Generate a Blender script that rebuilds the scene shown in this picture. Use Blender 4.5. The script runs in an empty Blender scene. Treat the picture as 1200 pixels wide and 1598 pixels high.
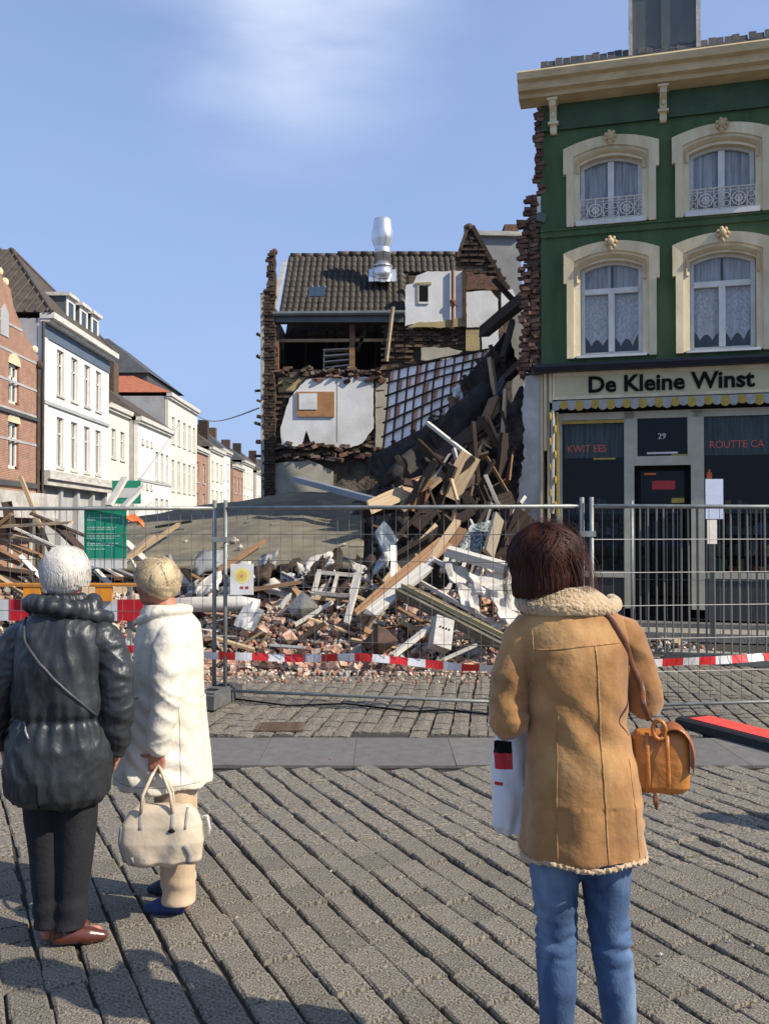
import bpy, bmesh, math, random
from mathutils import Vector, Matrix, noise, Euler
from mathutils.bvhtree import BVHTree
R = math.radians
rnd = random.Random(7)
S = bpy.context.scene
COL = S.collection

# ---------------------------------------------------------------- camera, sky, sun
F = 1443.0; PITCH = R(1.03); CAMZ = 1.7
cam = bpy.data.cameras.new('camera'); camo = bpy.data.objects.new('camera', cam); COL.objects.link(camo)
camo.location = (0, 0, CAMZ); camo.rotation_euler = (R(90) + PITCH, 0, 0)
cam.sensor_fit = 'VERTICAL'; cam.sensor_height = 24; cam.lens = F / 1598 * 24; cam.clip_end = 2000; cam.clip_start = 0.05
S.camera = camo
def P(px, py, Y):
    u = (px - 600) / F; v = -(py - 799) / F
    dy = math.cos(PITCH) - v * math.sin(PITCH); dz = math.sin(PITCH) + v * math.cos(PITCH)
    k = Y / dy
    return Vector((u * k, Y, CAMZ + dz * k))
SUN_EL = 39.0; SUN_AZ = 22.5     # degrees to the camera's side of due right
sd = Vector((math.cos(R(SUN_AZ)) * math.cos(R(SUN_EL)), -math.sin(R(SUN_AZ)) * math.cos(R(SUN_EL)), math.sin(R(SUN_EL))))
sl = bpy.data.lights.new('sun', 'SUN'); sl.energy = 4.4; sl.angle = R(0.5); sl.color = (1, .91, .77)
so = bpy.data.objects.new('sun', sl); COL.objects.link(so); so.location = (20, -10, 30)
so.rotation_euler = sd.to_track_quat('Z', 'Y').to_euler()
W = bpy.data.worlds.new('World'); S.world = W; W.use_nodes = True
nt = W.node_tree; nt.nodes.clear()
def N(nt, t, **k):
    n = nt.nodes.new(t)
    for a, b in k.items(): setattr(n, a, b)
    return n
sky = N(nt, 'ShaderNodeTexSky', sky_type='NISHITA', sun_disc=False)
sky.sun_elevation = R(SUN_EL); sky.sun_rotation = R(90 + SUN_AZ)
sky.air_density = 1.15; sky.dust_density = .35; sky.ozone_density = 3.2; sky.altitude = 0
tc = N(nt, 'ShaderNodeTexCoord')
mp = N(nt, 'ShaderNodeMapping'); mp.inputs['Scale'].default_value = (1.0, 1.0, 3.2); mp.inputs['Location'].default_value = (.55, .3, .95)
nz = N(nt, 'ShaderNodeTexNoise'); nz.inputs['Scale'].default_value = 1.9; nz.inputs['Detail'].default_value = 7; nz.inputs['Roughness'].default_value = .5
cr = N(nt, 'ShaderNodeValToRGB'); cr.color_ramp.elements[0].position = .36; cr.color_ramp.elements[1].position = .72
cr.color_ramp.elements[1].color = (.75, .75, .75, 1)
mixc = N(nt, 'ShaderNodeMix', data_type='RGBA')
mixc.inputs[7].default_value = (7.5, 7.7, 8.2, 1)
hs = N(nt, 'ShaderNodeHueSaturation'); hs.inputs['Saturation'].default_value = .88; hs.inputs['Hue'].default_value = .505
bg = N(nt, 'ShaderNodeBackground'); bg.inputs['Strength'].default_value = .132
wo = N(nt, 'ShaderNodeOutputWorld')
L = nt.links.new
L(tc.outputs['Generated'], mp.inputs['Vector']); L(mp.outputs[0], nz.inputs['Vector']); L(nz.outputs['Fac'], cr.inputs[0])

cd = P(455, 0, 10) - camo.location; cd.normalize()
vd = N(nt, 'ShaderNodeVectorMath', operation='DISTANCE'); vd.inputs[1].default_value = cd; L(tc.outputs['Generated'], vd.inputs[0])
vm = N(nt, 'ShaderNodeMapRange'); vm.interpolation_type = 'SMOOTHSTEP'; vm.inputs['From Min'].default_value = .02; vm.inputs['From Max'].default_value = .20; vm.inputs['To Min'].default_value = .95; vm.inputs['To Max'].default_value = .05; L(vd.outputs['Value'], vm.inputs[0])
cm = N(nt, 'ShaderNodeMath', operation='MULTIPLY'); L(cr.outputs[0], cm.inputs[0]); L(vm.outputs[0], cm.inputs[1]); L(cm.outputs[0], mixc.inputs[0]); L(sky.outputs[0], hs.inputs['Color']); 
gm = N(nt, 'ShaderNodeSeparateXYZ'); L(tc.outputs['Generated'], gm.inputs[0])
gr = N(nt, 'ShaderNodeMapRange'); gr.inputs['From Min'].default_value = 0; gr.inputs['From Max'].default_value = .55; gr.inputs['To Min'].default_value = .9; gr.inputs['To Max'].default_value = .45; L(gm.outputs[2], gr.inputs[0])
bm_ = N(nt, 'ShaderNodeMix', data_type='RGBA'); L(gr.outputs[0], bm_.inputs[0]); L(hs.outputs[0], bm_.inputs[6]); bm_.inputs[7].default_value = (1.48, 2.22, 4.15, 1)
L(bm_.outputs[2], mixc.inputs[6]); L(mixc.outputs[2], bg.inputs[0]); L(bg.outputs[0], wo.inputs[0])
S.view_settings.view_transform = 'Standard'; S.view_settings.look = 'None'; S.view_settings.gamma = 1; S.view_settings.exposure = 0.55
try: S.view_settings.use_curve_mapping = False
except Exception: pass

def G(px, py):                       # the ground point seen at a pixel
    u = (px - 600) / F; v = -(py - 799) / F
    dy = math.cos(PITCH) - v * math.sin(PITCH); dz = math.sin(PITCH) + v * math.cos(PITCH)
    k = -CAMZ / dz
    return Vector((u * k, dy * k, 0))

# ---------------------------------------------------------------- materials
def srgb(r, g, b):
    f = lambda c: ((c / 255 + .055) / 1.055) ** 2.4 if c > 10 else c / 255 / 12.92
    return (f(r), f(g), f(b))
MC = {}
def mat(name, col, col2=None, scale=6, rough=.8, bump=.3, bscale=40, metal=0, detail=6, stretch=(1, 1, 1), rndv=0.0, spec=.4, coat=0, dist=.01, sheen=0, col3=None, s3=1.2, lo=.35, hi=.68, trans=0):
    if name in MC: return MC[name]
    m = bpy.data.materials.new(name); m.use_nodes = True; t = m.node_tree; n = t.nodes; l = t.links.new
    b = n['Principled BSDF']; b.inputs['Roughness'].default_value = rough; b.inputs['Metallic'].default_value = metal
    b.inputs['Specular IOR Level'].default_value = spec
    if coat: b.inputs['Coat Weight'].default_value = coat; b.inputs['Coat Roughness'].default_value = .25
    if sheen: b.inputs['Sheen Weight'].default_value = sheen
    if trans: b.inputs['Transmission Weight'].default_value = trans
    c = N(t, 'ShaderNodeTexCoord'); mpg = N(t, 'ShaderNodeMapping'); mpg.inputs['Scale'].default_value = stretch
    l(c.outputs['Object'], mpg.inputs[0])
    if col2 is None: col2 = tuple(x * .75 for x in col)
    nz = N(t, 'ShaderNodeTexNoise'); nz.inputs['Scale'].default_value = scale; nz.inputs['Detail'].default_value = detail; nz.inputs['Roughness'].default_value = .62
    l(mpg.outputs[0], nz.inputs['Vector'])
    r = N(t, 'ShaderNodeValToRGB'); r.color_ramp.elements[0].position = lo; r.color_ramp.elements[1].position = hi
    r.color_ramp.elements[0].color = (*col2, 1); r.color_ramp.elements[1].color = (*col, 1)
    l(nz.outputs['Fac'], r.inputs[0]); out = r.outputs[0]
    if col3:
        n3 = N(t, 'ShaderNodeTexNoise'); n3.inputs['Scale'].default_value = s3; n3.inputs['Detail'].default_value = 5
        l(mpg.outputs[0], n3.inputs['Vector'])
        r3 = N(t, 'ShaderNodeValToRGB'); r3.color_ramp.elements[0].position = .5; r3.color_ramp.elements[1].position = .68
        l(n3.outputs['Fac'], r3.inputs[0])
        mx = N(t, 'ShaderNodeMix', data_type='RGBA'); l(r3.outputs[0], mx.inputs[0]); l(out, mx.inputs[6]); mx.inputs[7].default_value = (*col3, 1); out = mx.outputs[2]
    if rndv:
        oi = N(t, 'ShaderNodeObjectInfo'); h = N(t, 'ShaderNodeHueSaturation')
        ma = N(t, 'ShaderNodeMapRange'); ma.inputs['To Min'].default_value = 1 - rndv; ma.inputs['To Max'].default_value = 1 + rndv
        l(oi.outputs['Random'], ma.inputs['Value']); l(ma.outputs[0], h.inputs['Value']); l(out, h.inputs['Color']); out = h.outputs[0]
    l(out, b.inputs['Base Color'])
    if bump:
        n2 = N(t, 'ShaderNodeTexNoise'); n2.inputs['Scale'].default_value = bscale; n2.inputs['Detail'].default_value = 5
        l(mpg.outputs[0], n2.inputs['Vector'])
        bp = N(t, 'ShaderNodeBump'); bp.inputs['Strength'].default_value = bump; bp.inputs['Distance'].default_value = dist
        l(n2.outputs['Fac'], bp.inputs['Height']); l(bp.outputs[0], b.inputs['Normal'])
    MC[name] = m
    return m
def brickmat(name, c1, c2, mortar, bw=.22, bh=.065, axis='XZ', rough=.9):
    if name in MC: return MC[name]
    m = bpy.data.materials.new(name); m.use_nodes = True; t = m.node_tree; n = t.nodes; l = t.links.new
    b = n['Principled BSDF']; b.inputs['Roughness'].default_value = rough
    c = N(t, 'ShaderNodeTexCoord'); sp = N(t, 'ShaderNodeSeparateXYZ'); cb = N(t, 'ShaderNodeCombineXYZ')
    l(c.outputs['Object'], sp.inputs[0])
    ad = N(t, 'ShaderNodeMath', operation='ADD'); l(sp.outputs[0], ad.inputs[0]); l(sp.outputs[1], ad.inputs[1])
    l(ad.outputs[0], cb.inputs[0]); l(sp.outputs[2], cb.inputs[1])
    br = N(t, 'ShaderNodeTexBrick'); br.inputs['Scale'].default_value = 1; br.inputs['Brick Width'].default_value = bw; br.inputs['Row Height'].default_value = bh
    br.inputs['Mortar Size'].default_value = .008; br.inputs['Color1'].default_value = (*c1, 1); br.inputs['Color2'].default_value = (*c2, 1); br.inputs['Mortar'].default_value = (*mortar, 1)
    l(cb.outputs[0], br.inputs['Vector'])
    nz = N(t, 'ShaderNodeTexNoise'); nz.inputs['Scale'].default_value = 2.5; nz.inputs['Detail'].default_value = 8
    l(c.outputs['Object'], nz.inputs['Vector'])
    mr = N(t, 'ShaderNodeMapRange'); mr.inputs['To Min'].default_value = .55; mr.inputs['To Max'].default_value = 1.45; l(nz.outputs['Fac'], mr.inputs[0])
    h = N(t, 'ShaderNodeHueSaturation'); l(br.outputs[0], h.inputs['Color']); l(mr.outputs[0], h.inputs['Value']); l(h.outputs[0], b.inputs['Base Color'])
    bp = N(t, 'ShaderNodeBump'); bp.inputs['Strength'].default_value = .6; bp.inputs['Distance'].default_value = .01; bp.invert = True
    l(br.outputs['Fac'], bp.inputs['Height']); l(bp.outputs[0], b.inputs['Normal'])
    MC[name] = m
    return m
def glassmat(name, refl=.16, tint=(.75, .8, .82), rough=.03):
    if name in MC: return MC[name]
    m = bpy.data.materials.new(name); m.use_nodes = True; t = m.node_tree; n = t.nodes; l = t.links.new
    n.remove(n['Principled BSDF']); o = n['Material Output']
    tr = N(t, 'ShaderNodeBsdfTransparent'); tr.inputs[0].default_value = (*tint, 1)
    gl = N(t, 'ShaderNodeBsdfGlossy'); gl.inputs['Roughness'].default_value = rough
    fr = N(t, 'ShaderNodeLayerWeight'); fr.inputs[0].default_value = refl
    mr = N(t, 'ShaderNodeMapRange'); mr.inputs['To Min'].default_value = refl * .5; mr.inputs['To Max'].default_value = .9; l(fr.outputs['Fresnel'], mr.inputs[0])
    mx = N(t, 'ShaderNodeMixShader'); l(mr.outputs[0], mx.inputs[0]); l(tr.outputs[0], mx.inputs[1]); l(gl.outputs[0], mx.inputs[2]); l(mx.outputs[0], o.inputs[0])
    MC[name] = m
    return m
def netmat(name, col, alpha=.55, nsc=22, st=(1, 1, .06)):
    if name in MC: return MC[name]
    m = bpy.data.materials.new(name); m.use_nodes = True; t = m.node_tree; n = t.nodes; l = t.links.new
    n.remove(n['Principled BSDF']); o = n['Material Output']
    tr = N(t, 'ShaderNodeBsdfTransparent'); df = N(t, 'ShaderNodeBsdfDiffuse'); df.inputs[0].default_value = (*col, 1)
    tl = N(t, 'ShaderNodeBsdfTranslucent'); tl.inputs[0].default_value = (*col, 1)
    c = N(t, 'ShaderNodeTexCoord'); nz = N(t, 'ShaderNodeTexNoise'); nz.inputs['Scale'].default_value = nsc; nz.inputs['Detail'].default_value = 4
    mpp = N(t, 'ShaderNodeMapping'); mpp.inputs['Scale'].default_value = st; l(c.outputs['Object'], mpp.inputs[0]); l(mpp.outputs[0], nz.inputs['Vector'])
    mr = N(t, 'ShaderNodeMapRange'); mr.inputs['From Min'].default_value = .35; mr.inputs['From Max'].default_value = .65
    mr.inputs['To Min'].default_value = alpha - .2; mr.inputs['To Max'].default_value = min(1, alpha + .25); l(nz.outputs['Fac'], mr.inputs[0])
    mx = N(t, 'ShaderNodeMixShader'); mx.inputs[0].default_value = .25; l(df.outputs[0], mx.inputs[1]); l(tl.outputs[0], mx.inputs[2])
    m2 = N(t, 'ShaderNodeMixShader'); l(mr.outputs[0], m2.inputs[0]); l(tr.outputs[0], m2.inputs[1]); l(mx.outputs[0], m2.inputs[2]); l(m2.outputs[0], o.inputs[0])
    MC[name] = m
    return m

# ---------------------------------------------------------------- mesh helpers
class MB:
    def __init__(s): s.v = []; s.f = []; s.mi = []
    def add(s, vs, fs, mi=0):
        o = len(s.v); s.v += [tuple(v) for v in vs]; s.f += [tuple(i + o for i in f) for f in fs]; s.mi += [mi] * len(fs); return s
    def box(s, c, d, rot=None, mi=0):
        hx, hy, hz = d[0] / 2, d[1] / 2, d[2] / 2
        vs = [Vector((x, y, z)) for x in (-hx, hx) for y in (-hy, hy) for z in (-hz, hz)]
        if rot is not None: vs = [rot @ v for v in vs]
        c = Vector(c); return s.add([v + c for v in vs], [(0, 1, 3, 2), (4, 6, 7, 5), (0, 4, 5, 1), (2, 3, 7, 6), (0, 2, 6, 4), (1, 5, 7, 3)], mi)
    def bb(s, x0, x1, y0, y1, z0, z1, mi=0):
        return s.box(((x0 + x1) / 2, (y0 + y1) / 2, (z0 + z1) / 2), (abs(x1 - x0), abs(y1 - y0), abs(z1 - z0)), None, mi)
    def tube(s, pts, r, n=8, mi=0, cap=True, flat=1.0, up=None):
        pts = [Vector(p) for p in pts]; k = len(pts); rs = r if hasattr(r, '__len__') else [r] * k
        vs = []; prev = None
        for i, p in enumerate(pts):
            t = (pts[min(i + 1, k - 1)] - pts[max(i - 1, 0)]); t = t.normalized() if t.length > 1e-9 else Vector((0, 0, 1))
            if prev is None:
                a = Vector((0, 0, 1)) if abs(t.z) < .9 else Vector((0, 1, 0))
                if up is not None: a = Vector(up)
                u = t.cross(a).normalized()
            else: u = (prev - t * prev.dot(t)).normalized()
            prev = u; w = t.cross(u)
            for j in range(n):
                a = 2 * math.pi * j / n; vs.append(p + (u * math.cos(a) + w * math.sin(a) * flat) * rs[i])
        fs = [(i * n + j, i * n + (j + 1) % n, (i + 1) * n + (j + 1) % n, (i + 1) * n + j) for i in range(k - 1) for j in range(n)]
        if cap: fs += [tuple(range(n))[::-1], tuple(range((k - 1) * n, k * n))]
        return s.add(vs, fs, mi)
    def capsule(s, pts, rs, n=14):
        pts = [Vector(p) for p in pts]; P2 = []; R2 = []
        d = (pts[0] - pts[1]).normalized()
        for a in (80, 55, 28): P2.append(pts[0] + d * rs[0] * math.sin(R(a))); R2.append(rs[0] * math.cos(R(a)))
        P2 += pts; R2 += list(rs)
        d = (pts[-1] - pts[-2]).normalized()
        for a in (28, 55, 80): P2.append(pts[-1] + d * rs[-1] * math.sin(R(a))); R2.append(rs[-1] * math.cos(R(a)))
        return s.tube(P2, R2, n)
    def loft(s, rings, n=28, pw=2.0, mi=0):
        vs = []
        for (cx, cy, z, rx, ry) in rings:
            for j in range(n):
                a = 2 * math.pi * j / n; c, q = math.cos(a), math.sin(a)
                vs.append((cx + rx * math.copysign(abs(c) ** (2 / pw), c), cy + ry * math.copysign(abs(q) ** (2 / pw), q), z))
        k = len(rings)
        fs = [(i * n + j, i * n + (j + 1) % n, (i + 1) * n + (j + 1) % n, (i + 1) * n + j) for i in range(k - 1) for j in range(n)]
        fs += [tuple(range(n))[::-1], tuple(range((k - 1) * n, k * n))]
        return s.add(vs, fs, mi)
    def ell(s, c, r, n=16, m=10, rot=None):
        vs = []; c = Vector(c)
        for i in range(1, m):
            th = math.pi * i / m
            for j in range(n):
                a = 2 * math.pi * j / n; vs.append(Vector((r[0] * math.sin(th) * math.cos(a), r[1] * math.sin(th) * math.sin(a), r[2] * math.cos(th))))
        vs.append(Vector((0, 0, r[2]))); vs.append(Vector((0, 0, -r[2])))
        if rot is not None: vs = [rot @ v for v in vs]
        fs = [(i * n + j, (i + 1) * n + j, (i + 1) * n + (j + 1) % n, i * n + (j + 1) % n) for i in range(m - 2) for j in range(n)]
        T = (m - 1) * n
        fs += [(T, j, (j + 1) % n) for j in range(n)] + [(T + 1, (m - 2) * n + (j + 1) % n, (m - 2) * n + j) for j in range(n)]
        return s.add([v + c for v in vs], fs)
    def prism(s, poly, y0, y1, mi=0):      # poly of (x, z), extruded along y
        n = len(poly); vs = [(x, y0, z) for x, z in poly] + [(x, y1, z) for x, z in poly]
        fs = [tuple(range(n)), tuple(range(n, 2 * n))[::-1]] + [(i, i + n, (i + 1) % n + n, (i + 1) % n) for i in range(n)]
        return s.add(vs, fs, mi)
    def xf(s, M):
        s.v = [tuple(M @ Vector(v)) for v in s.v]; return s
    def mesh(s, name, mats, smooth=False):
        me = bpy.data.meshes.new(name); me.from_pydata(s.v, [], s.f)
        mats = mats if isinstance(mats, (list, tuple)) else [mats]
        for m in mats: me.materials.append(m)
        if len(mats) > 1: me.polygons.foreach_set('material_index', s.mi)
        if smooth: me.polygons.foreach_set('use_smooth', [True] * len(me.polygons))
        me.validate(); me.update()
        bm = bmesh.new(); bm.from_mesh(me); bmesh.ops.recalc_face_normals(bm, faces=bm.faces); bm.to_mesh(me); bm.free()
        return me
    def build(s, name, mats, parent=None, smooth=False):
        return link(name, s.mesh(name, mats, smooth), parent)
def link(name, me, parent=None, loc=None, rot=None, sc=None):
    o = bpy.data.objects.new(name, me); COL.objects.link(o)
    if parent: o.parent = parent
    if loc is not None: o.location = loc
    if rot is not None: o.rotation_euler = rot
    if sc is not None: o.scale = sc
    return o
def tag(o, label=None, cat=None, group=None, kind=None):
    if label: o['label'] = label
    if cat: o['category'] = cat
    if group: o['group'] = group
    if kind: o['kind'] = kind
    return o
def empty(name, loc, label, cat, rz=0, group=None):
    o = bpy.data.objects.new(name, None); COL.objects.link(o); o.location = loc; o.rotation_euler = (0, 0, rz); o.empty_display_size = .2
    return tag(o, label, cat, group)
def copy_tree(o, parent=None):
    c = o.copy(); COL.objects.link(c); c.parent = parent
    for ch in list(o.children): copy_tree(ch, c)
    return c
def face_wall(x0, x1, z0, z1, holes, th, topf=None):
    """front face at y=0 (facing -y), reveals going to y=th"""
    mb = MB(); xs = sorted({x0, x1} | {h[0] for h in holes} | {h[1] for h in holes}); zs = sorted({z0, z1} | {h[2] for h in holes} | {h[3] for h in holes})
    for i in range(len(xs) - 1):
        for j in range(len(zs) - 1):
            cx = (xs[i] + xs[i + 1]) / 2; cz = (zs[j] + zs[j + 1]) / 2
            if any(h[0] < cx < h[1] and h[2] < cz < h[3] for h in holes): continue
            mb.add([(xs[i], 0, zs[j]), (xs[i + 1], 0, zs[j]), (xs[i + 1], 0, zs[j + 1]), (xs[i], 0, zs[j + 1])], [(0, 1, 2, 3)])
    for a, b, c, d in holes:
        mb.add([(a, 0, c), (b, 0, c), (b, 0, d), (a, 0, d), (a, th, c), (b, th, c), (b, th, d), (a, th, d)], [(0, 4, 5, 1), (1, 5, 6, 2), (2, 6, 7, 3), (3, 7, 4, 0)])
    for (a, b, c, d) in ((x0, x0, z0, z1), (x1, x1, z0, z1)): mb.add([(a, 0, c), (a, th, c), (a, th, d), (a, 0, d)], [(0, 1, 2, 3)])
    mb.add([(x0, 0, z1), (x1, 0, z1), (x1, th, z1), (x0, th, z1)], [(0, 1, 2, 3)])
    return mb
def text_obj(name, body, size, mt, parent, loc, rot=(R(90), 0, 0), ext=.01, off=0, sx=1):
    cu = bpy.data.curves.new(name, 'FONT'); cu.body = body; cu.size = size; cu.extrude = ext; cu.offset = off; cu.align_x = 'LEFT'; cu.resolution_u = 3
    o = bpy.data.objects.new(name + '_tmp', cu); COL.objects.link(o)
    dg = bpy.context.evaluated_depsgraph_get(); me = bpy.data.meshes.new_from_object(o.evaluated_get(dg)); bpy.data.objects.remove(o)
    me.materials.clear(); me.materials.append(mt)
    return link(name, me, parent, loc, rot, (sx, 1, 1))
def organic(mb, name, mt, voxel=.008, smooth=4, fn=None, parent=None, keep=None):
    me0 = mb.mesh(name + '_src', mt); o = bpy.data.objects.new('tmp', me0); COL.objects.link(o)
    m = o.modifiers.new('r', 'REMESH'); m.mode = 'VOXEL'; m.voxel_size = voxel
    if smooth: m = o.modifiers.new('s', 'SMOOTH'); m.iterations = smooth; m.factor = .5
    dg = bpy.context.evaluated_depsgraph_get(); me = bpy.data.meshes.new_from_object(o.evaluated_get(dg))
    bpy.data.objects.remove(o); bpy.data.meshes.remove(me0)
    me.name = name; me.materials.clear(); me.materials.append(mt)
    if fn:
        nr = [v.normal.copy() for v in me.vertices]
        for v, n_ in zip(me.vertices, nr): v.co += n_ * fn(v.co, n_)
    me.polygons.foreach_set('use_smooth', [True] * len(me.polygons)); me.update()
    return link(name, me, parent)
def nz3(x, y, z): return noise.noise(Vector((x, y, z)))
# ---------------------------------------------------------------- palette
M_soil = mat('joint_sand', (.060, .052, .042), (.025, .022, .018), 30, .95, .6, 90)
M_sett = mat('granite_sett', (.31, .27, .205), (.045, .039, .030), 13, .9, .8, 18, rndv=.13, dist=.02, lo=.36, hi=.62, col3=(.20, .18, .145), s3=3, detail=12)
M_sett2 = mat('granite_sett_joined', (.30, .26, .197), (.045, .039, .030), 62, .8, 1.0, 70, dist=.008, lo=.36, hi=.62, col3=(.16, .145, .12), s3=5, detail=12)
M_band = mat('stone_band', (.165, .155, .145), (.115, .11, .10), 9, .8, .5, 90, rndv=.06)
M_ground = mat('street_ground', (.16, .15, .14), (.10, .095, .09), 1.2, .9, .5, 20)
M_asph = mat('asphalt', (.075, .075, .075), (.05, .05, .05), 3, .9, .5, 60)
M_green = mat('green_paint', (.078, .132, .050), (.040, .084, .034), 2.2, .8, .5, 28, stretch=(1.4, 1, .35), col3=(.075, .125, .05), s3=2.0, dist=.008, detail=10)
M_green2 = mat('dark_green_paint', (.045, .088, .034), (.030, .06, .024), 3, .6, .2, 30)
M_cream = mat('cream_paint', (.78, .67, .44), (.62, .51, .31), 3.0, .65, .4, 30, dist=.005, stretch=(1.5, 1, .5), col3=(.55, .45, .28), s3=1.8, detail=10)
M_gold = mat('ochre_cornice_paint', (.64, .50, .28), (.46, .34, .17), 4, .65, .4, 30, stretch=(.6, 1, 2), dist=.004)
M_white = mat('white_paint', (.74, .72, .66), (.60, .58, .52), 5, .5, .15, 30, dist=.003)
M_navy = mat('navy_ledge_paint', (.012, .016, .03), (.008, .01, .02), 4, .5, .1)
M_signb = mat('sign_board_paint', (.60, .53, .32), (.50, .44, .26), 2.2, .6, .15, 30, dist=.003)
M_black = mat('black_paint', (.010, .009, .008), (.006, .006, .006), 8, .8, .05, spec=.15)
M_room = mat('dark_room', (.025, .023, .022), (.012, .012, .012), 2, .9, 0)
M_lead = mat('lead_sheet', (.125, .145, .14), (.085, .10, .10), 2.5, .5, .3, 12, stretch=(1, 1, .4))
M_slate = mat('slate', (.085, .085, .08), (.04, .04, .04), 7, .7, .8, 30, rndv=.3)
M_net = netmat('net_curtain', (.86, .86, .86), .60)
M_lace = netmat('lace_curtain', (.92, .92, .92), .82, 30, (1, 1, .7))
M_glass = glassmat('window_glass', .08, (.93, .94, .94)); M_glassS = glassmat('shop_glass', .035, (.62, .66, .66))
M_plaster = mat('old_plaster', (.62, .59, .54), (.40, .385, .35), 2.2, .9, .6, 18, col3=(.34, .31, .27), s3=1.8)
M_brk = mat('broken_brick', (.20, .105, .07), (.085, .05, .038), 9, .9, .9, 40, rndv=.5)
M_brkL = mat('pale_brick', (.50, .30, .21), (.28, .16, .11), 9, .9, .9, 40, rndv=.35, col3=(.60, .52, .43), s3=6)
M_mortar = mat('mortar_rubble', (.20, .17, .14), (.085, .07, .06), 6, .95, 1.0, 22, dist=.03)

# ---------------------------------------------------------------- ground
g = MB(); g.add([(-600, -60, -.055), (600, -60, -.055), (600, 1500, -.055), (-600, 1500, -.055)], [(0, 1, 2, 3)]); tag(g.build('ground', M_ground), kind='structure')
g = MB(); g.add([(-13, 19.5, -.04), (-3.2, 19.5, -.04), (-3.2, 260, -.04), (-14, 260, -.04)], [(0, 1, 2, 3)]); tag(g.build('street', M_asph), kind='structure')
def sett_variant(k, seg=3, l=1, w=1):
    r = random.Random(100 + k); vs = []; n = seg + 1
    for i in range(n):
        for j in range(n):
            gp = {3: (-.5, -.43, .43, .5), 2: (-.5, 0, .5)}[seg]
            x = gp[i]; y = gp[j]; e = max(abs(x), abs(y)) * 2
            sx = x * (1 - .0 * abs(y)); edge = 1 if e > .99 else 0
            z = -(.008 if i in (0, seg) else .0015 * edge) + r.uniform(-.0025, .0025)
            ins = .985 if not edge else .975
            vs.append((sx * ins + r.uniform(-.012, .012), y * ins + r.uniform(-.02, .02), z))
    fs = [(i * n + j, (i + 1) * n + j, (i + 1) * n + j + 1, i * n + j + 1) for i in range(seg) for j in range(seg)]
    rim = [i * n for i in range(n)] + [seg * n + j for j in range(1, n)] + [i * n + seg for i in range(seg - 1, -1, -1)] + [j for j in range(seg - 1, 0, -1)]
    b = len(vs)
    for q in rim: vs.append((vs[q][0] * 1.01, vs[q][1] * 1.01, -.06))
    for a in range(len(rim)): fs.append((rim[a], rim[(a + 1) % len(rim)], b + (a + 1) % len(rim), b + a))
    return vs, fs
def make_setts(parent, ang, yr, wmul, nobj, name, seed, seg=3, row=.155, gap=.012, ypad=None):
    r = random.Random(seed); d = Vector((math.sin(ang), math.cos(ang), 0)); p = Vector((d.y, -d.x, 0)); items = []
    for i in range(-140, 140):
        j0 = r.uniform(-.2, 0); t = -14 + j0; wob = r.uniform(-.006, .006)
        while t < 18:
            ln = r.uniform(.15, .235); c = d * (t + ln / 2) + p * (i * row + wob + .008 * math.sin(t * 2.1 + i)); t += ln + .0015
            if yr[0] <= c.y <= yr[1] and abs(c.x) < wmul * c.y + .35: items.append((c, ln, row - gap + r.uniform(-.012, .010), r.uniform(-.006, .006), r.uniform(-.022, .022), r.uniform(-.014, .014), r.uniform(-.014, .014)))
    items.sort(key=lambda q: (q[0] - Vector((-.2, 0, 0))).length)
    var = [sett_variant(k, seg) for k in range(9)]
    mes = []
    for k, (vs, fs) in enumerate(var if nobj else []):
        mb = MB(); mb.add(vs, fs); mes.append(mb.mesh('sett', M_sett, False))
    far = MB(); base = math.atan2(p.y, p.x)
    for q, (c, ln, wd, dz, rz, rx, ry) in enumerate(items):
        k = r.randrange(9)
        if q < nobj:
            link('sett', mes[k], parent, (c.x, c.y, dz), (rx, ry, base + rz), (wd, ln, 1))
        else:
            M = Matrix.Translation((c.x, c.y, dz)) @ Euler((rx, ry, base + rz)).to_matrix().to_4x4() @ Matrix.Diagonal((wd, ln, 1, 1))
            vs, fs = var[k]; far.add([M @ Vector(v) for v in vs], fs)
    if far.v: tag(far.build('sett_rows', M_sett2, parent), kind='stuff')
    print(name, len(items))
mb = MB(); mb.add([(-6, 2.2, -.022), (6, 2.2, -.022), (8, 6.62, -.022), (-8, 6.62, -.022)], [(0, 1, 2, 3)]); pav = tag(mb.build('pavement', M_soil), kind='structure')
make_setts(pav, R(-25.9), (2.6, 6.60), .44, 300, 'near setts', 5)
mb = MB(); mb.add([(-9, 7.58, -.022), (9, 7.58, -.022), (9, 19.4, -.022), (-9, 19.4, -.022)], [(0, 1, 2, 3)]); sq = tag(mb.build('square_paving', M_soil), kind='structure')
make_setts(sq, R(6.9), (7.70, 12.4), .44, 0, 'far setts', 6, seg=2, row=.16, gap=.016)
mb = MB(); mb.bb(-8, 8, 6.66, 7.56, -.06, -.018); band = tag(mb.build('gutter_band', M_soil), kind='structure')
x = -4.4
while x < 4.6:
    w = rnd.uniform(.66, .8); mb = MB(); mb.bb(-w / 2 + .0015, w / 2 - .0015, -.435, .435, -.03, rnd.uniform(-.002, .003)); link('paving_slab', mb.mesh('paving_slab', M_band), band, (x + w / 2, 7.11 + .0, 0), (rnd.uniform(-.004, .004), 0, 0)); x += w
M_iron = mat('rusty_cover', (.17, .11, .07), (.10, .065, .045), 20, .7, .6, 60)
a = G(405, 1141); b = G(470, 1129)
mb = MB(); mb.bb(-.20, .20, -.15, .15, -.01, .006); dc = link('drain_cover', mb.mesh('drain_cover', M_iron), None, ((a.x + b.x) / 2, (a.y + b.y) / 2, .006)); tag(dc, 'rust brown iron drain cover set in the setts beyond the grey stone band', 'drain cover')
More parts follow.
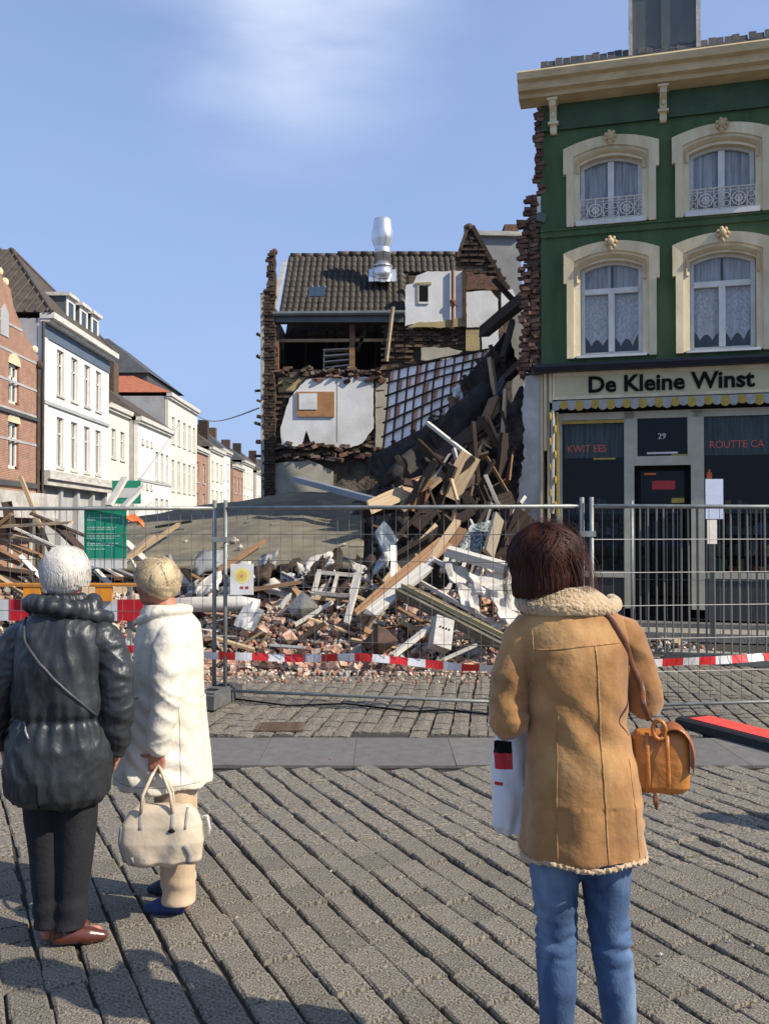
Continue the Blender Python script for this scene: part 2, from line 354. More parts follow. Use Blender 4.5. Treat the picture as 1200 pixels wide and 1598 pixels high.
for i in range(6): mb = MB(); mb.bb(-.17, .17, -.008, .008, 0, .006); link('rib', mb.mesh('rib', M_iron), dc, (0, -.12 + i * .048, .006))

# ---------------------------------------------------------------- green corner building
GA = math.atan2(-.267, .9637); GX, GY = 2.632, 15.5
gb = empty('green_shop_building', (GX, GY, 0), 'green painted three storey shop building with cream window surrounds beside the collapse', 'building', GA)
def gs(px, py):                 # facade plane: pixel -> (s, z)
    u = (px - 600) / F; s = (GY * u - GX) / (.9637 + .267 * u); Y = GY - .267 * s
    return s, P(px, py, Y).z
WW = 5.7
win = []
for cx in (1.147, 2.875, 4.60): win.append((cx, 'upper')); win.append((cx, 'lower'))
holes = []
for cx, k in win:
    holes.append((cx - .50, cx + .50, *((6.80, 7.86) if k == 'upper' else (4.56, 6.13))))
mb = face_wall(0, WW, 4.32, 8.98, holes, .30); mb.bb(.05, WW, 3.9, 4.0, 3.2, 8.9)
wall = mb.build('wall', M_green, gb)
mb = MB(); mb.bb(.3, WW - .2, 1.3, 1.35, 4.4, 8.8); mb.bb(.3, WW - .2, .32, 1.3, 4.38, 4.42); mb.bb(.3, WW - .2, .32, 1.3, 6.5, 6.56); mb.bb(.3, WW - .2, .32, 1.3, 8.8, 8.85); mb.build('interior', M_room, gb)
mb = MB(); mb.bb(-.005, WW, -.035, .0, 6.58, 6.68); mb.bb(-.01, WW, -.06, 0, 6.68, 6.71); mb.build('string_course', M_green, gb)
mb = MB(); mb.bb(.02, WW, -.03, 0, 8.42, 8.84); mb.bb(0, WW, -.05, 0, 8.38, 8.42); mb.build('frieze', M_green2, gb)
mb = MB(); mb.prism([(0, 8.90), (0, 8.84)], 0, 0) if 0 else None
prof = [(.0, 8.82), (-.30, 8.86), (-.30, 8.93), (-.40, 8.95), (-.42, 9.06), (-.50, 9.09), (-.52, 9.20), (-.50, 9.23), (.1, 9.25)]
def sweep(mb, prof, x0, x1, mi=0):
    n = len(prof); vs = [(x0, y, z) for y, z in prof] + [(x1, y, z) for y, z in prof]
    return mb.add(vs, [tuple(range(n)), tuple(range(n, 2 * n))[::-1]] + [(i, i + n, (i + 1) % n + n, (i + 1) % n) for i in range(n)], mi)
mb = MB(); sweep(mb, prof, -.33, WW + .2); mb.build('cornice', M_gold, gb)
for cx in (.22, 1.98, 3.75, 5.5):
    mb = MB()
    sweep(mb, [(0, 8.32), (-.06, 8.34), (-.07, 8.44), (-.12, 8.52), (-.13, 8.64), (-.24, 8.72), (-.26, 8.80), (0, 8.80)], cx - .055, cx + .055)
    mb.bb(cx - .085, cx + .085, -.28, 0, 8.80, 8.84); mb.bb(cx - .085, cx + .085, -.13, 0, 8.46, 8.50)
    mb.ell((cx, -.15, 8.60), (.03, .03, .05), 8, 6); mb.ell((cx, -.05, 8.33), (.05, .05, .035), 8, 6)
    mb.build('bracket', M_cream, gb)
# roof strip, broken slates, and the lead clad dormer box
mb = MB(); sweep(mb, [(-.05, 9.25), (.0, 9.50), (1.6, 10.2), (4, 9.4), (4, 9.2)], .02, WW); rf = mb.build('roof', M_slate, gb)
for i in range(46):
    for j in range(3):
        sx = .06 + i * .122 + (j % 2) * .06
        if 1.45 < sx < 2.6 and j < 2: pass
        mb = MB(); mb.bb(-.058, .058, 0, .17, 0, .012); link('slate', mb.mesh('slate', M_slate) if (i == 0 and j == 0) else bpy.data.meshes['slate'], rf, (sx, -.045 + j * .03 + rnd.uniform(-.006, .006), 9.26 + j * .11 + (rnd.uniform(-.03, .03) if j == 2 else 0)), (R(68), rnd.uniform(-.05, .05), 0))
dm = MB(); dm.bb(1.47, 2.52, .05, 1.4, 9.2, 11.1); d = dm.build('dormer', M_lead, gb)
mb = MB(); mb.bb(1.44, 1.50, .0, .08, 9.2, 11.1); mb.bb(2.50, 2.57, .0, .08, 9.2, 11.1); mb.build('corner_board', M_plaster, d)
mb = MB(); mb.bb(1.5, 2.5, .02, .05, 9.53, 9.56); mb.bb(1.955, 1.985, .02, .05, 9.26, 11.0); mb.bb(1.5, 2.5, .02, .05, 10.6, 10.63); mb.build('seam', M_lead, d)
def arch_path(w, z0, z1, rise, n=16):      # left foot -> arch -> right foot ; z1 = spring height
    p = [(-w / 2, z0), (-w / 2, z1)]
    for i in range(1, n): t = i / n; x = -w / 2 + w * t; p.append((x, z1 + rise * (1 - (2 * t - 1) ** 2)))
    return p + [(w / 2, z1), (w / 2, z0)]
def strip(mb, pa, pb, y0a, y0b, yb=0.0, cx=0):
    n = len(pa); vs = [(cx + x, y0a, z) for x, z in pa] + [(cx + x, y0b, z) for x, z in pb] + [(cx + x, yb, z) for x, z in pa] + [(cx + x, yb, z) for x, z in pb]
    fs = []
    for i in range(n - 1):
        fs += [(i, i + 1, n + i + 1, n + i), (i, 2 * n + i, 2 * n + i + 1, i + 1), (n + i, n + i + 1, 3 * n + i + 1, 3 * n + i)]
    fs += [(0, n, 3 * n, 2 * n), (n - 1, 3 * n - 1, 4 * n - 1, 2 * n - 1)]
    return mb.add(vs, fs)
for cx, k in win:
    zb, zs, gz0 = (6.72, 8.02, 6.80) if k == 'upper' else (4.52, 6.27, 4.56)
    op = 1.02; zi = 7.74 if k == 'upper' else 6.00
    ear = zs - (.42 if k == 'upper' else .5)
    # surround: two bands, the outer one with shoulders
    inn = [(-.60, zb), (-.60, ear), (-.60, ear)] + arch_path(1.20, ear, zs - .14, .14)[1:-1] + [(.60, ear), (.60, ear), (.60, zb)]
    out = [(-.715, zb), (-.715, ear), (-.765, ear)] + arch_path(1.53, ear, zs, .16)[1:-1] + [(.765, ear), (.715, ear), (.715, zb)]
    mb = MB(); strip(mb, out, inn, -.10, -.085, 0, cx); sr = mb.build('window_surround', M_cream, gb)
    i2 = arch_path(1.0, zb + .02, zi, .12); o2 = arch_path(1.2, zb + .02, zs - .14, .14)
    mb = MB(); strip(mb, o2, i2, -.055, -.035, .2, cx); mb.build('inner_moulding', M_cream, sr)
    mb = MB(); strip(mb, arch_path(1.10, ear, zs - .19, .13), arch_path(1.02, ear, zs - .24, .13), -.09, -.06, -.03, cx); mb.build('hood_mould', M_gold, sr)
    mb = MB(); zc = zs + .13
    mb.ell((cx, -.13, zc), (.06, .05, .07), 10, 7)
    for q in range(7): an = q * 2 * math.pi / 7; mb.ell((cx + .075 * math.cos(an), -.12, zc + .08 * math.sin(an)), (.032, .03, .034), 8, 5)
    mb.ell((cx, -.12, zc - .1), (.035, .03, .05), 8, 6); mb.build('rosette', M_gold, sr)
    w = MB()
    z1 = zi + .10
    w.bb(cx - .5, cx - .43, .10, .17, gz0, z1); w.bb(cx + .43, cx + .5, .10, .17, gz0, z1); w.bb(cx - .43, cx + .43, .10, .17, gz0, gz0 + .07)
    top = arch_path(.86, zi - .02, zi - .02, .10)[1:-1]; w.prism([(cx + x, z) for x, z in top] + [(cx + .43, zi + .3), (cx - .43, zi + .3)], .10, .16)
    if k == 'upper':
        w.bb(cx - .05, cx + .05, .08, .17, gz0 + .07, zi + .06); cells = [(cx - .43, cx - .05, gz0 + .07, zi + .08), (cx + .05, cx + .43, gz0 + .07, zi + .08)]
    else:
        tz = 5.60; w.bb(cx - .43, cx + .43, .08, .17, tz, tz + .09); w.bb(cx - .05, cx + .05, .08, .17, gz0 + .07, tz)
        cells = [(cx - .43, cx - .05, gz0 + .07, tz), (cx + .05, cx + .43, gz0 + .07, tz), (cx - .43, cx + .43, tz + .09, zi + .08)]
    fr = w.build('window_frame', M_white, gb)
    for c in cells: mb = MB(); mb.bb(c[0], c[1], .133, .139, c[2], c[3]); mb.build('pane', M_glass, fr)
    mb = MB(); mb.bb(cx - .56, cx + .56, -.09, .12, zb - .0, gz0); mb.build('sill', M_white, gb)
    def curtain(nm, x0, x1, z0, z1, mt, y=.20, f=34, amp=.018, hem=None):
        nx, nzs = 40, 10; vs = []; m2 = MB()
        for i in range(nx + 1):
            x = x0 + (x1 - x0) * i / nx; hz = hem((i / nx)) if hem else 0
            for j in range(nzs + 1):
                z = z1 - (z1 - z0 - hz) * j / nzs; vs.append((x, y + amp * math.sin(x * f + .6 * math.sin(z * 3)) * (.4 + .6 * j / nzs) + .006 * nz3(x * 9, z * 5, 1), z))
        m2.add(vs, [(i * (nzs + 1) + j, (i + 1) * (nzs + 1) + j, (i + 1) * (nzs + 1) + j + 1, i * (nzs + 1) + j + 1) for i in range(nx) for j in range(nzs)])
        return m2.build(nm, mt, fr, True)
    if k == 'upper':
        curtain('curtain', cx - .44, cx - .04, gz0, zi + .12, M_net); curtain('curtain', cx + .04, cx + .44, gz0, zi + .12, M_net)
        # ornamental balustrade
        rl = MB(); zt = gz0 + .36; y = -.03
        rl.tube([(cx - .52, y, zt), (cx + .52, y, zt)], .011, 6); rl.tube([(cx - .52, y, gz0 + .03), (cx + .52, y, gz0 + .03)], .011, 6); rl.tube([(cx - .52, y, zt - .05), (cx + .52, y, zt - .05)], .006, 6)
        for q in range(9): rl.tube([(cx - .5 + q * .125, y, gz0 + .03), (cx - .5 + q * .125, y, zt)], .008, 6)
        def ringt(x, z, r, t=.007): rl.tube([(x + r * math.cos(a * math.pi / 7), y - .002, z + r * math.sin(a * math.pi / 7)) for a in range(15)], t, 5)
        for s_ in (-1, 1):
            ringt(cx + s_ * .25, gz0 + .17, .105, .010); ringt(cx + s_ * .25, gz0 + .17, .05, .012); ringt(cx + s_ * .44, gz0 + .23, .05); ringt(cx + s_ * .44, gz0 + .10, .045); ringt(cx + s_ * .065, gz0 + .23, .045); ringt(cx + s_ * .065, gz0 + .10, .045)
            for a in range(6): rl.tube([(cx + s_ * .25, y, gz0 + .17), (cx + s_ * .25 + .1 * math.cos(a * math.pi / 3), y, gz0 + .17 + .1 * math.sin(a * math.pi / 3))], .007, 5)
        rl.build('balustrade', mat('balustrade_paint', (.80, .72, .60), (.6, .52, .42), 12, .5, .1), gb)
    else:
        hem = lambda t: .14 + .16 * abs(math.cos(t * math.pi)) ** .6 * 0 + .20 * (1 - abs(math.sin(t * math.pi * 2))) * .5 + .1 * abs(t - .5)
        curtain('lace_curtain', cx - .43, cx - .05, gz0 + .12, 5.6, M_lace, hem=lambda t: .08 + .22 * (1 - math.sin(t * math.pi)) * .0 + (.10 * abs(math.cos(t * 2 * math.pi)) + .22 * max(0, .25 - t) + .1 * max(0, t - .8)))
        curtain('lace_curtain', cx + .05, cx + .43, gz0 + .12, 5.6, M_lace, hem=lambda t: .06 + (.12 * abs(math.cos(t * 2 * math.pi)) + .22 * max(0, t - .75) + .1 * max(0, .2 - t)))
        curtain('net_curtain', cx - .44, cx - .01, 5.6, zi + .12, M_net); curtain('net_curtain', cx + .03, cx + .44, 5.6, zi + .12, M_net)
# ledge + sign
mb = MB(); sweep(mb, [(0, 4.28), (-.30, 4.28), (-.34, 4.36), (-.34, 4.40), (0, 4.46)], -.10, WW + .1); mb.build('ledge', M_navy, gb)
mb = MB(); mb.bb(.20, WW, -.13, .1, 3.86, 4.28); sg = mb.build('sign_board', M_signb, gb)
mb = MB(); mb.bb(.2, WW, -.17, -.13, 3.83, 3.88); mb.bb(.2, WW, -.15, -.13, 4.22, 4.28); mb.bb(.2, .24, -.15, -.13, 3.88, 4.22); mb.build('sign_frame', M_cream, sg)
s0, zt = gs(913, 612); s1, _ = gs(1176, 606)
t = text_obj('lettering', 'De Kleine Winst', .365, M_black, sg, (s0 + .05, -.145, 3.94), ext=.012, off=.009)
bw_ = max(v.co.x for v in t.data.vertices) - min(v.co.x for v in t.data.vertices); t.scale = ((s1 - s0 - .06) / bw_, 1, 1)
mb = MB(); mb.bb(.05, .10, -.12, .02, 3.0, 4.28); mb.bb(.14, .19, -.12, .02, 3.8, 4.28); mb.bb(.10, .14, -.04, .02, 1.0, 4.28); mb.bb(-.02, .03, -.03, .3, 1.0, 4.28); mb.build('pilaster', M_cream, gb)
# awning: rolled cassette with striped scalloped valance, and its folded side arm
M_yel = mat('yellow_canvas', (.50, .34, .07), (.36, .25, .05), 14, .85, .3); M_wcan = mat('white_canvas', (.42, .41, .37), (.30, .29, .26), 14, .85, .3)
aw = MB(); aw.tube([(.28, -.16, 3.76), (WW, -.16, 3.76)], .055, 10); aw = aw.build('awning', M_wcan, gb)
x = .20; i = 0
while x < WW - .1:
    w_ = .125; mb = MB(); vs = []
    for a in range(7):
        q = a / 6; drop = .125 + .03 * math.sin(q * math.pi); sag = .015 * math.sin(i * 1.7)
        for y_, z_ in ((-.205, 3.80), (-.225, 3.74), (-.215 - .01 * math.sin(q * 3), 3.80 - drop + sag)): vs.append((x + w_ * q, y_, z_))
    mb.add(vs, [(a * 3 + b_, a * 3 + b_ + 1, a * 3 + b_ + 4, a * 3 + b_ + 3) for a in range(6) for b_ in range(2)])
    mb.build('awning_stripe', (M_yel if i % 2 else M_wcan), aw, True); x += w_; i += 1
mb = MB(); mb.tube([(.21, -.20, 3.66), (.20, -.22, 2.7), (.19, -.2, 1.95)], .035, 8); sa = mb.build('awning_arm', M_wcan, gb)
for i in range(8): mb = MB(); mb.ell((.165 + .08 * (i % 2), -.24, 3.55 - i * .21), (.025, .02, .07), 8, 6); mb.build('canvas_fold', M_yel, sa)
mb = MB(); mb.bb(.26, .30, -.2, -.15, 1.9, 3.62); mb.build('awning_strut', M_yel, gb)
# shop front
M_frame = mat('shop_frame_paint', (.50, .47, .36), (.40, .37, .27), 4, .5, .15)
sf = MB()
for a, b in ((.25, .34), (1.34, 1.40), (1.40, 1.50), (2.38, 2.46), (2.46, 2.58), (4.3, 4.5), (5.5, 5.7)): sf.bb(a, b, -.0, .09, .4, 3.62)
sf.bb(.34, 1.34, .0, .08, .90, 1.0); sf.bb(2.58, 4.3, .0, .08, .90, 1.0); sf.bb(.34, WW, .0, .08, 3.50, 3.62); sf.bb(1.50, 2.38, -.01, .10, 2.73, 2.88)
sf.bb(1.5, 1.55, 0, .08, 2.88, 3.5); sf.bb(2.33, 2.38, 0, .08, 2.88, 3.5); sf.build('shop_front_frame', M_frame, gb)
mb = MB(); mb.bb(.34, 1.34, -.02, .0, 3.44, 3.49); mb.build('blind_rail', M_yel, gb)
for a, b in ((.34, 1.34), (2.58, 4.3), (4.5, 5.5)): mb = MB(); mb.bb(a, b, .02, .1, .25, .90); mb.build('stall_riser', mat('dark_riser', (.05, .05, .05), None, 5, .6), gb)
for a, b, c, d_ in ((.34, 1.34, 1.0, 3.5), (2.58, 4.3, 1.0, 3.5), (1.55, 2.33, 2.88, 3.5), (4.5, 5.5, 1.0, 3.5)): mb = MB(); mb.bb(a, b, .035, .043, c, d_); mb.build('shop_pane', M_glassS, gb)
dr = MB(); dr.bb(1.52, 1.60, .12, .17, .2, 2.72); dr.bb(2.28, 2.36, .12, .17, .2, 2.72); dr.bb(1.6, 2.28, .12, .17, .2, .55); dr.bb(1.6, 2.28, .12, .17, 2.64, 2.72)
dr = dr.build('shop_door', M_black, gb); mb = MB(); mb.bb(1.6, 2.28, .14, .147, .55, 2.64); mb.build('door_pane', M_glassS, dr)
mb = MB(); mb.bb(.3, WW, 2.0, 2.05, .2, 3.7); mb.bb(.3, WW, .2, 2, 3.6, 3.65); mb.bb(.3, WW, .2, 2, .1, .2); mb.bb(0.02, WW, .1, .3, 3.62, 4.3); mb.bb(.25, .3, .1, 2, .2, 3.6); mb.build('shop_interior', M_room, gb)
M_goods = [mat('goods%d' % i, c, None, 9, .7) for i, c in enumerate([(.25, .05, .05), (.06, .12, .25), (.4, .38, .3), (.08, .2, .12), (.5, .35, .1), (.12, .12, .13)])]
gd = [MB() for _ in M_goods]
for z in (.95, 1.25, 1.6, 1.95):
    for x0, x1 in ((.4, 1.3), (2.7, 4.2)):
        x = x0
        while x < x1:
            w_ = rnd.uniform(.05, .13); h = rnd.uniform(.1, .26); gd[rnd.randrange(6)].bb(x, x + w_ * .8, .45 + rnd.uniform(0, .3), .8, z, z + h); x += w_
for q, m in zip(gd, M_goods): tag(q.build('shelf_goods', m, gb), kind='stuff')
for x0, x1 in ((.36, 1.32), (2.6, 4.28)):
    for q in range(int((x1 - x0) / .05)):
        pass
    mb = MB(); nx = 80; vs = []
    for i in range(nx + 1):
        x = x0 + (x1 - x0) * i / nx
        for z in (2.88, 3.2, 3.5): vs.append((x, .12 + .02 * math.sin(x * 75), z))
    mb.add(vs, [(i * 3 + j, i * 3 + 3 + j, i * 3 + 4 + j, i * 3 + 1 + j) for i in range(nx) for j in range(2)]); mb.build('valance', netmat('valance_net', (.62, .68, .70), .7), gb, True)
M_red = mat('red_letter_film', (.75, .16, .10), (.45, .09, .06), 60, .6, 0); M_or = mat('orange_film', (.8, .16, .03), None, 6, .5, 0)
text_obj('window_lettering', 'KWIT EES', .17, M_red, gb, (.42, .025, 2.97), ext=.002, sx=.88)
text_obj('window_lettering', 'ROUTTE CA', .17, M_red, gb, (2.66, .025, 2.99), ext=.002, sx=.88)
text_obj('house_number', '29', .13, M_white, gb, (1.87, .02, 3.16), ext=.002)
mb = MB(); mb.bb(1.70, 2.18, .02, .03, 2.915, 2.945); mb.build('sticker_strip', M_white, gb)
mb = MB(); mb.bb(.85, 1.2, .02, .03, 2.84, 2.87); mb.bb(2.08, 2.32, .018, .028, 2.885, 2.905); mb.build('yellow_sticker', M_yel, gb)
mb = MB(); mb.bb(1.78, 2.14, .11, .118, 2.34, 2.48); mb.build('door_notice', mat('red_notice', (.5, .04, .04), (.4, .03, .03), 20, .5, 0), gb)
mb = MB(); mb.bb(1.66, 1.84, .11, .118, 2.58, 2.61); mb.build('door_sticker', M_or, gb)
mb = MB(); mb.bb(2.08, 2.28, .11, .118, 2.12, 2.2); mb.build('door_sticker', M_yel, gb)
mb = MB(); mb.bb(2.62, 2.70, .015, .03, 2.44, 2.60); mb.bb(2.645, 2.675, .015, .03, 2.6, 2.65); mb.build('window_sticker', M_or, gb)
# stone steps
M_stone = mat('blue_stone', (.17, .165, .155), (.12, .115, .105), 6, .75, .5)
mb = MB(); mb.bb(.1, WW, -.28, .25, .0, .2); mb.build('plinth', M_stone, gb)
mb = MB(); mb.bb(1.2, WW, -1.0, -.283, .0, .13); mb.build('step', mat('pale_step', (.33, .31, .26), (.2, .19, .16), 5, .8, .5), gb)
# plastered return wall left of the shop and its back wall
zs_ = [0, .5, 1.2, 1.7, 2.1, 2.5, 2.9, 3.3, 3.7, 4.2]
xs_ = [-.50, -.49, -.47, -.44, -.42, -.38, -.30, -.28, -.33, -.27]
pl = [(-.03, 0), (-.03, 4.28)]
zz = 4.28; prev = -.27
while zz > 0:
    t_ = 0
    for q in range(9):
        if zs_[q] <= zz <= zs_[q + 1]: t_ = xs_[q] + (xs_[q + 1] - xs_[q]) * (zz - zs_[q]) / (zs_[q + 1] - zs_[q])
    if zz > 4.2: t_ = -.27
    pl.append((t_ + (rnd.uniform(-.03, .03) if zz > 2.2 else .004), zz)); zz -= .07
pl.append((-.50, 0))
mb = MB(); mb.prism(pl, .0, .28); mb.build('plastered_pier', M_plaster, gb)
# torn party wall: every brick of the ragged edge
bmesh_brick = []
for k in range(5):
    mb = MB(); mb.box((0, 0, 0), (.21, .10, .058)); r_ = random.Random(k); mb.v = [(x + r_.uniform(-.012, .012), y + r_.uniform(-.012, .012), z + r_.uniform(-.006, .006)) for x, y, z in mb.v]; bmesh_brick.append(mb.mesh('brick', M_brk))
core = MB(); nzc = 60; pts = []
def edgeprof(z):        # outward reach of the torn wall, left of the facade
    base = .05 if z > 7.35 else (.20 if z > 7.0 else (.30 if z > 6.4 else .27))
    return base
cp = []
for i in range(nzc + 1):
    z = 4.28 + (8.85 - 4.28) * i / nzc; cp.append((-(edgeprof(z) - .04) + .05 * nz3(0, z * 3, 2), z))
core.prism([(0.01, 4.28)] + cp + [(0.01, 8.85)], .06, 3.6); core = core.build('torn_party_wall', M_mortar, gb)
bc = 0
z = 4.32
while z < 8.85:
    e = edgeprof(z)
    for k in range(2 if z < 7.35 else 1):
        x = -e + k * .17 + rnd.uniform(-.05, .05)
        if rnd.random() < .93: link('brick', rnd.choice(bmesh_brick), core, (min(x, -.10) if e > .1 else rnd.uniform(-.05, .02), .045 + rnd.uniform(-.03, .03), z), (rnd.uniform(-.15, .15), rnd.uniform(-.12, .12), rnd.uniform(-.5, .5) + (1.57 if rnd.random() < .35 else 0)), (rnd.uniform(.6, 1), 1, 1)); bc += 1
    z += .068
for i in range(100):
    z = rnd.uniform(4.3, 7.3); link('brick', rnd.choice(bmesh_brick), core, (-edgeprof(z) + rnd.uniform(-.03, .05), rnd.uniform(.1, 3.4), z), (rnd.uniform(-.2, .2), rnd.uniform(-.2, .2), rnd.uniform(-.3, .3)))
mb = MB(); mb.box((-.02, .03, 7.15), (.09, .05, .32)); mb.build('plaster_scrap', M_white, core)
mb = MB(); mb.box((-.0, .0, 6.93), (.16, .12, .14), Euler((0, .3, .3)).to_matrix()); mb.build('flashing_scrap', M_lead, core)
mb = MB(); mb.bb(.0, .01, .31, 3.9, 0, 8.85); mb.bb(WW - .01, WW, .31, 3.9, 0, 8.85); mb.build('side_wall', M_mortar, gb)
# the neighbouring house further right, past the edge of the picture, that shades this front
# ---------------------------------------------------------------- half demolished house in the middle, plane Y = 22
MY = 22.0
def mx(px): return (px - 600) / F * MY
def mz(py): return P(600, py, MY).z
def MP(pts): return [(mx(a), mz(b)) for a, b in pts]
M_gfr = mat('skylight_frame', (.40, .42, .42), None, 4, .5)
dh = empty('damaged_house', (0, MY, 0), 'half demolished house with tiled roof, silver flue and exposed white room walls', 'building')
def jag(pts, step=.12, amp=.04, closed=True, seed=0):
    r = random.Random(seed); out = []; n = len(pts)
    for i in range(n if closed else n - 1):
        a = Vector(pts[i]); b = Vector(pts[(i + 1) % n]); L_ = (b - a).length; k = max(1, int(L_ / step))
        for q in range(k):
            p = a.lerp(b, q / k); nrm = Vector((-(b - a).y, (b - a).x)).normalized()
            out.append(tuple(p + nrm * (r.uniform(-amp, amp) if 0 < q else 0)))
    return out
M_tile = mat('old_pantile', (.080, .060, .038), (.016, .013, .010), 7, .72, .5, 30, rndv=.35, spec=.5)
M_wall = mat('white_room_plaster', (.74, .74, .72), (.62, .62, .60), 1.7, .85, .3, 14, col3=(.52, .50, .46), s3=1.1)
M_ochre = mat('ochre_plaster', (.42, .34, .16), (.30, .25, .13), 3, .9, .5, 18)
M_beige = mat('beige_plaster', (.46, .43, .34), (.33, .30, .23), 2.2, .9, .5, 18)
M_wood = mat('raw_timber', (.30, .165, .08), (.13, .07, .035), 5, .75, .4, 18, stretch=(.25, 2, 2), rndv=.3)
M_woodD = mat('dark_timber', (.075, .045, .028), (.024, .016, .011), 5, .85, .6, 18, stretch=(.25, 2, 2), rndv=.4)
M_woodP = mat('pale_timber', (.50, .38, .23), (.33, .23, .13), 5, .75, .4, 18, stretch=(.25, 2, 2), rndv=.25)
M_woodW = mat('white_painted_timber', (.66, .64, .58), (.42, .38, .31), 4, .6, .4, 18, stretch=(.4, 2, 2), rndv=.15)
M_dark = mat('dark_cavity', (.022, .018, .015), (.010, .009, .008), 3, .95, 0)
M_brkD = mat('dark_party_brick', (.115, .075, .05), (.055, .038, .028), 8, .95, .9, 30, rndv=.45)
M_grime = mat('grimy_mortar', (.12, .095, .07), (.055, .042, .032), 4, .95, 1.0, 14, dist=.03, col3=(.17, .14, .10), s3=1.6)
M_grey = mat('grey_sheet', (.30, .30, .29), (.22, .22, .215), 2, .6, .2)
M_silver = mat('silver_flue', (.80, .80, .80), (.68, .68, .68), 4, .32, .1, 20, metal=.85)
M_bitumen = mat('bitumen_roofing', (.215, .188, .125), (.12, .105, .07), 3.2, .9, .9, 60, col3=(.095, .085, .065), s3=.9, detail=10)
# body behind everything
mb = MB(); mb.prism(MP([(425, 860), (425, 497), (441, 400), (712, 395), (733, 352), (800, 430), (818, 620), (818, 860)]), 2.6, 6.5); mb.build('back_wall', M_grime, dh)
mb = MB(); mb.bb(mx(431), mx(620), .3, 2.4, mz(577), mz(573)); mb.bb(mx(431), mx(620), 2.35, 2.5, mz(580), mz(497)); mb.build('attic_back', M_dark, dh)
# lower wall behind the plaster
mb = MB(); mb.prism(jag(MP([(412, 860), (412, 480), (430, 480), (430, 580), (600, 576), (605, 800), (605, 860)]), .15, .03, seed=3), .12, .5); lw = mb.build('party_wall', M_grime, dh)
# brick-by-brick exposed areas
bm_m = []
for k in range(5):
    r_ = random.Random(40 + k); mb = MB(); mb.box((0, 0, 0), (.205, .10, .056)); mb.v = [(x + r_.uniform(-.01, .01), y + r_.uniform(-.01, .01), z + r_.uniform(-.005, .005)) for x, y, z in mb.v]; bm_m.append(mb.mesh('brick', M_brkD))
def inpoly(x, z, poly):
    c = False; j = len(poly) - 1
    for i in range(len(poly)):
        if (poly[i][1] > z) != (poly[j][1] > z) and x < (poly[j][0] - poly[i][0]) * (z - poly[i][1]) / (poly[j][1] - poly[i][1]) + poly[i][0]: c = not c
        j = i
    return c
plA = MP([(440, 697), (438, 670), (452, 622), (478, 592), (520, 590), (583, 590), (583, 668), (565, 692), (545, 700), (500, 694), (480, 676), (472, 696)])
brick_zones = [MP([(414, 760), (412, 500), (430, 500), (432, 582), (600, 578), (604, 640), (604, 745), (570, 720), (430, 722), (428, 760)]), MP([(716, 424), (714, 398), (733, 353), (792, 440), (800, 470), (770, 452), (722, 428)]), MP([(624, 541), (622, 512), (722, 512), (724, 541)]), MP([(598, 580), (600, 505), (632, 505), (640, 560), (690, 562), (690, 590)])]
mbg = MB(); mbg.prism(jag(MP([(713, 545), (714, 398), (733, 351), (760, 388), (797, 448), (800, 470), (800, 545)]), .12, .03, seed=5), .10, .5); gab = mbg.build('gable_wall', M_grime, dh)
mbg = MB(); mbg.prism(jag(MP([(600, 600), (600, 500), (633, 500), (633, 512), (724, 512), (724, 545), (800, 560), (800, 640), (600, 640)]), .12, .03, seed=6), .14, .5); mbg.build('floor_band', M_grime, dh)
cnt = 0; rest = MB()
zz = mz(770)
row = 0
while zz < mz(350):
    x = mx(405) + (row % 2) * .11
    while x < mx(805):
        if any(inpoly(x, zz, pz) for pz in brick_zones) and not inpoly(x, zz, plA) and rnd.random() < .86:
            yy = .10 - rnd.uniform(0, .05) + (.04 if row % 2 else 0)
            if cnt < 295: link('brick', rnd.choice(bm_m), lw, (x + rnd.uniform(-.012, .012), yy, zz), (rnd.uniform(-.03, .03), rnd.uniform(-.03, .03), rnd.uniform(-.08, .08))); cnt += 1
            else: rest.box((x + rnd.uniform(-.012, .012), yy, zz), (.205, .1, .056), Euler((0, rnd.uniform(-.03, .03), rnd.uniform(-.08, .08))).to_matrix())
        x += .222
    zz += .068; row += 1
if rest.v: tag(rest.build('more_bricks', M_brkD, lw), kind='stuff')
# left corner pier with torn edge and joist stubs sticking out over the street
mb = MB(); mb.prism(jag(MP([(413, 840), (411, 455), (421, 452), (421, 393), (430, 392), (430, 840)]), .14, .02, seed=8), -.12, .10); mb.build('corner_pier', M_brkD, dh)
mb = MB(); mb.prism(MP([(409, 840), (407, 460), (413, 458), (414, 840)]), -.16, 6); mb.build('street_facade', M_beige, dh)
mb = MB(); mb.prism(MP([(431, 484), (424, 470), (441, 406), (447, 406)]), -.02, .06); mb.build('verge_board', M_woodW, dh)
for py in (526, 560, 610, 628, 652, 664, 690, 712):
    mb = MB(); q = P(409, py, MY); mb.tube([(mx(410), -.05, q.z), (mx(403) - rnd.uniform(0, .07), -.1 - rnd.uniform(0, .1), q.z + rnd.uniform(-.02, .05))], rnd.uniform(.03, .055), 7); mb.build('joist_stub', M_woodD, dh)
pbk = MB()
for i in range(95):
    zz_ = mz(835) + (mz(396) - mz(835)) * i / 95; xx_ = mx(421 if zz_ < mz(455) else 426)
    for k in range(2 if zz_ < mz(455) else 1): pbk.box((xx_ + (k - .5) * .12 + rnd.uniform(-.03, .03), -.13 + rnd.uniform(-.03, .03), zz_), (.16 * rnd.uniform(.7, 1.1), .08, .056), Euler((rnd.uniform(-.05, .05), rnd.uniform(-.08, .08), rnd.uniform(-.2, .2))).to_matrix())
tag(pbk.build('pier_bricks', M_brkD, dh), kind='stuff')
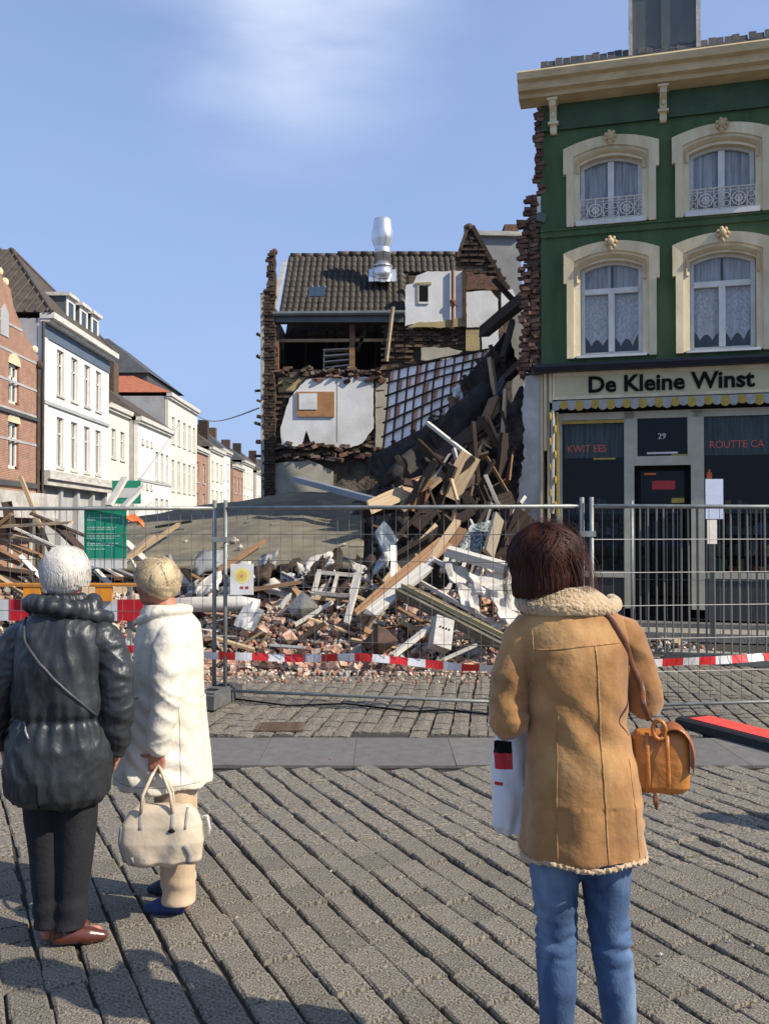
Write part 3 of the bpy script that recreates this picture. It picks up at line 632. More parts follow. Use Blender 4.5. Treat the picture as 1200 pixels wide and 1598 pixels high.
# roof: slope from the eave back to the ridge
z_e, z_r = mz(491), P(600, 402, 24.2).z; y_r = 2.2; sl_ = math.atan2(z_r - z_e, y_r)
mb = MB(); xl, xr = mx(436), mx(716)
sweep(mb, [(-.02, z_e - .06), (y_r, z_r - .06), (y_r + 2.6, z_e - .06), (y_r + 2.6, z_e - .2), (y_r, z_r - .2), (.02, z_e - .2)], xl, xr + .35); roof = mb.build('roof', M_woodD, dh)
ti = []
for k in range(4):
    r_ = random.Random(k); mb = MB(); n_ = 7; vs = []
    for i in range(n_):
        q = i / (n_ - 1); h = .038 * math.sin(q * 2 * math.pi * .95 + .3); vs += [(-.13 + .26 * q, -.19, h + .02), (-.13 + .26 * q, .19, h + r_.uniform(-.003, .003)), (-.13 + .26 * q, -.19, h - .012)]
    mb.add(vs, [(3 * i, 3 * i + 3, 3 * i + 4, 3 * i + 1) for i in range(n_ - 1)] + [(3 * i, 3 * i + 2, 3 * i + 5, 3 * i + 3) for i in range(n_ - 1)]); ti.append(mb.mesh('roof_tile', M_tile, True))
slen = math.hypot(y_r, z_r - z_e); nr = 11; ncl = 27
hole = lambda x, t: (mx(634) - .05 < x + 0.12 and x < mx(724) and t < .80 and x > mx(629))
tn = 0
for r_ in range(nr):
    for c in range(ncl + 3):
        x = xl + .12 + c * (xr + .3 - xl - .2) / (ncl + 2); t = (r_ + .35) / nr
        px_at = 600 + x / (MY + y_r * t) * F
        xi = x
        if px_at > 714 or (px_at > 632 and t < .74): continue
        if 575 < px_at < 615 and .38 < t < .62: pass
        if tn > 298: continue
        link('roof_tile', rnd.choice(ti), roof, (xi, y_r * t, z_e + (z_r - z_e) * t + .03), (sl_ + rnd.uniform(-.015, .03), rnd.uniform(-.03, .03), rnd.uniform(-.02, .02))); tn += 1
for c in range(14): mb = MB(); mb.tube([(-.17, 0, 0), (.17, 0, .005)], [.10, .085], 8); link('ridge_tile', mb.mesh('ridge_tile', M_tile, True), roof, (xl + .2 + c * .31, y_r + .02, z_r + .03 + (.05 if c > 3 else 0)))
mb = MB(); mb.tube([(xl - .15, -.14, z_e - .02), (mx(632), -.14, z_e + .01)], .065, 8); mb.bb(xl - .12, mx(630), -.1, -.02, z_e - .2, z_e - .03); mb.build('gutter', M_lead, dh)
a = P(496, 462, 22.9); mb = MB(); Rm = Euler((sl_, 0, 0)).to_matrix(); sk = MB(); sk.box((0, 0, .05), (.52, .62, .1), Rm); so_ = link('skylight', sk.mesh('skylight', M_gfr), dh, (a.x, .78, a.z - .02))
mb = MB(); mb.box(Rm @ Vector((0, 0, .11)), (.40, .48, .012), Rm); mb.build('pane', mat('skylight_glass', (.03, .05, .08), None, 4, .15, 0), so_)
# silver flue
fl = MB(); fx, fy, fz = mx(597) * 22.9 / 22, .95, P(597, 430, 22.9).z
f1 = MB(); f1.tube([(0, 0, -.1), (0, 0, .22)], .235, 20); f1.tube([(0, 0, .22), (0, 0, .25)], .25, 20)
prof2 = [(.20, .25), (.20, .55), (.215, .56), (.215, .60), (.20, .61), (.20, .72), (.27, .88), (.275, 1.12), (.24, 1.22), (.24, 1.30), (.21, 1.42), (.12, 1.47)]
f2 = MB(); f2.loft([(0, 0, z, r, r) for r, z in prof2], 22); f1 = f1.build('flue', M_silver, dh, True); f1.location = (fx, fy, fz)
f2.build('cowl', M_silver, f1, False)
for p in f1.children[0].data.polygons: p.use_smooth = True
mb = MB()
for i in range(5): mb.box((-.28 + i * .14, -.05, .0), (.125, .62 + rnd.uniform(-.08, .08), .02), Rm @ Euler((0, rnd.uniform(-.1, .1), 0)).to_matrix())
mb.build('flashing', M_silver, f1)
# attic timbers
def beam(mb, a, b, w=.09, t=.09, Y0=0, Y1=0, mi=0):
    A = Vector((a[0], Y0, a[1])); B = Vector((b[0], Y1, b[1])); d = B - A; q = d.to_track_quat('X', 'Z').to_matrix(); mb.box((A + B) / 2, (d.length, t, w), q, mi)
def tb(name, p0, p1, w, mt, Y0=0.0, Y1=None, t=.09, parent=None):
    mb = MB(); beam(mb, (mx(p0[0]), mz(p0[1])), (mx(p1[0]), mz(p1[1])), w, t, Y0, Y0 if Y1 is None else Y1); return mb.build(name, mt, parent or dh)
tb('post', (430, 575), (430, 503), .13, M_wood, .12); tb('post', (549, 575), (549, 503), .13, M_wood, .2); tb('rail', (433, 528), (600, 527), .07, M_woodP, .3)
tb('wall_plate', (431, 499), (630, 497), .14, M_wood, .1, t=.2); tb('rail', (435, 512), (560, 512), .05, M_woodD, .9)
for x in (470, 505, 520, 585): tb('rafter_post', (x, 578), (x, 500), .06, M_woodD, 1.2)
for i in range(5): tb('shelf_board', (502, 540 + i * 9), (544, 538 + i * 8), .03, M_woodW, .6 + .05 * i, t=.3)
tb('shelf_post', (503, 575), (503, 537), .03, M_woodW, .6)
tb('brace', (556, 545), (575, 500), .09, M_woodD, .3); tb('brace', (520, 560), (560, 510), .06, M_wood, .9)
lp = MB(); beam(lp, (mx(603), mz(566)), (mx(613), mz(484)), .07, .06, -.2, -.35); tag(lp.build('loose_plank', M_woodP), 'tall pale plank leaning upright against the eaves beside the open attic', 'plank').location = (0, MY, 0)
# plaster walls
def wl(name, pts, mt, y0, th=.06, amp=.02, seed=0, parent=None):
    mb = MB(); mb.prism(jag(MP(pts), .10, amp, seed=seed), y0, y0 + th); return mb.build(name, mt, parent or dh)
pw = wl('plaster_wall', [(440, 697), (438, 668), (452, 622), (478, 592), (520, 590), (583, 588), (583, 668), (565, 692), (545, 700), (500, 694), (486, 692), (478, 672), (470, 696)], M_wall, -.06, .16, .012, 1)
mb = MB(); mb.bb(mx(526), mx(527.2), -.068, -.06, mz(690), mz(594)); mb.build('plaster_joint', M_beige, pw)
wb = wl('board', [(463, 651), (463, 612), (522, 612), (522, 651)], mat('orange_board', (.42, .22, .09), (.30, .15, .06), 6, .7, .2), -.10, .035, 0, 2)
wl('paper', [(467, 640), (467, 615), (495, 615), (495, 640)], M_wall, -.115, .012, 0, 2, wb)
wl('base_plaster', [(427, 830), (427, 724), (482, 718), (520, 735), (520, 830)], M_beige, -.02, .1, .015, 4)
wl('ochre_patch', [(434, 612), (434, 586), (478, 588), (455, 612)], M_ochre, .02, .08, .02, 5)
wl('pilaster_strip', [(586, 700), (586, 590), (606, 590), (606, 700)], M_beige, .0, .1, .01, 6)
for py in (580, 590, 698, 712):          # rough ledges of broken floor
    for i in range(26):
        x = mx(432 + i * 6.5); mb = MB(); mb.box((0, 0, 0), (rnd.uniform(.08, .25), rnd.uniform(.1, .25), rnd.uniform(.04, .10)), Euler((rnd.uniform(-.4, .4), rnd.uniform(-.4, .4), rnd.uniform(-.5, .5))).to_matrix())
        if rnd.random() < .8: link('broken_edge', mb.mesh('broken_edge', rnd.choice([M_brkD, M_grime, M_brk])), lw, (x, -.02, mz(py) + rnd.uniform(-.07, .07)))
# upper right rooms
mb = MB(); mb.prism(MP([(634, 430), (722, 430), (722, 545), (634, 545)]), .5, .6); 
r1 = wl('upper_room_wall', [(632, 510), (632, 455), (634, 446), (645, 444), (650, 432), (668, 425), (722, 424), (722, 500), (700, 510), (660, 505)], M_wall, -.10, .2, .015, 7)
w1 = wl('small_window', [(654, 474), (654, 448), (668, 448), (668, 474)], M_black, -.115, .02, 0, 1, r1)
wl('window_sash', [(653, 476), (653, 473), (669, 473), (669, 476)], M_white, -.13, .03, 0, 1, w1); wl('window_jamb', [(651, 476), (651, 445), (654, 445), (654, 476)], M_beige, -.125, .03, 0, 1, w1); wl('window_head', [(648, 447), (648, 443), (673, 442), (673, 446)], M_ochre, -.125, .03, 0, 1, w1)
wl('ochre_skirting', [(636, 512), (650, 505), (690, 503), (722, 497), (722, 511), (690, 513)], M_ochre, -.12, .03, .012, 8)
pp = MB(); pp.tube([(mx(706), -.16, mz(424)), (mx(706), -.16, mz(510))], .035, 8); pp.ell((mx(706), -.17, mz(473)), (.07, .06, .07), 8, 6); pp.tube([(mx(706), -.17, mz(473)), (mx(711), -.2, mz(480))], .03, 6); pp.build('brown_pipe', mat('rusty_pipe', (.22, .085, .045), None, 8, .7), dh)
tb('corner_post', (724, 425), (724, 512), .09, M_woodD, -.12)
wl('room_wall', [(728, 512), (727, 457), (750, 455), (766, 455), (777, 468), (777, 510)], M_wall, -.08, .18, .01, 9)
wl('brick_patch', [(728, 452), (728, 425), (775, 432), (790, 452)], M_brk, -.02, .1, .03, 9)
wl('ochre_door', [(727, 548), (727, 514), (749, 514), (749, 548)], M_ochre, -.05, .1, .0, 10)
wl('room_wall', [(752, 548), (752, 500), (778, 495), (778, 545)], M_wall, -.07, .1, .01, 11)
wl('room_wall', [(783, 480), (783, 455), (800, 452), (810, 470), (800, 480)], M_wall, -.03, .1, .01, 12)
wl('cream_patch', [(657, 562), (657, 543), (700, 542), (722, 548), (700, 562)], M_beige, -.02, .1, .02, 13)
sr_ = wl('grey_side_roof', [(745, 358), (816, 361), (820, 462), (802, 466), (783, 425)], M_grey, .4, .2, .0, 14)
wl('white_verge', [(742, 360), (744, 353), (818, 355), (818, 362)], M_woodW, .3, .25, 0, 15, sr_)
tb('verge_rafter', (738, 352), (800, 465), .10, M_woodD, .06); tb('verge_rafter', (732, 350), (715, 400), .08, M_brkD, .06)
mb = MB(); mb.bb(mx(793), mx(816), .6, 1.3, mz(360), mz(337)); mb.build('chimney_stack', M_brk, dh)
mb = MB(); mb.ell((mx(733), .1, mz(353)), (.13, .12, .10), 8, 6); mb.ell((mx(428), 0, mz(393)), (.08, .1, .08), 8, 6); mb.build('ridge_stone', M_brkD, dh)
wl('grey_return_wall', [(778, 620), (780, 490), (812, 465), (822, 470), (822, 620)], mat('grey_render', (.28, .27, .25), None, 3, .9, .5), .3, .1, .02, 16)  # return wall in one mottled grey render

# ---------------------------------------------------------------- rubble heap
def sm(t): t = max(0, min(1, t)); return t * t * (3 - 2 * t)
def H(x, y):
    front = .72 * sm((y - 10.9) / 2.0)
    fade = 1 - sm((x - 1.5) / 1.0) * (1 - sm((y - 15.0) / 1.0)); left = sm((x + 7.2) / 1.2)
    back = sm((y - 14.2) / 4.0) * (.35 + .9 * sm((x + 1.6) / 1.2) + 2.2 * sm((x + 1.0) / 3.0))
    return (front * fade + back * (fade if y < 15.6 else 1)) * left
hv = []; nx, ny = 150, 130
for i in range(nx + 1):
    for j in range(ny + 1):
        x = -7.4 + i * (11.0) / nx; y = 10.7 + j * 11.2 / ny; h = H(x, y)
        if x > 2.6 and y > 15.2: x = 2.6 + (x - 2.6) * .05
        hv.append((x, y, h * (1 + .22 * nz3(x * 1.7, y * 1.7, 0)) + min(1, h * 3) * (.10 * nz3(x * 5, y * 5, 1) + .05 * nz3(x * 14, y * 14, 2)) - .05))
mb = MB(); mb.add(hv, [(i * (ny + 1) + j, (i + 1) * (ny + 1) + j, (i + 1) * (ny + 1) + j + 1, i * (ny + 1) + j + 1) for i in range(nx) for j in range(ny)])
M_heap = mat('rubble_earth', (.12, .09, .068), (.035, .027, .022), 5, .95, 1.0, 20, dist=.04, col3=(.20, .15, .11), s3=1.5)
tag(mb.build('rubble_heap', M_heap), 'mound of crushed masonry and mortar under the collapsed house', kind='stuff')
def HZ(x, y): return H(x, y) * (1 + .22 * nz3(x * 1.7, y * 1.7, 0))
# fine rubble
M_mort2 = mat('pale_mortar', (.62, .53, .42), (.38, .31, .24), 8, .95, .8, 40); M_conc = mat('concrete_bits', (.34, .33, .30), (.22, .21, .19), 8, .95, .8, 40); M_redbit = mat('red_brick_bits', (.44, .22, .14), (.22, .10, .065), 8, .95, .8, 40); M_blk = mat('dark_bits', (.05, .045, .04), None, 8, .9)
def chunk(mb, c, r, mi=0, q=None):
    rr = q or rnd; vs = []
    for sx, sy, sz in ((1, 0, 0), (-1, 0, 0), (0, 1, 0), (0, -1, 0), (0, 0, 1), (0, 0, -1), (.6, .6, .6), (-.6, -.6, -.5), (.6, -.6, .55), (-.6, .6, -.5)):
        vs.append(Vector((sx * r * rr.uniform(.6, 1.1), sy * r * rr.uniform(.6, 1.1), sz * r * rr.uniform(.45, .9))))
    bm = bmesh.new(); 
    for v in vs: bm.verts.new(v)
    bmesh.ops.convex_hull(bm, input=bm.verts); bm.verts.index_update()
    used = [v for v in bm.verts if v.link_faces]; ix = {v: i for i, v in enumerate(used)}
    out = [Vector(c) + v.co for v in used]; fs = [tuple(ix[v] for v in f.verts) for f in bm.faces]; bm.free(); mb.add(out, fs, mi)
proto = []
for k in range(40):
    m2 = MB(); chunk(m2, (0, 0, 0), 1.0); proto.append((m2.v, m2.f))
fine = MB()
def scatter(n, xr, yr, sz, wts, lift=.0):
    for _ in range(n):
        x = rnd.uniform(*xr); y = rnd.uniform(*yr); s_ = rnd.uniform(*sz)
        if x > 2.4 and y > 15: continue
        z = max(0, HZ(x, y)) + s_ * .2 + lift; Mx = Matrix.Translation((x, y, z)) @ Euler((rnd.uniform(0, 6), rnd.uniform(0, 6), rnd.uniform(0, 6))).to_matrix().to_4x4() @ Matrix.Scale(s_, 4)
        vs, fs = rnd.choice(proto); fine.add([Mx @ Vector(v) for v in vs], fs, rnd.choices(range(5), wts)[0])
scatter(9500, (-4.2, 1.9), (10.75, 13.2), (.010, .052), (3, 5, 2.5, 4, 1.6))
scatter(700, (-3.2, 2.4), (10.2, 11.0), (.008, .03), (4, 4, 2, 3, 1))
scatter(1900, (-7, 2.4), (13, 20), (.02, .08), (2, 1, 1, 4, 4))
scatter(160, (2.2, 4.6), (12.6, 14.2), (.02, .07), (2, 2, 3, 1, 2))
scatter(500, (-7, -3.4), (10.8, 13), (.03, .09), (3, 3, 2, 3, 1))
tag(fine.build('crushed_rubble', [M_redbit, M_mort2, M_conc, M_brkL, M_blk]), 'loose chips of brick, mortar and concrete strewn over the heap', kind='stuff')
# individual bricks and brick lumps on the front of the heap
bl = []
for k in range(8):
    r_ = random.Random(70 + k); mb = MB(); ln = r_.choice([.21, .21, .14, .10]); mb.box((0, 0, 0), (ln, .10, .062)); mb.v = [(x + r_.uniform(-.014, .014), y + r_.uniform(-.01, .01), z + r_.uniform(-.006, .006)) for x, y, z in mb.v]; bl.append(mb.mesh('brick', M_brkL if k % 3 else M_brk))
for i in range(285):
    x = rnd.uniform(-3.1, 1.6); y = 10.9 + rnd.random() ** 1.4 * 1.9; o = link('brick', rnd.choice(bl), None, (x, y, max(.02, HZ(x, y)) + rnd.uniform(.0, .06)), (rnd.uniform(-.7, .7), rnd.uniform(-.7, .7), rnd.uniform(0, 6.3)))
    tag(o, 'loose whole or broken brick lying on the front slope of the rubble heap', 'brick', 'loose bricks on the front slope of the heap')
for i in range(46):
    r_ = random.Random(900 + i); mb = MB(); s_ = r_.uniform(.09, .2); chunk(mb, (0, 0, 0), s_, 0, r_); x = rnd.uniform(-3.2, 1.8); y = rnd.uniform(11.2, 13.2)
    o = link('masonry_lump', mb.mesh('masonry_lump', rnd.choice([M_brkL, M_mort2, M_conc, M_brkL])), None, (x, y, HZ(x, y) + s_ * .3), (0, 0, rnd.uniform(0, 6)))
    tag(o, 'lump of masonry still stuck together on the rubble heap', 'rubble lump', 'masonry lumps on the heap')
# ---------------------------------------------------------------- collapsed pieces that single out
def plank_mesh(name, mt, seed=0, ragged=True):
    r_ = random.Random(seed); mb = MB(); n_ = 5; vs = []
    for i in range(n_):
        q = i / (n_ - 1) - .5
        for y, z in ((-.5, -.5), (.5, -.5), (.5, .5), (-.5, .5)):
            e = r_.uniform(-.03, .03) if ragged and i in (0, n_ - 1) else 0; bend = .25 * math.sin(q * 3 + seed) * 0
            vs.append((q + e, y * (1 + r_.uniform(-.06, .06)), z + bend))
    fs = [(i * 4 + j, i * 4 + (j + 1) % 4, i * 4 + 4 + (j + 1) % 4, i * 4 + 4 + j) for i in range(n_ - 1) for j in range(4)] + [(3, 2, 1, 0), (16, 17, 18, 19)]
    mb.add(vs, fs); return mb.mesh(name, mt)
PM = {}
def piece(name, A, B, w, t, mt, label, cat, roll=0.0, group=None, seed=None):
    A = Vector(A); B = Vector(B); d = B - A; key = (name, mt.name, (seed if seed is not None else rnd.randrange(4)))
    if key not in PM: PM[key] = plank_mesh(name, mt, key[2])
    q = d.to_track_quat('X', 'Z').to_matrix() @ Euler((roll, 0, 0)).to_matrix()
    o = link(name, PM[key], None, (A + B) / 2, q.to_euler(), (d.length, w, t)); return tag(o, label, cat, group)
def sheet(name, pts, mt, label, cat, th=.03, n=8, amp=.03, seed=0, group=None, parent=None, jagg=0):
    """a bent sheet between four corners (world points: a b c d, anticlockwise)"""
    a, b, c, d = [Vector(p) for p in pts]; o_ = (a + b + c + d) / 4; nr = (b - a).cross(d - a).normalized(); r_ = random.Random(seed); mb = MB(); vs = []
    for k in (0, 1):
        for i in range(n + 1):
            for j in range(n + 1):
                u, v = i / n, j / n
                if jagg and i in (0, n): v = min(1, max(0, v)); u += r_.uniform(-jagg, jagg)
                if jagg and j in (0, n): v += r_.uniform(-jagg, jagg)
                p = (a * (1 - u) + b * u) * (1 - v) + (d * (1 - u) + c * u) * v
                h = amp * (nz3(u * 2.3 + seed, v * 2.3, 3) * 2 + .5 * nz3(u * 7, v * 7, seed)) - k * th
                vs.append(p + nr * h - o_)
    m = (n + 1); K = m * m
    fs = [(i * m + j, (i + 1) * m + j, (i + 1) * m + j + 1, i * m + j + 1) for i in range(n) for j in range(n)]
    fs += [tuple(K + q for q in reversed(f)) for f in fs]
    rim = [(i * m, (i + 1) * m) for i in range(n)] + [(n * m + j, n * m + j + 1) for j in range(n)] + [((i + 1) * m + n, i * m + n) for i in range(n)] + [(j + 1, j) for j in range(n)]
    fs += [(p, q, q + K, p + K) for p, q in rim]
    mb.add(vs, fs); o = mb.build(name, mt, parent, n > 3 and amp > .05); o.location = o_
    return tag(o, label, cat, group) if label else o
# fallen flat roof, draped: lower edge near, upper edge far
sl4 = [P(150, 884, 13.4), P(566, 884, 13.3), P(572, 766, 20.0), P(196, 806, 19.4)]
rs = MB(); a, b, c, d = sl4; vs = []; n1, n2 = 46, 26
for k in (0, 1):
    for i in range(n1 + 1):
        for j in range(n2 + 1):
            u, v = i / n1, j / n2
            p = (a * (1 - u) + b * u) * (1 - v) + (d * (1 - u) + c * u) * v
            hump = .12 * math.exp(-((u - .62) / .3) ** 2) * sm(v * 1.1)
            h = hump + .05 * nz3(u * 5, v * 4, 1) + .025 * nz3(u * 14, v * 12, 5) - .10 * sm((.25 - u) / .25) * 0
            if j == 0: p = p + Vector((0, rnd.uniform(-.05, .05), 0))
            vs.append(p + Vector((0, 0, h - .07 * k)))
m = n2 + 1; K = (n1 + 1) * m; fs = [(i * m + j, (i + 1) * m + j, (i + 1) * m + j + 1, i * m + j + 1) for i in range(n1) for j in range(n2)]; fs += [tuple(K + q for q in reversed(f)) for f in fs]
fs += [(p, q, q + K, p + K) for p, q in [(i * m, (i + 1) * m) for i in range(n1)] + [(n1 * m + j, n1 * m + j + 1) for j in range(n2)] + [((i + 1) * m + n2, i * m + n2) for i in range(n1)] + [(j + 1, j) for j in range(n2)]]
rs.add(vs, fs); fr_ = rs.build('fallen_flat_roof', M_bitumen, None, True); tag(fr_, 'collapsed flat bitumen roof sheet lying tilted over the rubble left of the heap', 'fallen roof')
def slabpt(u, v, dz=.0):
    p = (a * (1 - u) + b * u) * (1 - v) + (d * (1 - u) + c * u) * v; hump = .12 * math.exp(-((u - .62) / .3) ** 2) * sm(v * 1.1); return p + Vector((0, 0, hump + dz))
for q, (u0, u1) in enumerate(((.05, .55), (.3, 1.02))):
    piece('fascia_board', slabpt(u0, -.01, -.16 - .05 * q), slabpt(u1, -.015, -.14 - .04 * q), .16, .05, M_woodD if q else M_wood, ('long brown fascia board under the left end of the fallen flat roof', 'long dark fascia board under the right end of the fallen flat roof')[q], 'board')
for i in range(14):
    u = rnd.uniform(.1, .95); v = rnd.uniform(.03, .6); p = slabpt(u, v, .03); m2 = MB(); chunk(m2, (0, 0, 0), rnd.uniform(.03, .09)); o = m2.build('roof_chip', rnd.choice([M_mort2, M_redbit, M_conc])); o.location = p; tag(o, 'small chip of masonry lying on the fallen flat roof', 'rubble chip', 'chips on the fallen flat roof')
piece('lath', slabpt(.10, .02, .05), slabpt(.27, .38, .25), .07, .05, M_woodP, 'short pale lath leaning on the left side of the fallen flat roof', 'lath')
piece('strip', slabpt(.17, .50, .12), slabpt(.30, .55, .12), .16, .04, M_black, 'short black strip lying on the left side of the fallen flat roof', 'strip')
piece('lath', slabpt(.45, -.1, .0), slabpt(.62, .2, .12), .07, .05, M_wood, 'thin orange brown lath poking over the front edge of the fallen flat roof', 'lath')
# grid ceiling hanging diagonally
gp = [P(597, 706, 18.4), P(758, 622, 18.8), P(768, 546, 20.2), P(608, 580, 20.2)]   # BL BR TR TL
A_, B_, C_, D_ = gp
gc = empty('collapsed_ceiling', (A_ + C_) / 2, 'tilted white ceiling panel crossed by a grid of dark battens, hanging in the collapse', 'ceiling panel')
O_ = (A_ + C_) / 2; nrm = (B_ - A_).cross(D_ - A_).normalized(); 
if nrm.y > 0: nrm = -nrm
def gpt(u, v, o=0):
    p = (A_ * (1 - u) + B_ * u) * (1 - v) + (D_ * (1 - u) + C_ * u) * v; return p + nrm * (o + .05 * math.sin(u * 3) * math.sin(v * 3)) - O_
M_pan = mat('pale_insulation', (.95, .85, .74), (.82, .72, .62), 5, .9, .3, 20, rndv=.12); M_orp = mat('terracotta_strip', (.72, .36, .24), (.50, .22, .13), 5, .8, .4, 20, rndv=.2)
nu, nv = 11, 6
for i in range(nu):
    for j in range(nv):
        if (i > 8 and j == 0) or (i == 10 and j < 2): continue
        mb = MB(); f0 = rnd.choice([.15, .3, .75]); u0, u1 = i / nu, (i + 1) / nu; v0, v1 = j / nv, (j + 1) / nv; um = u0 + (u1 - u0) * f0 * .7
        mb.add([gpt(um, v0), gpt(u1, v0), gpt(u1, v1), gpt(um, v1), gpt(um, v0, -.05), gpt(u1, v0, -.05), gpt(u1, v1, -.05), gpt(um, v1, -.05)], [(0, 1, 2, 3), (7, 6, 5, 4), (0, 4, 5, 1), (1, 5, 6, 2), (2, 6, 7, 3), (3, 7, 4, 0)]); mb.build('panel', M_pan, gc)
        mb = MB(); mb.add([gpt(u0, v0, -.01), gpt(um, v0, -.01), gpt(um, v1, -.01), gpt(u0, v1, -.01), gpt(u0, v0, -.06), gpt(um, v0, -.06), gpt(um, v1, -.06), gpt(u0, v1, -.06)], [(0, 1, 2, 3), (7, 6, 5, 4), (0, 4, 5, 1), (1, 5, 6, 2), (2, 6, 7, 3), (3, 7, 4, 0)]); mb.build('terracotta_strip', M_orp, gc)
for i in range(nu + 1): mb = MB(); u = i / nu; mb.tube([gpt(u, -.04 * rnd.random() + (.18 if i > 9 else 0), .02), gpt(u + rnd.uniform(-.01, .01), .5, .02), gpt(u, 1.02, .02)], .015, 5); mb.build('batten', M_woodD, gc)
for j in range(nv + 1): mb = MB(); v = j / nv; mb.tube([gpt(-.02, v, .04), gpt(.5, v + rnd.uniform(-.01, .01), .045), gpt(1.02 if j > 1 else .85, v, .04)], .022, 5); mb.build('batten', M_woodD, gc)
rb = MB(); r2 = random.Random(3)
for _ in range(170): p = P(600 + r2.random() * 105, 700 + r2.random() * 42, 18.2 - r2.random() * .5); vs_, fs_ = proto[r2.randrange(40)]; s_ = r2.uniform(.05, .12); rb.add([Vector(p) + Vector(v) * s_ for v in vs_], fs_)
tag(rb.build('red_tile_fragments', mat('red_tile', (.26, .085, .05), (.13, .045, .03), 7, .9, .6)), 'mass of broken red roof tiles hanging under the batten grid', kind='stuff')
for i in range(6):
    u = rnd.uniform(.55, .75); p = P(770 + rnd.uniform(-8, 8), 780, 1)
wh = sheet('white_scrap', [P(705, 605, 18.6), P(728, 600, 18.6), P(726, 628, 18.5), P(708, 632, 18.5)], M_wall, 'crumpled white scrap hanging on the batten grid', 'scrap', .02, 5, .05, 3)
def pp_(name, p0, Y0, p1, Y1, w, t, mt, label, cat='beam', roll=0.0): return piece(name, P(*p0, Y0), P(*p1, Y1), w, t, mt, label, cat, roll)
pp_('beam', (755, 518), 19.5, (822, 462), 17.5, .20, .22, M_woodD, 'thick dark beam jutting diagonally from the torn wall above the collapse')
pp_('beam', (770, 436), 19, (800, 468), 19, .1, .1, M_woodD, 'short dark rafter stub in front of the grey side roof')
pp_('beam', (784, 560), 17.2, (800, 500), 18.2, .10, .10, M_woodD, 'dark upright stick beside the torn party wall')
pp_('beam', (704, 622), 17.5, (760, 684), 16.8, .13, .10, M_wood, 'split brown beam below the batten grid')
pp_('beam', (765, 560), 17.3, (776, 640), 17.2, .10, .08, M_woodP, 'pale upright post at the right end of the batten grid')
pp_('beam', (776, 640), 17.2, (745, 672), 17, .10, .08, M_woodP, 'pale bent stick below the right end of the batten grid')
pp_('beam', (790, 590), 17.0, (835, 548), 15.95, .16, .12, M_woodD, 'dark joist ramming into the torn wall top')
pp_('beam', (700, 740), 16.6, (790, 585), 17.4, .22, .06, mat('slate_sheet', (.10, .11, .12), None, 4, .5), 'long blackish board leaning along the right side of the grid')
pp_('sheet_board', (755, 700), 16.2, (776, 668), 16.3, .3, .03, M_grey, 'small grey sheet above the splintered beams', 'board', .6)
pp_('gutter_pipe', (462, 748), 17.0, (650, 798), 15.4, .22, .10, mat('blue_grey_metal', (.26, .30, .34), (.18, .21, .25), 4, .45, .2, metal=.3), 'long blue grey metal gutter bent across the top of the fallen flat roof', 'gutter')
# splintered beam knot
kn = MB(); c0 = P(752, 690, 15.9)
kt = empty('splintered_beam', c0, 'splintered end of a pale broken beam bursting out of the dark heap', 'broken beam')
for i in range(13): an = rnd.uniform(0, 6.28); mb = MB(); e = Vector((math.cos(an) * rnd.uniform(.15, .42), rnd.uniform(-.3, .1), math.sin(an) * rnd.uniform(.12, .4))); mb.tube([e * -.1, e * .5 + Vector((rnd.uniform(-.03, .03), 0, 0)), e], [.045, .03, .006], 5); mb.build('splinter', M_woodP if i % 2 else M_wood, kt)
# ------------- big heap of planks, rising right
dirs = [((628, 800), (700, 700)), ((640, 805), (735, 690)), ((655, 815), (750, 700)), ((670, 820), (760, 720)), ((620, 775), (690, 715))]
for i, (q0, q1) in enumerate(dirs): pp_('joist', q0, 15.2 + i * .12, q1, 16.6 + i * .1, .14, .09, [M_woodD, M_wood, M_woodD, M_grey, M_woodW][i], ['dark joist lying lowest of the diagonal joists under the grid', 'brown joist among the diagonal joists under the grid', 'second dark joist of the diagonal joists nearest the splinters', 'grey sheeted joist over the diagonal joists', 'white edged joist above the fallen roof corner'][i], 'joist')
M_felt = mat('torn_roof_felt', (.055, .048, .042), (.022, .019, .017), 3, .85, .7, 14, col3=(.10, .06, .04), s3=2.5)
for i, (q0, Ya, q1, Yb_, w_) in enumerate([((640, 790), 15.9, (790, 640), 17.2, .75), ((600, 760), 16.6, (700, 700), 17.4, .6), ((720, 830), 15.0, (800, 700), 16.3, .6), ((640, 850), 14.6, (720, 770), 15.6, .5), ((745, 640), 17.2, (812, 560), 17.9, .6)]):
    p0, p1 = P(*q0, Ya), P(*q1, Yb_); up_ = Vector((-.35, .1, .6)).normalized() * w_
    sheet('roof_section', [p0, p1, p1 + up_, p0 + up_], M_felt, ['largest dark slumped roof section running up under the batten grid', 'dark roof section left of the joists below the red tiles', 'dark roof section against the plastered pier', 'dark roof section above the white window frames', 'topmost dark roof section under the torn party wall'][i], 'roof section', .08, 8, .09, i + 50, jagg=.03)
    for k in range(3): a_ = p0.lerp(p1, .1 + .3 * k); piece('rafter', a_ + up_ * .02, a_ + up_ * 1.1, .06, .08, M_woodD, 'rafter end sticking out of a slumped roof section', 'rafter', 0, 'rafters on the slumped roof sections')
g1 = 'brown joists and boards jumbled in the dark heap beside the shop'
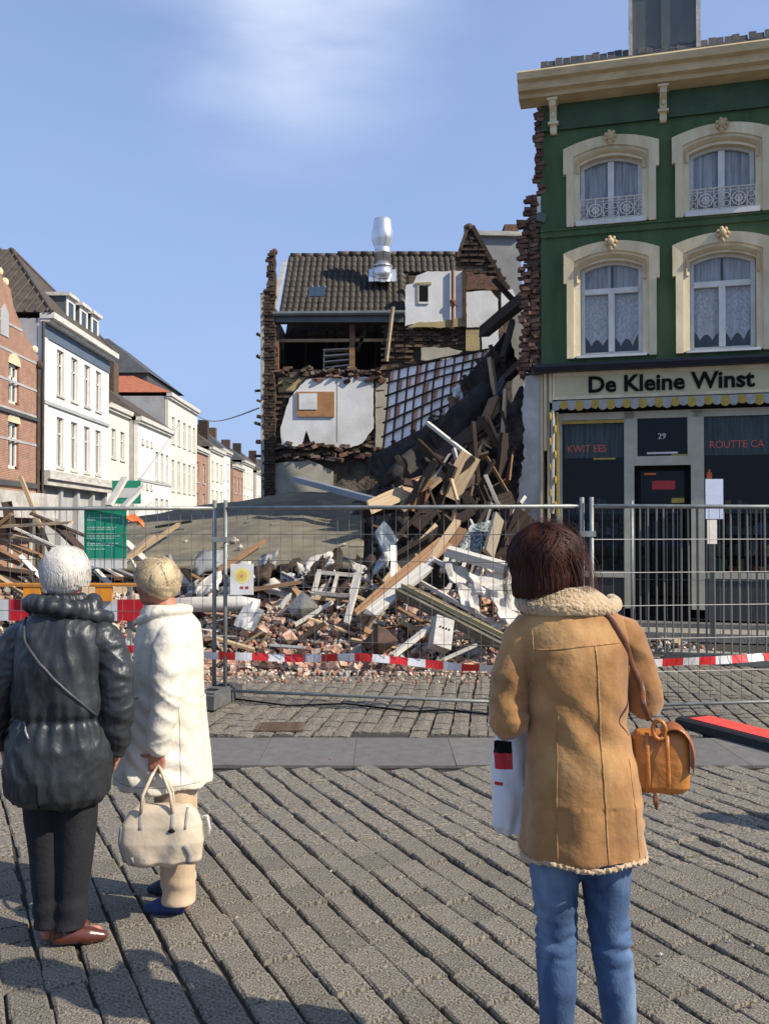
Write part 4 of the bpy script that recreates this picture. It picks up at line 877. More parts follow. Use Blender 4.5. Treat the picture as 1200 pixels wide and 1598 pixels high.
for i in range(95):
    px = rnd.uniform(600, 806); py = rnd.uniform(640, 880)
    if py < 1290 - px * .85 - 10: continue
    Y = 16.2 - (py - 640) / 240 * 2.4 + rnd.uniform(-.25, .35); L_ = rnd.uniform(.35, 1.5); an = rnd.gauss(.95, .6) if rnd.random() < .75 else rnd.uniform(1.2, 2.6)
    p = P(px, py, Y); dv = Vector((math.cos(an), rnd.uniform(-.1, .5), math.sin(an))) * L_ / 2
    q0, q1 = p - dv, p + dv
    for q in (q0, q1):
        if q.x > 2.12 and q.y > 15.2: q.x = 2.12
        q.z = max(.1, q.z)
    mt = rnd.choices([M_woodD, M_wood, M_woodP, M_woodW, M_grey], [11, 2.6, 1.2, 1.4, 1])[0]
    piece('broken_board', q0, q1, rnd.choice([.04, .06, .09, .14, .24, .34]), rnd.uniform(.02, .07), mt, 'broken board or joist jumbled in the dark heap beside the shop', 'board', rnd.uniform(-1.2, 1.2), g1)
g2 = 'thin laths strewn over the front slope'
for i in range(60):
    px = rnd.uniform(290, 800); py = rnd.uniform(892, 1015); Y = 12.9 - (py - 890) / 125 * 1.7
    p = P(px, py, Y); p.z = max(p.z, HZ(p.x, p.y) + .03); an = rnd.uniform(0, 3.14); L_ = rnd.uniform(.2, .8); dv = Vector((math.cos(an), rnd.uniform(-.3, .3), math.sin(an) * .45)) * L_ / 2
    piece('lath', p - dv, p + dv, rnd.uniform(.02, .09), rnd.uniform(.012, .04), rnd.choice([M_woodP, M_woodW, M_wood, M_woodD, M_grey]), 'short broken lath or strip strewn over the front slope of rubble', 'lath', rnd.uniform(-1, 1), g2)
g3 = 'crumpled sheets under the fallen roof'
M_tin = mat('crumpled_tin', (.46, .46, .45), (.24, .24, .23), 5, .55, .4, 12, metal=.3, rndv=.3); M_pls = mat('broken_plasterboard', (.66, .62, .54), (.42, .38, .32), 4, .85, .4, rndv=.2)
for i in range(34):
    px = rnd.uniform(285, 600); py = rnd.uniform(893, 945); Y = 12.8 - (py - 890) / 60 * .6
    p = P(px, py, Y); s_ = rnd.uniform(.12, .40); e1 = Vector((s_, rnd.uniform(-.1, .1), rnd.uniform(-.2, .2))); e2 = Vector((rnd.uniform(-.1, .1), rnd.uniform(.05, .3), rnd.uniform(.05, .28)))
    sheet('torn_sheet', [p, p + e1, p + e1 + e2, p + e2], rnd.choice([M_tin, M_pls, M_pls, M_grey, M_woodD]), 'torn scrap of plasterboard or tin wedged below the fallen roof', 'scrap', .015, 4, .06, i, g3, jagg=.08)
# ------------- named foreground debris
pp_('white_board', (577, 958), 11.6, (668, 884), 12.3, .17, .05, M_woodW, 'long white board rising diagonally on the front of the heap', 'board', .5)
pp_('broken_door', (560, 962), 11.75, (694, 846), 12.9, .22, .04, M_wood, 'wide orange brown panel behind the long white board', 'panel', .75)
pp_('timber', (662, 888), 12.5, (714, 813), 13.2, .10, .06, M_woodP, 'pointed pale timber at the top of the orange panel', 'timber', .3)
pp_('timber', (700, 862), 12.9, (722, 826), 13.3, .12, .05, M_wood, 'short brown timber beside the pointed pale one', 'timber', .3)
pp_('sill_beam', (628, 922), 11.8, (785, 1003), 11.1, .22, .12, mat('mossy_sill', (.22, .19, .13), (.08, .07, .05), 5, .8, .5), 'heavy dark sill beam with a yellow edge sloping down to the right', 'beam', .4)
pp_('sill_edge', (630, 915), 11.72, (788, 994), 11.02, .03, .05, mat('yellow_edge', (.45, .36, .16), (.25, .2, .1), 8, .7), 'yellow painted edge strip on the heavy sill beam', 'strip')
pp_('white_pipe', (541, 972), 11.5, (560, 898), 11.9, .07, .05, M_woodW, 'slim white post leaning in front of the orange panel', 'post')
pp_('blue_post', (615, 905), 12.3, (614, 853), 12.7, .08, .06, M_pan, 'pale blue upright stump behind the long white board', 'post')
pp_('white_beam', (698, 860), 12.4, (797, 888), 12.1, .16, .12, M_woodW, 'thick white painted beam behind the white frames', 'beam', .2)
pp_('grey_board', (762, 866), 12.9, (778, 806), 13.3, .22, .05, mat('weathered_board', (.33, .28, .21), (.2, .17, .12), 5, .85, .4, stretch=(.3, 2, 2)), 'weathered upright board beside the plastered pier', 'board', 1.3)
sheet('slate_mosaic_panel', [P(700, 880, 12.9), P(745, 868, 13.0), P(772, 812, 13.6), P(735, 818, 13.5)], mat('speckled_slate', (.26, .30, .29), (.035, .05, .05), 28, .5, .5, lo=.45, hi=.56), 'dark speckled green slate panel leaning behind the white beam', 'panel', .04, 6, .03, 4)
sheet('tank_panel', [P(585, 830, 13.4), P(600, 868, 13.2), P(622, 842, 13.4), P(600, 812, 13.6)], mat('blue_grey_tank', (.12, .15, .18), None, 4, .5), 'dark blue grey metal fin standing above the rubble', 'metal sheet', .05, 5, .04, 7)
def wframe(p00, p10, p11, p01, label, bars=1, mt=None):
    A, B, C, D = [Vector(q) for q in (p00, p10, p11, p01)]; O = (A + B + C + D) / 4
    fr = MB(); 
    def bar(a, b, w=.06, t=.05): d = b - a; fr.box((a + b) / 2 - O, (d.length + w, t, w), d.to_track_quat('X', 'Y').to_matrix())
    bar(A, B); bar(B, C); bar(C, D); bar(D, A)
    for k in range(bars): u = (k + 1) / (bars + 1); bar(A.lerp(B, u), D.lerp(C, u), .04, .04)
    o = fr.build('broken_window_frame', mt or M_woodW); o.location = O; return tag(o, label, 'window frame')
wframe(P(650, 905, 12.2), P(780, 978, 11.6), P(800, 940, 12.0), P(675, 872, 12.6), 'long white window frame with one bar lying on the sloping sill beam', 2)
wframe(P(735, 915, 12.0), P(800, 950, 11.8), P(808, 905, 12.4), P(752, 880, 12.5), 'smaller white frame tilted behind the woman in the tan coat', 1)
wframe(P(690, 890, 12.5), P(745, 905, 12.4), P(755, 880, 12.8), P(700, 862, 12.9), 'white frame half buried behind the long window frame', 1)
wframe(P(490, 925, 12.2), P(548, 930, 12.1), P(556, 898, 12.5), P(498, 893, 12.5), 'small white frame lying left of the slim white post', 1, M_pls)
for i, (px, py, Y, s_) in enumerate([(740, 925, 11.9, .42), (760, 900, 12.2, .35), (770, 940, 11.7, .3), (700, 905, 12.2, .28), (780, 965, 11.5, .25), (720, 940, 11.8, .22)]):
    p = P(px, py, Y); sheet('white_panel_piece', [p, p + Vector((s_, -.1, -.12)), p + Vector((s_ * .9, .15, .16)), p + Vector((-.05, .2, .25))], M_pls, 'torn white panel scattered among the white frames', 'panel', .03, 4, .05, i + 20, 'torn white panels among the frames', jagg=.07)
bk = MB(); bk.box((0, 0, 0), (.24, .16, .40)); bk = bk.build('concrete_block', mat('pale_block', (.50, .48, .44), (.36, .34, .31), 10, .9, .6)); bk.location = P(688, 990, 11.2); bk.rotation_euler = (-.5, .35, .3); tag(bk, 'pale perforated concrete block propped at the foot of the heap', 'block')
for i in range(4): mb = MB(); mb.tube([(-.06 + .04 * i, -.083, .05), (-.06 + .04 * i, -.09, .05)], .013, 7); mb.build('hole', M_black, bk)
pp_('white_lath', (612, 1024), 10.9, (672, 978), 11.3, .08, .05, M_woodW, 'white lath lying below the pale concrete block', 'lath')
pp_('white_lath', (690, 1030), 10.9, (744, 1006), 11.0, .06, .03, M_woodW, 'thin white lath at the right foot of the heap', 'lath')
lb = MB(); chunk(lb, (0, 0, 0), .26); lb = lb.build('concrete_lump', M_conc); lb.location = P(472, 948, 12.1); tag(lb, 'big grey concrete lump sitting on the bricks left of the slim post', 'concrete lump')
lb = MB(); chunk(lb, (0, 0, 0), .24); lb = lb.build('rolled_carpet_lump', mat('brown_lump', (.12, .07, .05), (.05, .03, .02), 5, .95, .8)); lb.location = P(590, 1000, 11.2); tag(lb, 'dark brown lump in the middle of the brick slope', 'lump')
sheet('grey_metal_sheet', [P(365, 975, 11.6), P(395, 985, 11.5), P(412, 950, 11.8), P(385, 935, 12.0)], M_tin, 'grey bent metal sheet just right of the fence posts', 'metal sheet', .02, 5, .04, 31)
ap = MB(); ap.tube([(-.75, 0, 0), (-.2, .02, .02), (.4, 0, .03), (.62, 0, .0)], [.09, .10, .10, .09], 12); ap = ap.build('pale_duct', M_woodW, None, True); ap.location = P(330, 946, 12.0); tag(ap, 'fat pale pipe lying on the rubble behind the pair of fence posts', 'pipe')
pp_('orange_board', (395, 920), 12.3, (470, 908), 12.5, .16, .04, M_wood, 'orange board below the fallen roof right of the sun poster', 'board')
# left debris
Lsp = [((0, 842), 14.6, (62, 868), 14.2, .14, M_wood, 'orange plank lying highest at the left edge of the rubble'), ((20, 836), 14.6, (84, 852), 14.4, .1, M_woodP, 'pale plank across the left rubble above the barrier'), ((0, 868), 14, (70, 893), 13.8, .12, M_woodD, 'dark plank near the left edge above the barrier'), ((84, 815), 14.4, (220, 950), 13.2, .16, M_woodD, 'long dark pole sloping down behind the green notice'), ((78, 815), 14.5, (112, 838), 14.3, .2, mat('orange_timber', (.62, .36, .10), None, 5, .7), 'yellow orange timber end beside the green notice'),
 ((150, 890), 13.2, (215, 955), 12.8, .07, M_woodW, 'white rail running down between the two grey haired women'), ((195, 845), 14.2, (232, 880), 13.9, .14, M_woodW, 'white slat leaning right of the green notice'), ((186, 800), 15, (222, 760), 15.4, .12, M_woodW, 'white slat sticking up behind the green notice'), ((170, 790), 15.2, (196, 745), 15.6, .12, M_pls, 'second white slat sticking up behind the green notice'), ((200, 812), 14.8, (240, 785), 15, .10, M_pan, 'blue grey slat at the left corner of the fallen roof'),
 ((200, 870), 13.8, (240, 835), 14.2, .10, M_woodP, 'pale broken stick on the left edge of the fallen roof'), ((20, 905), 13.4, (40, 868), 13.8, .05, M_grey, 'thin grey stick left of the black jacket woman')]
for p0, Y0, p1, Y1, w, mt, lb_ in Lsp: pp_('plank', p0, Y0, p1, Y1, w, .05, mt, lb_, 'plank')
for i in range(46):
    px = rnd.uniform(-20, 330); py = rnd.uniform(800 if px < 120 else 880, 985); Y = 14.6 - (py - 800) / 185 * 2.6; p = P(px, py, Y); an = rnd.gauss(-.35, .5); L_ = rnd.uniform(.3, 1.3); dv = Vector((math.cos(an), rnd.uniform(-.2, .3), math.sin(an))) * L_ / 2
    piece('broken_board', p - dv, p + dv, rnd.uniform(.05, .16), rnd.uniform(.02, .07), rnd.choices([M_wood, M_woodD, M_woodW, M_woodP, M_grey, M_pan], [4, 4, 2, 2, 1, .7])[0], 'broken board in the tangle of timber left of the fallen flat roof', 'board', rnd.uniform(-1, 1), 'tangled boards left of the fallen roof')
sheet('orange_scrap', [P(196, 808, 14.4), P(226, 820, 14.3), P(224, 812, 14.5), P(204, 802, 14.6)], M_or, 'orange scrap of plastic at the left corner of the fallen roof', 'scrap', .02, 3, .05, 2)
# debris and slabs by the shop
for i in range(16):
    s_ = rnd.uniform(.1, .3); p = G(rnd.uniform(960, 1110), rnd.uniform(972, 1015)); p.z = .04; an = rnd.uniform(0, 3); dv = Vector((math.cos(an), math.sin(an), rnd.uniform(0, .2))) * s_
    piece('scrap_board', p, p + dv, rnd.uniform(.05, .2), rnd.uniform(.02, .05), rnd.choice([M_conc, M_woodP, M_grey, M_pan]), 'small scrap on the ground in front of the shop step', 'scrap', 0, 'scraps in front of the shop step')
mb = MB(); mb.prism([(0, 0), (1.7, 0), (1.7, .09), (0, .09)], -.3, .3); o = mb.build('stone_slab', mat('pale_slab', (.36, .33, .26), (.26, .24, .19), 6, .85, .5)); o.location = (3.75, 12.2, .0); o.rotation_euler = (0, 0, -.55); tag(o, 'pale stone slab with two holes lying before the shop step', 'slab')
for q in (.4, .8): mb = MB(); mb.bb(q - .09, q + .09, -.305, -.30, .02, .07); mb.build('slot', M_black, o)
tr = MB(); xs = [P(660, 1042, 10.6), P(700, 1036, 10.8), P(776, 1030, 11.0)]
# ---------------------------------------------------------------- the street on the left
M_wfac = mat('white_render', (.78, .75, .68), (.68, .65, .58), 1.5, .8, .2, 8)
M_cfac = mat('cream_render', (.74, .70, .58), (.64, .60, .50), 1.5, .8, .2, 8)
M_gfac = mat('grey_side_render', (.44, .44, .43), (.33, .33, .32), 1.2, .9, .3, 6)
M_rbrick = brickmat('red_brick_wall', (.34, .15, .085), (.26, .11, .065), (.40, .33, .26))
M_rtile = mat('brown_roof', (.10, .078, .058), (.05, .038, .03), 3, .8, .5, 10)
M_otile = mat('orange_roof', (.42, .145, .07), (.30, .10, .05), 3, .8, .5, 10)
M_droof = mat('dark_slate_roof', (.075, .08, .08), (.05, .053, .053), 2, .7, .4, 10)
M_bluefr = mat('blue_frieze', (.10, .14, .19), (.08, .11, .15), 2, .7)
M_glfar = mat('far_glass', (.05, .055, .06), (.02, .022, .025), 3, .12, 0, spec=.6)
def house(X, Y0, Y1, h, name, label, wallm, roof=None, win=(), sidem=None, depth=9, cornice=.25, corn_m=None, ridge=2.2, rx=3.5, gz=0, wfm=None, near=True, frieze=None, shop=None, rm=None, hip=True, winh=None, hipd=None):
    """local x runs away along the street, local y runs into the house"""
    o = empty(name, (X, Y0, 0), label, 'building', R(90)); L_ = Y1 - Y0; sidem = sidem or M_gfac; corn_m = corn_m or M_woodW
    hs_ = [(y - w / 2, y + w / 2, z0, z1) for (y, w, z0, z1) in win]
    fw = face_wall(0, L_, 0 if not shop else shop, h, hs_, .22); fw.build('wall', wallm, o)
    mb = MB(); mb.bb(.003, L_ - .003, .24, depth, 0, h - .01); mb.build('side_walls', sidem, o)
    mb = MB(); mb.bb(-.08, L_ + .05, -cornice, .1, h - .02, h + .22); mb.bb(-.04, L_ + .02, -cornice * .6, .1, h - .16, h - .02); mb.build('cornice', corn_m, o)
    if frieze: mb = MB(); mb.bb(0, L_, -.05, -.003, h - frieze, h - .17); mb.build('frieze', M_bluefr, o)
    if rm:
        mb = MB(); e = h + .22; t = e + ridge; hi = hipd or (rx if hip else .01)
        vs = [(-.1, -cornice * .8, e), (L_ + .1, -cornice * .8, e), (L_ + .1, depth, e), (-.1, depth, e), (hi, rx, t), (max(hi + .02, L_ - hi), rx, t), (max(hi + .02, L_ - hi), depth - .2, t), (hi, depth - .2, t)]
        mb.add(vs, [(0, 1, 5, 4), (1, 2, 6, 5), (2, 3, 7, 6), (3, 0, 4, 7), (4, 5, 6, 7), (0, 3, 2, 1)]); mb.build('roof', rm, o)
    for (y, w, z0, z1) in win:
        f = MB(); t_ = .07
        f.bb(y - w / 2, y - w / 2 + t_, .10, .16, z0, z1); f.bb(y + w / 2 - t_, y + w / 2, .10, .16, z0, z1); f.bb(y - w / 2, y + w / 2, .10, .16, z0, z0 + t_); f.bb(y - w / 2, y + w / 2, .10, .16, z1 - t_, z1); f.bb(y - .035, y + .035, .09, .16, z0, z1); f.bb(y - w / 2, y + w / 2, .09, .16, z0 + (z1 - z0) * .66, z0 + (z1 - z0) * .66 + .07)
        f = f.build('window', wfm or M_white, o); mb = MB(); mb.bb(y - w / 2, y + w / 2, .17, .20, z0, z1); mb.build('pane', M_glfar, f)
        mb = MB(); mb.bb(y - w / 2 - .08, y + w / 2 + .08, -.07, .10, z0 - .1, z0); mb.build('sill', M_woodW if wallm is not M_rbrick else M_gfac, f)
    return o
# white house with three dormers
wh_ = house(-14, 37.8, 46.9, 10.35, 'white_townhouse', 'tall white townhouse with dark hipped roof, three dormers and a shop below', M_wfac, win=[(y - 37.8, .85, z0, z1) for y in (39.9, 41.7, 43.5, 45.2) for z0, z1 in ((7.45, 9.4), (4.35, 6.5))], cornice=.5, frieze=.75, rm=M_rtile, ridge=4.4, rx=3.7, hipd=5.9, depth=11, shop=3.6)
mb = MB(); mb.bb(0, 9.1, -.35, .2, 3.75, 4.1); mb.bb(0, 9.1, -.22, .2, 3.5, 3.75); mb.build('shop_cornice', M_woodW, wh_)
mb = MB(); mb.bb(.2, 9, .5, .6, 0, 3.5); mb.build('shop_glass', M_glfar, wh_)
for q in (.25, 2.4, 4.6, 6.8, 8.8): mb = MB(); mb.bb(q - .14, q + .14, 0, .3, 0, 3.5); mb.build('shop_pier', M_brk if q < 1 else M_gfac, wh_)
mb = MB(); mb.bb(.1, 9.0, -.08, -.003, 6.85, 7.0); mb.build('string_course', M_gfac, wh_)
mb = MB(); mb.tube([(-.06, -.05, .3), (-.06, -.05, 10.2)], .06, 6); mb.build('drainpipe', M_rtile, wh_)
mb = MB(); mb.bb(0, .5, -.04, -.003, 3.6, 9.6); mb.build('corner_pilaster', M_wfac, wh_)
for y in (4.3, 6.1, 7.8):
    mb = MB(); mb.bb(y - .55, y + .55, .35, 2.4, 10.5, 12.2); dmr = mb.build('dormer', M_lead, wh_)
    mb = MB(); mb.bb(y - .68, y + .68, .15, 2.4, 12.2, 12.36); mb.build('dormer_roof', M_woodW, dmr); mb = MB(); mb.bb(y - .56, y - .36, .30, .35, 10.6, 12.2); mb.bb(y + .36, y + .56, .30, .35, 10.6, 12.2); mb.bb(y - .36, y + .36, .30, .35, 12.0, 12.2); mb.build('dormer_frame', M_white, dmr); mb = MB(); mb.bb(y - .36, y + .36, .33, .345, 10.7, 12.0); mb.build('pane', M_glfar, dmr)
mb = MB()
for i in range(26): mb.bb(-.1 + i * .36, -.04 + i * .36, 0, .0, 0, 0) if 0 else None
# tile courses on the near slope of the hip
tl = MB(); A = Vector((-.1, -.4, 10.57)); B = Vector((-.1, 11, 10.57)); T0 = Vector((5.9, 3.7, 14.97))
for i in range(26):
    u = (i + .5) / 26; lo_ = A.lerp(B, u); v = min(1, max(.02, (lo_.y + .4) / 4.1)); hi_ = Vector((-.1 + 6.0 * v, lo_.y, 10.57 + 4.4 * v)); tl.tube([lo_ + Vector((-.03, 0, .03)), hi_ + Vector((-.03, 0, .03))], .05, 5)
tag(tl.build('tile_ribs', M_rtile, wh_), kind='stuff')
tl = MB(); tl.tube([A, T0], .10, 6); tl.tube([Vector((9.2, -.4, 10.57)), Vector((5.95, 3.7, 14.97))], .10, 6); tag(tl.build('hip_tiles', M_rtile, wh_), kind='stuff')
# red brick gabled house at the picture edge
bh_ = empty('brick_gable_house', (-14, 31.0, 0), 'red brick house with stone bands and sloping gable at the left picture edge', 'building', R(90))
hol = [(y - .5, y + .5, z0, z1) for y in (3.9, 1.6) for z0, z1 in ((6.4, 7.9), (3.95, 5.7))]
fw = face_wall(0, 6.3, 3.1, 8.3, hol, .25); fw.build('wall', M_rbrick, bh_)
gp_ = [(0, 8.3), (6.3, 8.3), (6.35, 8.7), (6.0, 8.75), (5.1, 9.2), (4.4, 9.65), (3.8, 10.1), (3.5, 10.7), (2.9, 10.8), (2.7, 11.0), (2.3, 10.6), (1.7, 9.9), (.9, 9.2), (0, 8.7)]
mb = MB(); mb.prism(gp_, .003, .3); mb.build('gable', M_rbrick, bh_)
mb = MB(); mb.bb(.003, 6.297, .26, 9, 0, 8.3); mb.build('side_walls', M_rbrick, bh_)
for z in (8.3, 7.2, 6.15, 9.3, 5.0): mb = MB(); mb.bb(-.01, 6.32 if z < 9 else 4.6, -.02, -.003, z, z + .09); mb.build('stone_band', M_gfac, bh_)
mb = MB(); mb.bb(0, 6.3, -.1, -.003, 6.0, 6.1); mb.bb(0, 6.3, -.1, -.003, 3.3, 3.5); mb.build('ledge', M_droof, bh_)
for k in range(3): mb = MB(); mb.ell(((6.15, 3.2, 2.7)[k], .1, (8.9, 10.85, 11.1)[k]), (.16, .16, .18), 8, 6); mb.build('gable_stone', M_cream, bh_)
mb = MB(); mb.prism([(2.6, 8.8), (3.3, 8.8), (3.3, 9.7), (2.95, 10.0), (2.6, 9.7)], -.03, .0); mb.build('gable_window', M_gfac, bh_)
for (x0, x1, z0, z1) in hol:
    y = (x0 + x1) / 2; f = MB(); f.bb(x0, x0 + .13, .1, .16, z0, z1); f.bb(x1 - .13, x1, .1, .16, z0, z1); f.bb(x0, x1, .1, .16, z0, z0 + .13); f.bb(x0, x1, .1, .16, z1 - .1, z1); f.bb(y - .06, y + .06, .09, .16, z0, z1); f.bb(x0, x1, .09, .16, z0 + (z1 - z0) * .62, z0 + (z1 - z0) * .62 + .12); f = f.build('window', M_white, bh_)
    mb = MB(); mb.bb(x0, x1, .17, .2, z0, z1); mb.build('pane', M_glfar, f)
    mb = MB(); mb.prism([(x0 - .08, z1)] + [(y + .58 * math.cos(math.pi - a * math.pi / 8), z1 + .42 * math.sin(a * math.pi / 8)) for a in range(9)] + [(x1 + .08, z1)], -.03, -.003); mb.build('arch', M_cream, f)
mb = MB(); mb.prism([(0, 3.05), (6.2, 3.05), (6.2, 2.1), (0, 2.1)], -.9, -.05); mb.build('shop_canopy', M_plaster, bh_)
mb = MB(); mb.bb(0, 6.2, .3, .4, 0, 2.1); mb.build('shop_glass', M_glfar, bh_); 
for q in (.1, 2, 4, 6): mb = MB(); mb.bb(q, q + .12, .1, .2, 0, 2.1); mb.build('shop_mullion', M_white, bh_)
mb = MB(); mb.tube([(6.2, -.06, .2), (6.2, -.06, 8.4)], .07, 6); mb.ell((6.2, -.1, 8.3), (.15, .15, .18), 8, 6); mb.build('drainpipe', M_rtile, bh_)
# the row going away
def W2(ys, w, bands): return [(y, w, z0, z1) for y in ys for z0, z1 in bands]
house(-14.1, 46.95, 51.0, 7.9, 'narrow_cream_house', 'narrow cream house squeezed beyond the tall white townhouse', M_cfac, win=W2((1.2, 2.8), .8, ((5.4, 6.9), (2.6, 4.2))), rm=M_rtile, ridge=2.0)
w3 = house(-13.6, 51.0, 59.0, 7.7, 'long_white_house', 'long low white house with brown roof and chimney in the middle of the left row', M_wfac, win=W2((4.3, 5.6, 6.9), .7, ((4.6, 6.3), (1.5, 3.5))) + W2((1.0, 2.0, 3.0), .35, ((6.5, 6.75), (4.0, 4.25))), rm=M_rtile, ridge=2.4, rx=3.2)
mb = MB(); mb.bb(3.6, 4.6, 2.4, 3.2, 9, 11.6); mb.build('chimney', M_brkD, w3)
mb = MB(); mb.bb(0, 8, -.05, -.003, 4.35, 4.5); mb.build('string_course', M_gfac, w3)
c1_ = house(-13.8, 59.0, 68, 10.2, 'cream_corner_house', 'tall cream house under an orange tiled roof further down the left row', M_cfac, win=W2((1.4, 3.1, 4.8, 6.5, 8.0), .8, ((7.3, 9.0), (4.2, 6.2))), rm=M_otile, ridge=2.1, rx=4.2, depth=11)
mb = MB(); mb.add([(3, 2, 12.2), (14, 2, 12.2), (14, 11, 12.2), (3, 11, 12.2), (5.5, 5.5, 15), (11, 5.5, 15), (11, 8.5, 15), (5.5, 8.5, 15)], [(0, 1, 5, 4), (1, 2, 6, 5), (2, 3, 7, 6), (3, 0, 4, 7), (4, 5, 6, 7)]); mb.bb(3.2, 13, 2.2, 10.8, 9, 12.25)
mb.build('rear_roof', M_droof, c1_)
far = [(68.1, 73, 7.6, M_rbrick, 'red brick house right after the tall cream house', M_rtile), (73.1, 79, 8.0, M_cfac, 'cream house halfway along the far row', M_rtile), (79.1, 84, 8.4, M_wfac, 'white house in the far row beside a brick chimney', M_droof), (84.1, 90, 7.4, M_rbrick, 'brick house in the far row with a tall chimney', M_rtile), (90.1, 97, 8.2, M_cfac, 'pale cream house near the street end', M_droof), (97.1, 105, 7.6, M_wfac, 'white house near the street end', M_rtile), (105.1, 116, 8.3, M_cfac, 'farthest cream house visible at the street end', M_droof), (116.1, 130, 8.5, M_wfac, 'last pale house closing the street', M_rtile)]
for i, (y0, y1, h, m_, lb_, rm_) in enumerate(far):
    L_ = y1 - y0; n_ = int(L_ / 1.9); o = house(-14 + (.25 if i % 2 else 0) + max(0, (y0 - 84)) * .035, y0, y1, h, 'row_house', lb_, m_, win=W2([L_ * (q + .5) / n_ for q in range(n_)], .8, ((h - 2.4, h - .9), (h - 5, h - 3.2))), rm=rm_, ridge=1.5 + (i % 3) * .4, rx=2.5, depth=8)
    mb = MB(); mb.bb(L_ - .9, L_ - .2, 1.2, 2.0, h, h + 2.4 + (i % 2) * .5); mb.build('chimney', M_brkD, o)
mb = MB(); mb.prism([(0, 0), (18, 0), (18, 7.5), (9, 11), (0, 7.5)], 0, 6); o = mb.build('end_building', M_cfac); o.location = (-11, 150, 0); tag(o, 'pale gabled building far off at the very end of the street', 'building')
# green shop sign on the white townhouse and wire
gsn = MB(); gsn.bb(-.55, .55, -.05, .05, -.45, .45); gsn = gsn.build('shop_sign', mat('green_sign', (.03, .30, .17), (.025, .26, .15), 5, .5)); gsn.location = P(198, 768, 36); tag(gsn, 'small green shop sign sticking out beside the white townhouse', 'sign'); mb = MB(); mb.bb(-.35, .45, -.06, -.051, -.22, .16); mb.build('white_face', M_white, gsn)
mb = MB(); pa, pb = P(300, 641, 62), P(404, 637, 22.3); mb.tube([pa.lerp(pb, t / 10) - Vector((0, 0, .5 * math.sin(math.pi * t / 10))) for t in range(11)], .022, 5); tag(mb.build('overhead_wire', M_grey), 'thin wire strung across the street in front of the sky', 'wire')
# right part of the street behind: long wall continuing the middle house backwards
mb = MB(); mb.bb(-3.0, 3.5, 28.6, 60, 0, 6.0); tag(mb.build('rear_block', M_gfac), 'low grey building hidden behind the damaged house', 'building')

# ---------------------------------------------------------------- site fences
M_galv = mat('galvanised_steel', (.30, .31, .29), (.19, .20, .185), 9, .5, .2, 40, metal=.4)
M_galvW = mat('galvanised_wire', (.17, .17, .16), None, 9, .5, 0, metal=.4)
M_foot = mat('concrete_foot', (.13, .13, .125), (.08, .08, .078), 10, .95, .7, 50)
def tub(name, p0, p1, r, n, mt, parent):
    mb = MB(); mb.tube([p0, p1], r, n); return mb.build(name, mt, parent, True)
wire_me = {}
def fence(A, B, label, Ht=1.9, z0=.12, nv=30, nh=6, group=None, lean=0, mw=None):
    A = Vector(A); B = Vector(B); d = B - A; L_ = math.hypot(d.x, d.y)
    o = empty('site_fence', (A.x, A.y, 0), label, 'fence panel', math.atan2(d.y, d.x), group); o.rotation_euler.x = lean
    mw = mw or M_galvW
    tub('post', (0, 0, .05), (0, 0, Ht + .08), .021, 8, M_galv, o); tub('post', (L_, 0, .05), (L_, 0, Ht + .08), .021, 8, M_galv, o)
    tub('top_rail', (0, 0, Ht), (L_, 0, Ht), .019, 8, M_galv, o); tub('bottom_rail', (0, 0, z0), (L_, 0, z0), .016, 8, M_galv, o)
    k = ('v', Ht, z0); 
    if k not in wire_me: mb = MB(); mb.tube([(0, 0, z0), (0, 0, Ht)], .0026, 4, cap=False); wire_me[k] = mb.mesh('wire', mw)
    for i in range(1, nv): link('wire', wire_me[k], o, (L_ * i / nv, .006, 0))
    mb = MB(); mb.tube([(0, 0, 0), (L_, 0, 0)], .0035, 4, cap=False); hm = mb.mesh('cross_wire', mw)
    for i in range(1, nh + 1): link('cross_wire', hm, o, (0, -.004, z0 + (Ht - z0) * i / (nh + 1)))
    return o
fA = P(335, 900, 9.1); fB = P(352, 900, 9.05); fC = P(908, 900, 8.28); fD = P(923, 900, 8.22)
fence((fA.x - 3.45, 9.35, 0), (fA.x, 9.1, 0), 'mesh fence panel left of the pair of posts, carrying the green notice', group='site fence panels')
fence((fB.x, 9.05, 0), (fC.x, 8.28, 0), 'middle mesh fence panel between the two pairs of posts', group='site fence panels')
fence((fD.x, 8.22, 0), (fD.x + 3.42, 8.75, 0), 'right mesh fence panel in front of the green shop building', group='site fence panels', nv=34, nh=5, mw=mat('bright_wire', (.55, .52, .47), None, 9, .5, 0))
fence((fA.x - 7.0, 9.8, 0), (fA.x - 3.5, 9.37, 0), 'mesh fence panel beyond the left picture edge', group='site fence panels') if 0 else None
M_bar = mat('fence_bar', (.17, .165, .15), None, 9, .6, 0)
o = fence(P(986, 900, 11.9).xy.to_3d(), (P(986, 900, 11.9).x + 3.4, 11.0, 0), 'rear barrier fence with close upright bars before the shop window', Ht=1.98, nv=2, nh=1)
mb = MB(); mb.tube([(0, 0, .12), (0, 0, 1.98)], .014, 5); bmh = mb.mesh('bar', M_bar)
for i in range(1, 34): link('bar', bmh, o, (3.4 * i / 34, .012 * math.sin(i), 0), (rnd.uniform(-.01, .01), rnd.uniform(-.008, .008), 0))
tag(piece('leaning_pole', P(1110, 790, 11.6), P(1111, 1000, 12.2), .05, .05, M_galv, 'grey pole leaning upright behind the right fence panel', 'pole'))
0 and tag(piece('leaning_pole', P(975, 690, 12.6), P(992, 905, 12.2), .09, .05, M_frame, 'pale timber leaning against the shop front between window and door', 'pole'))
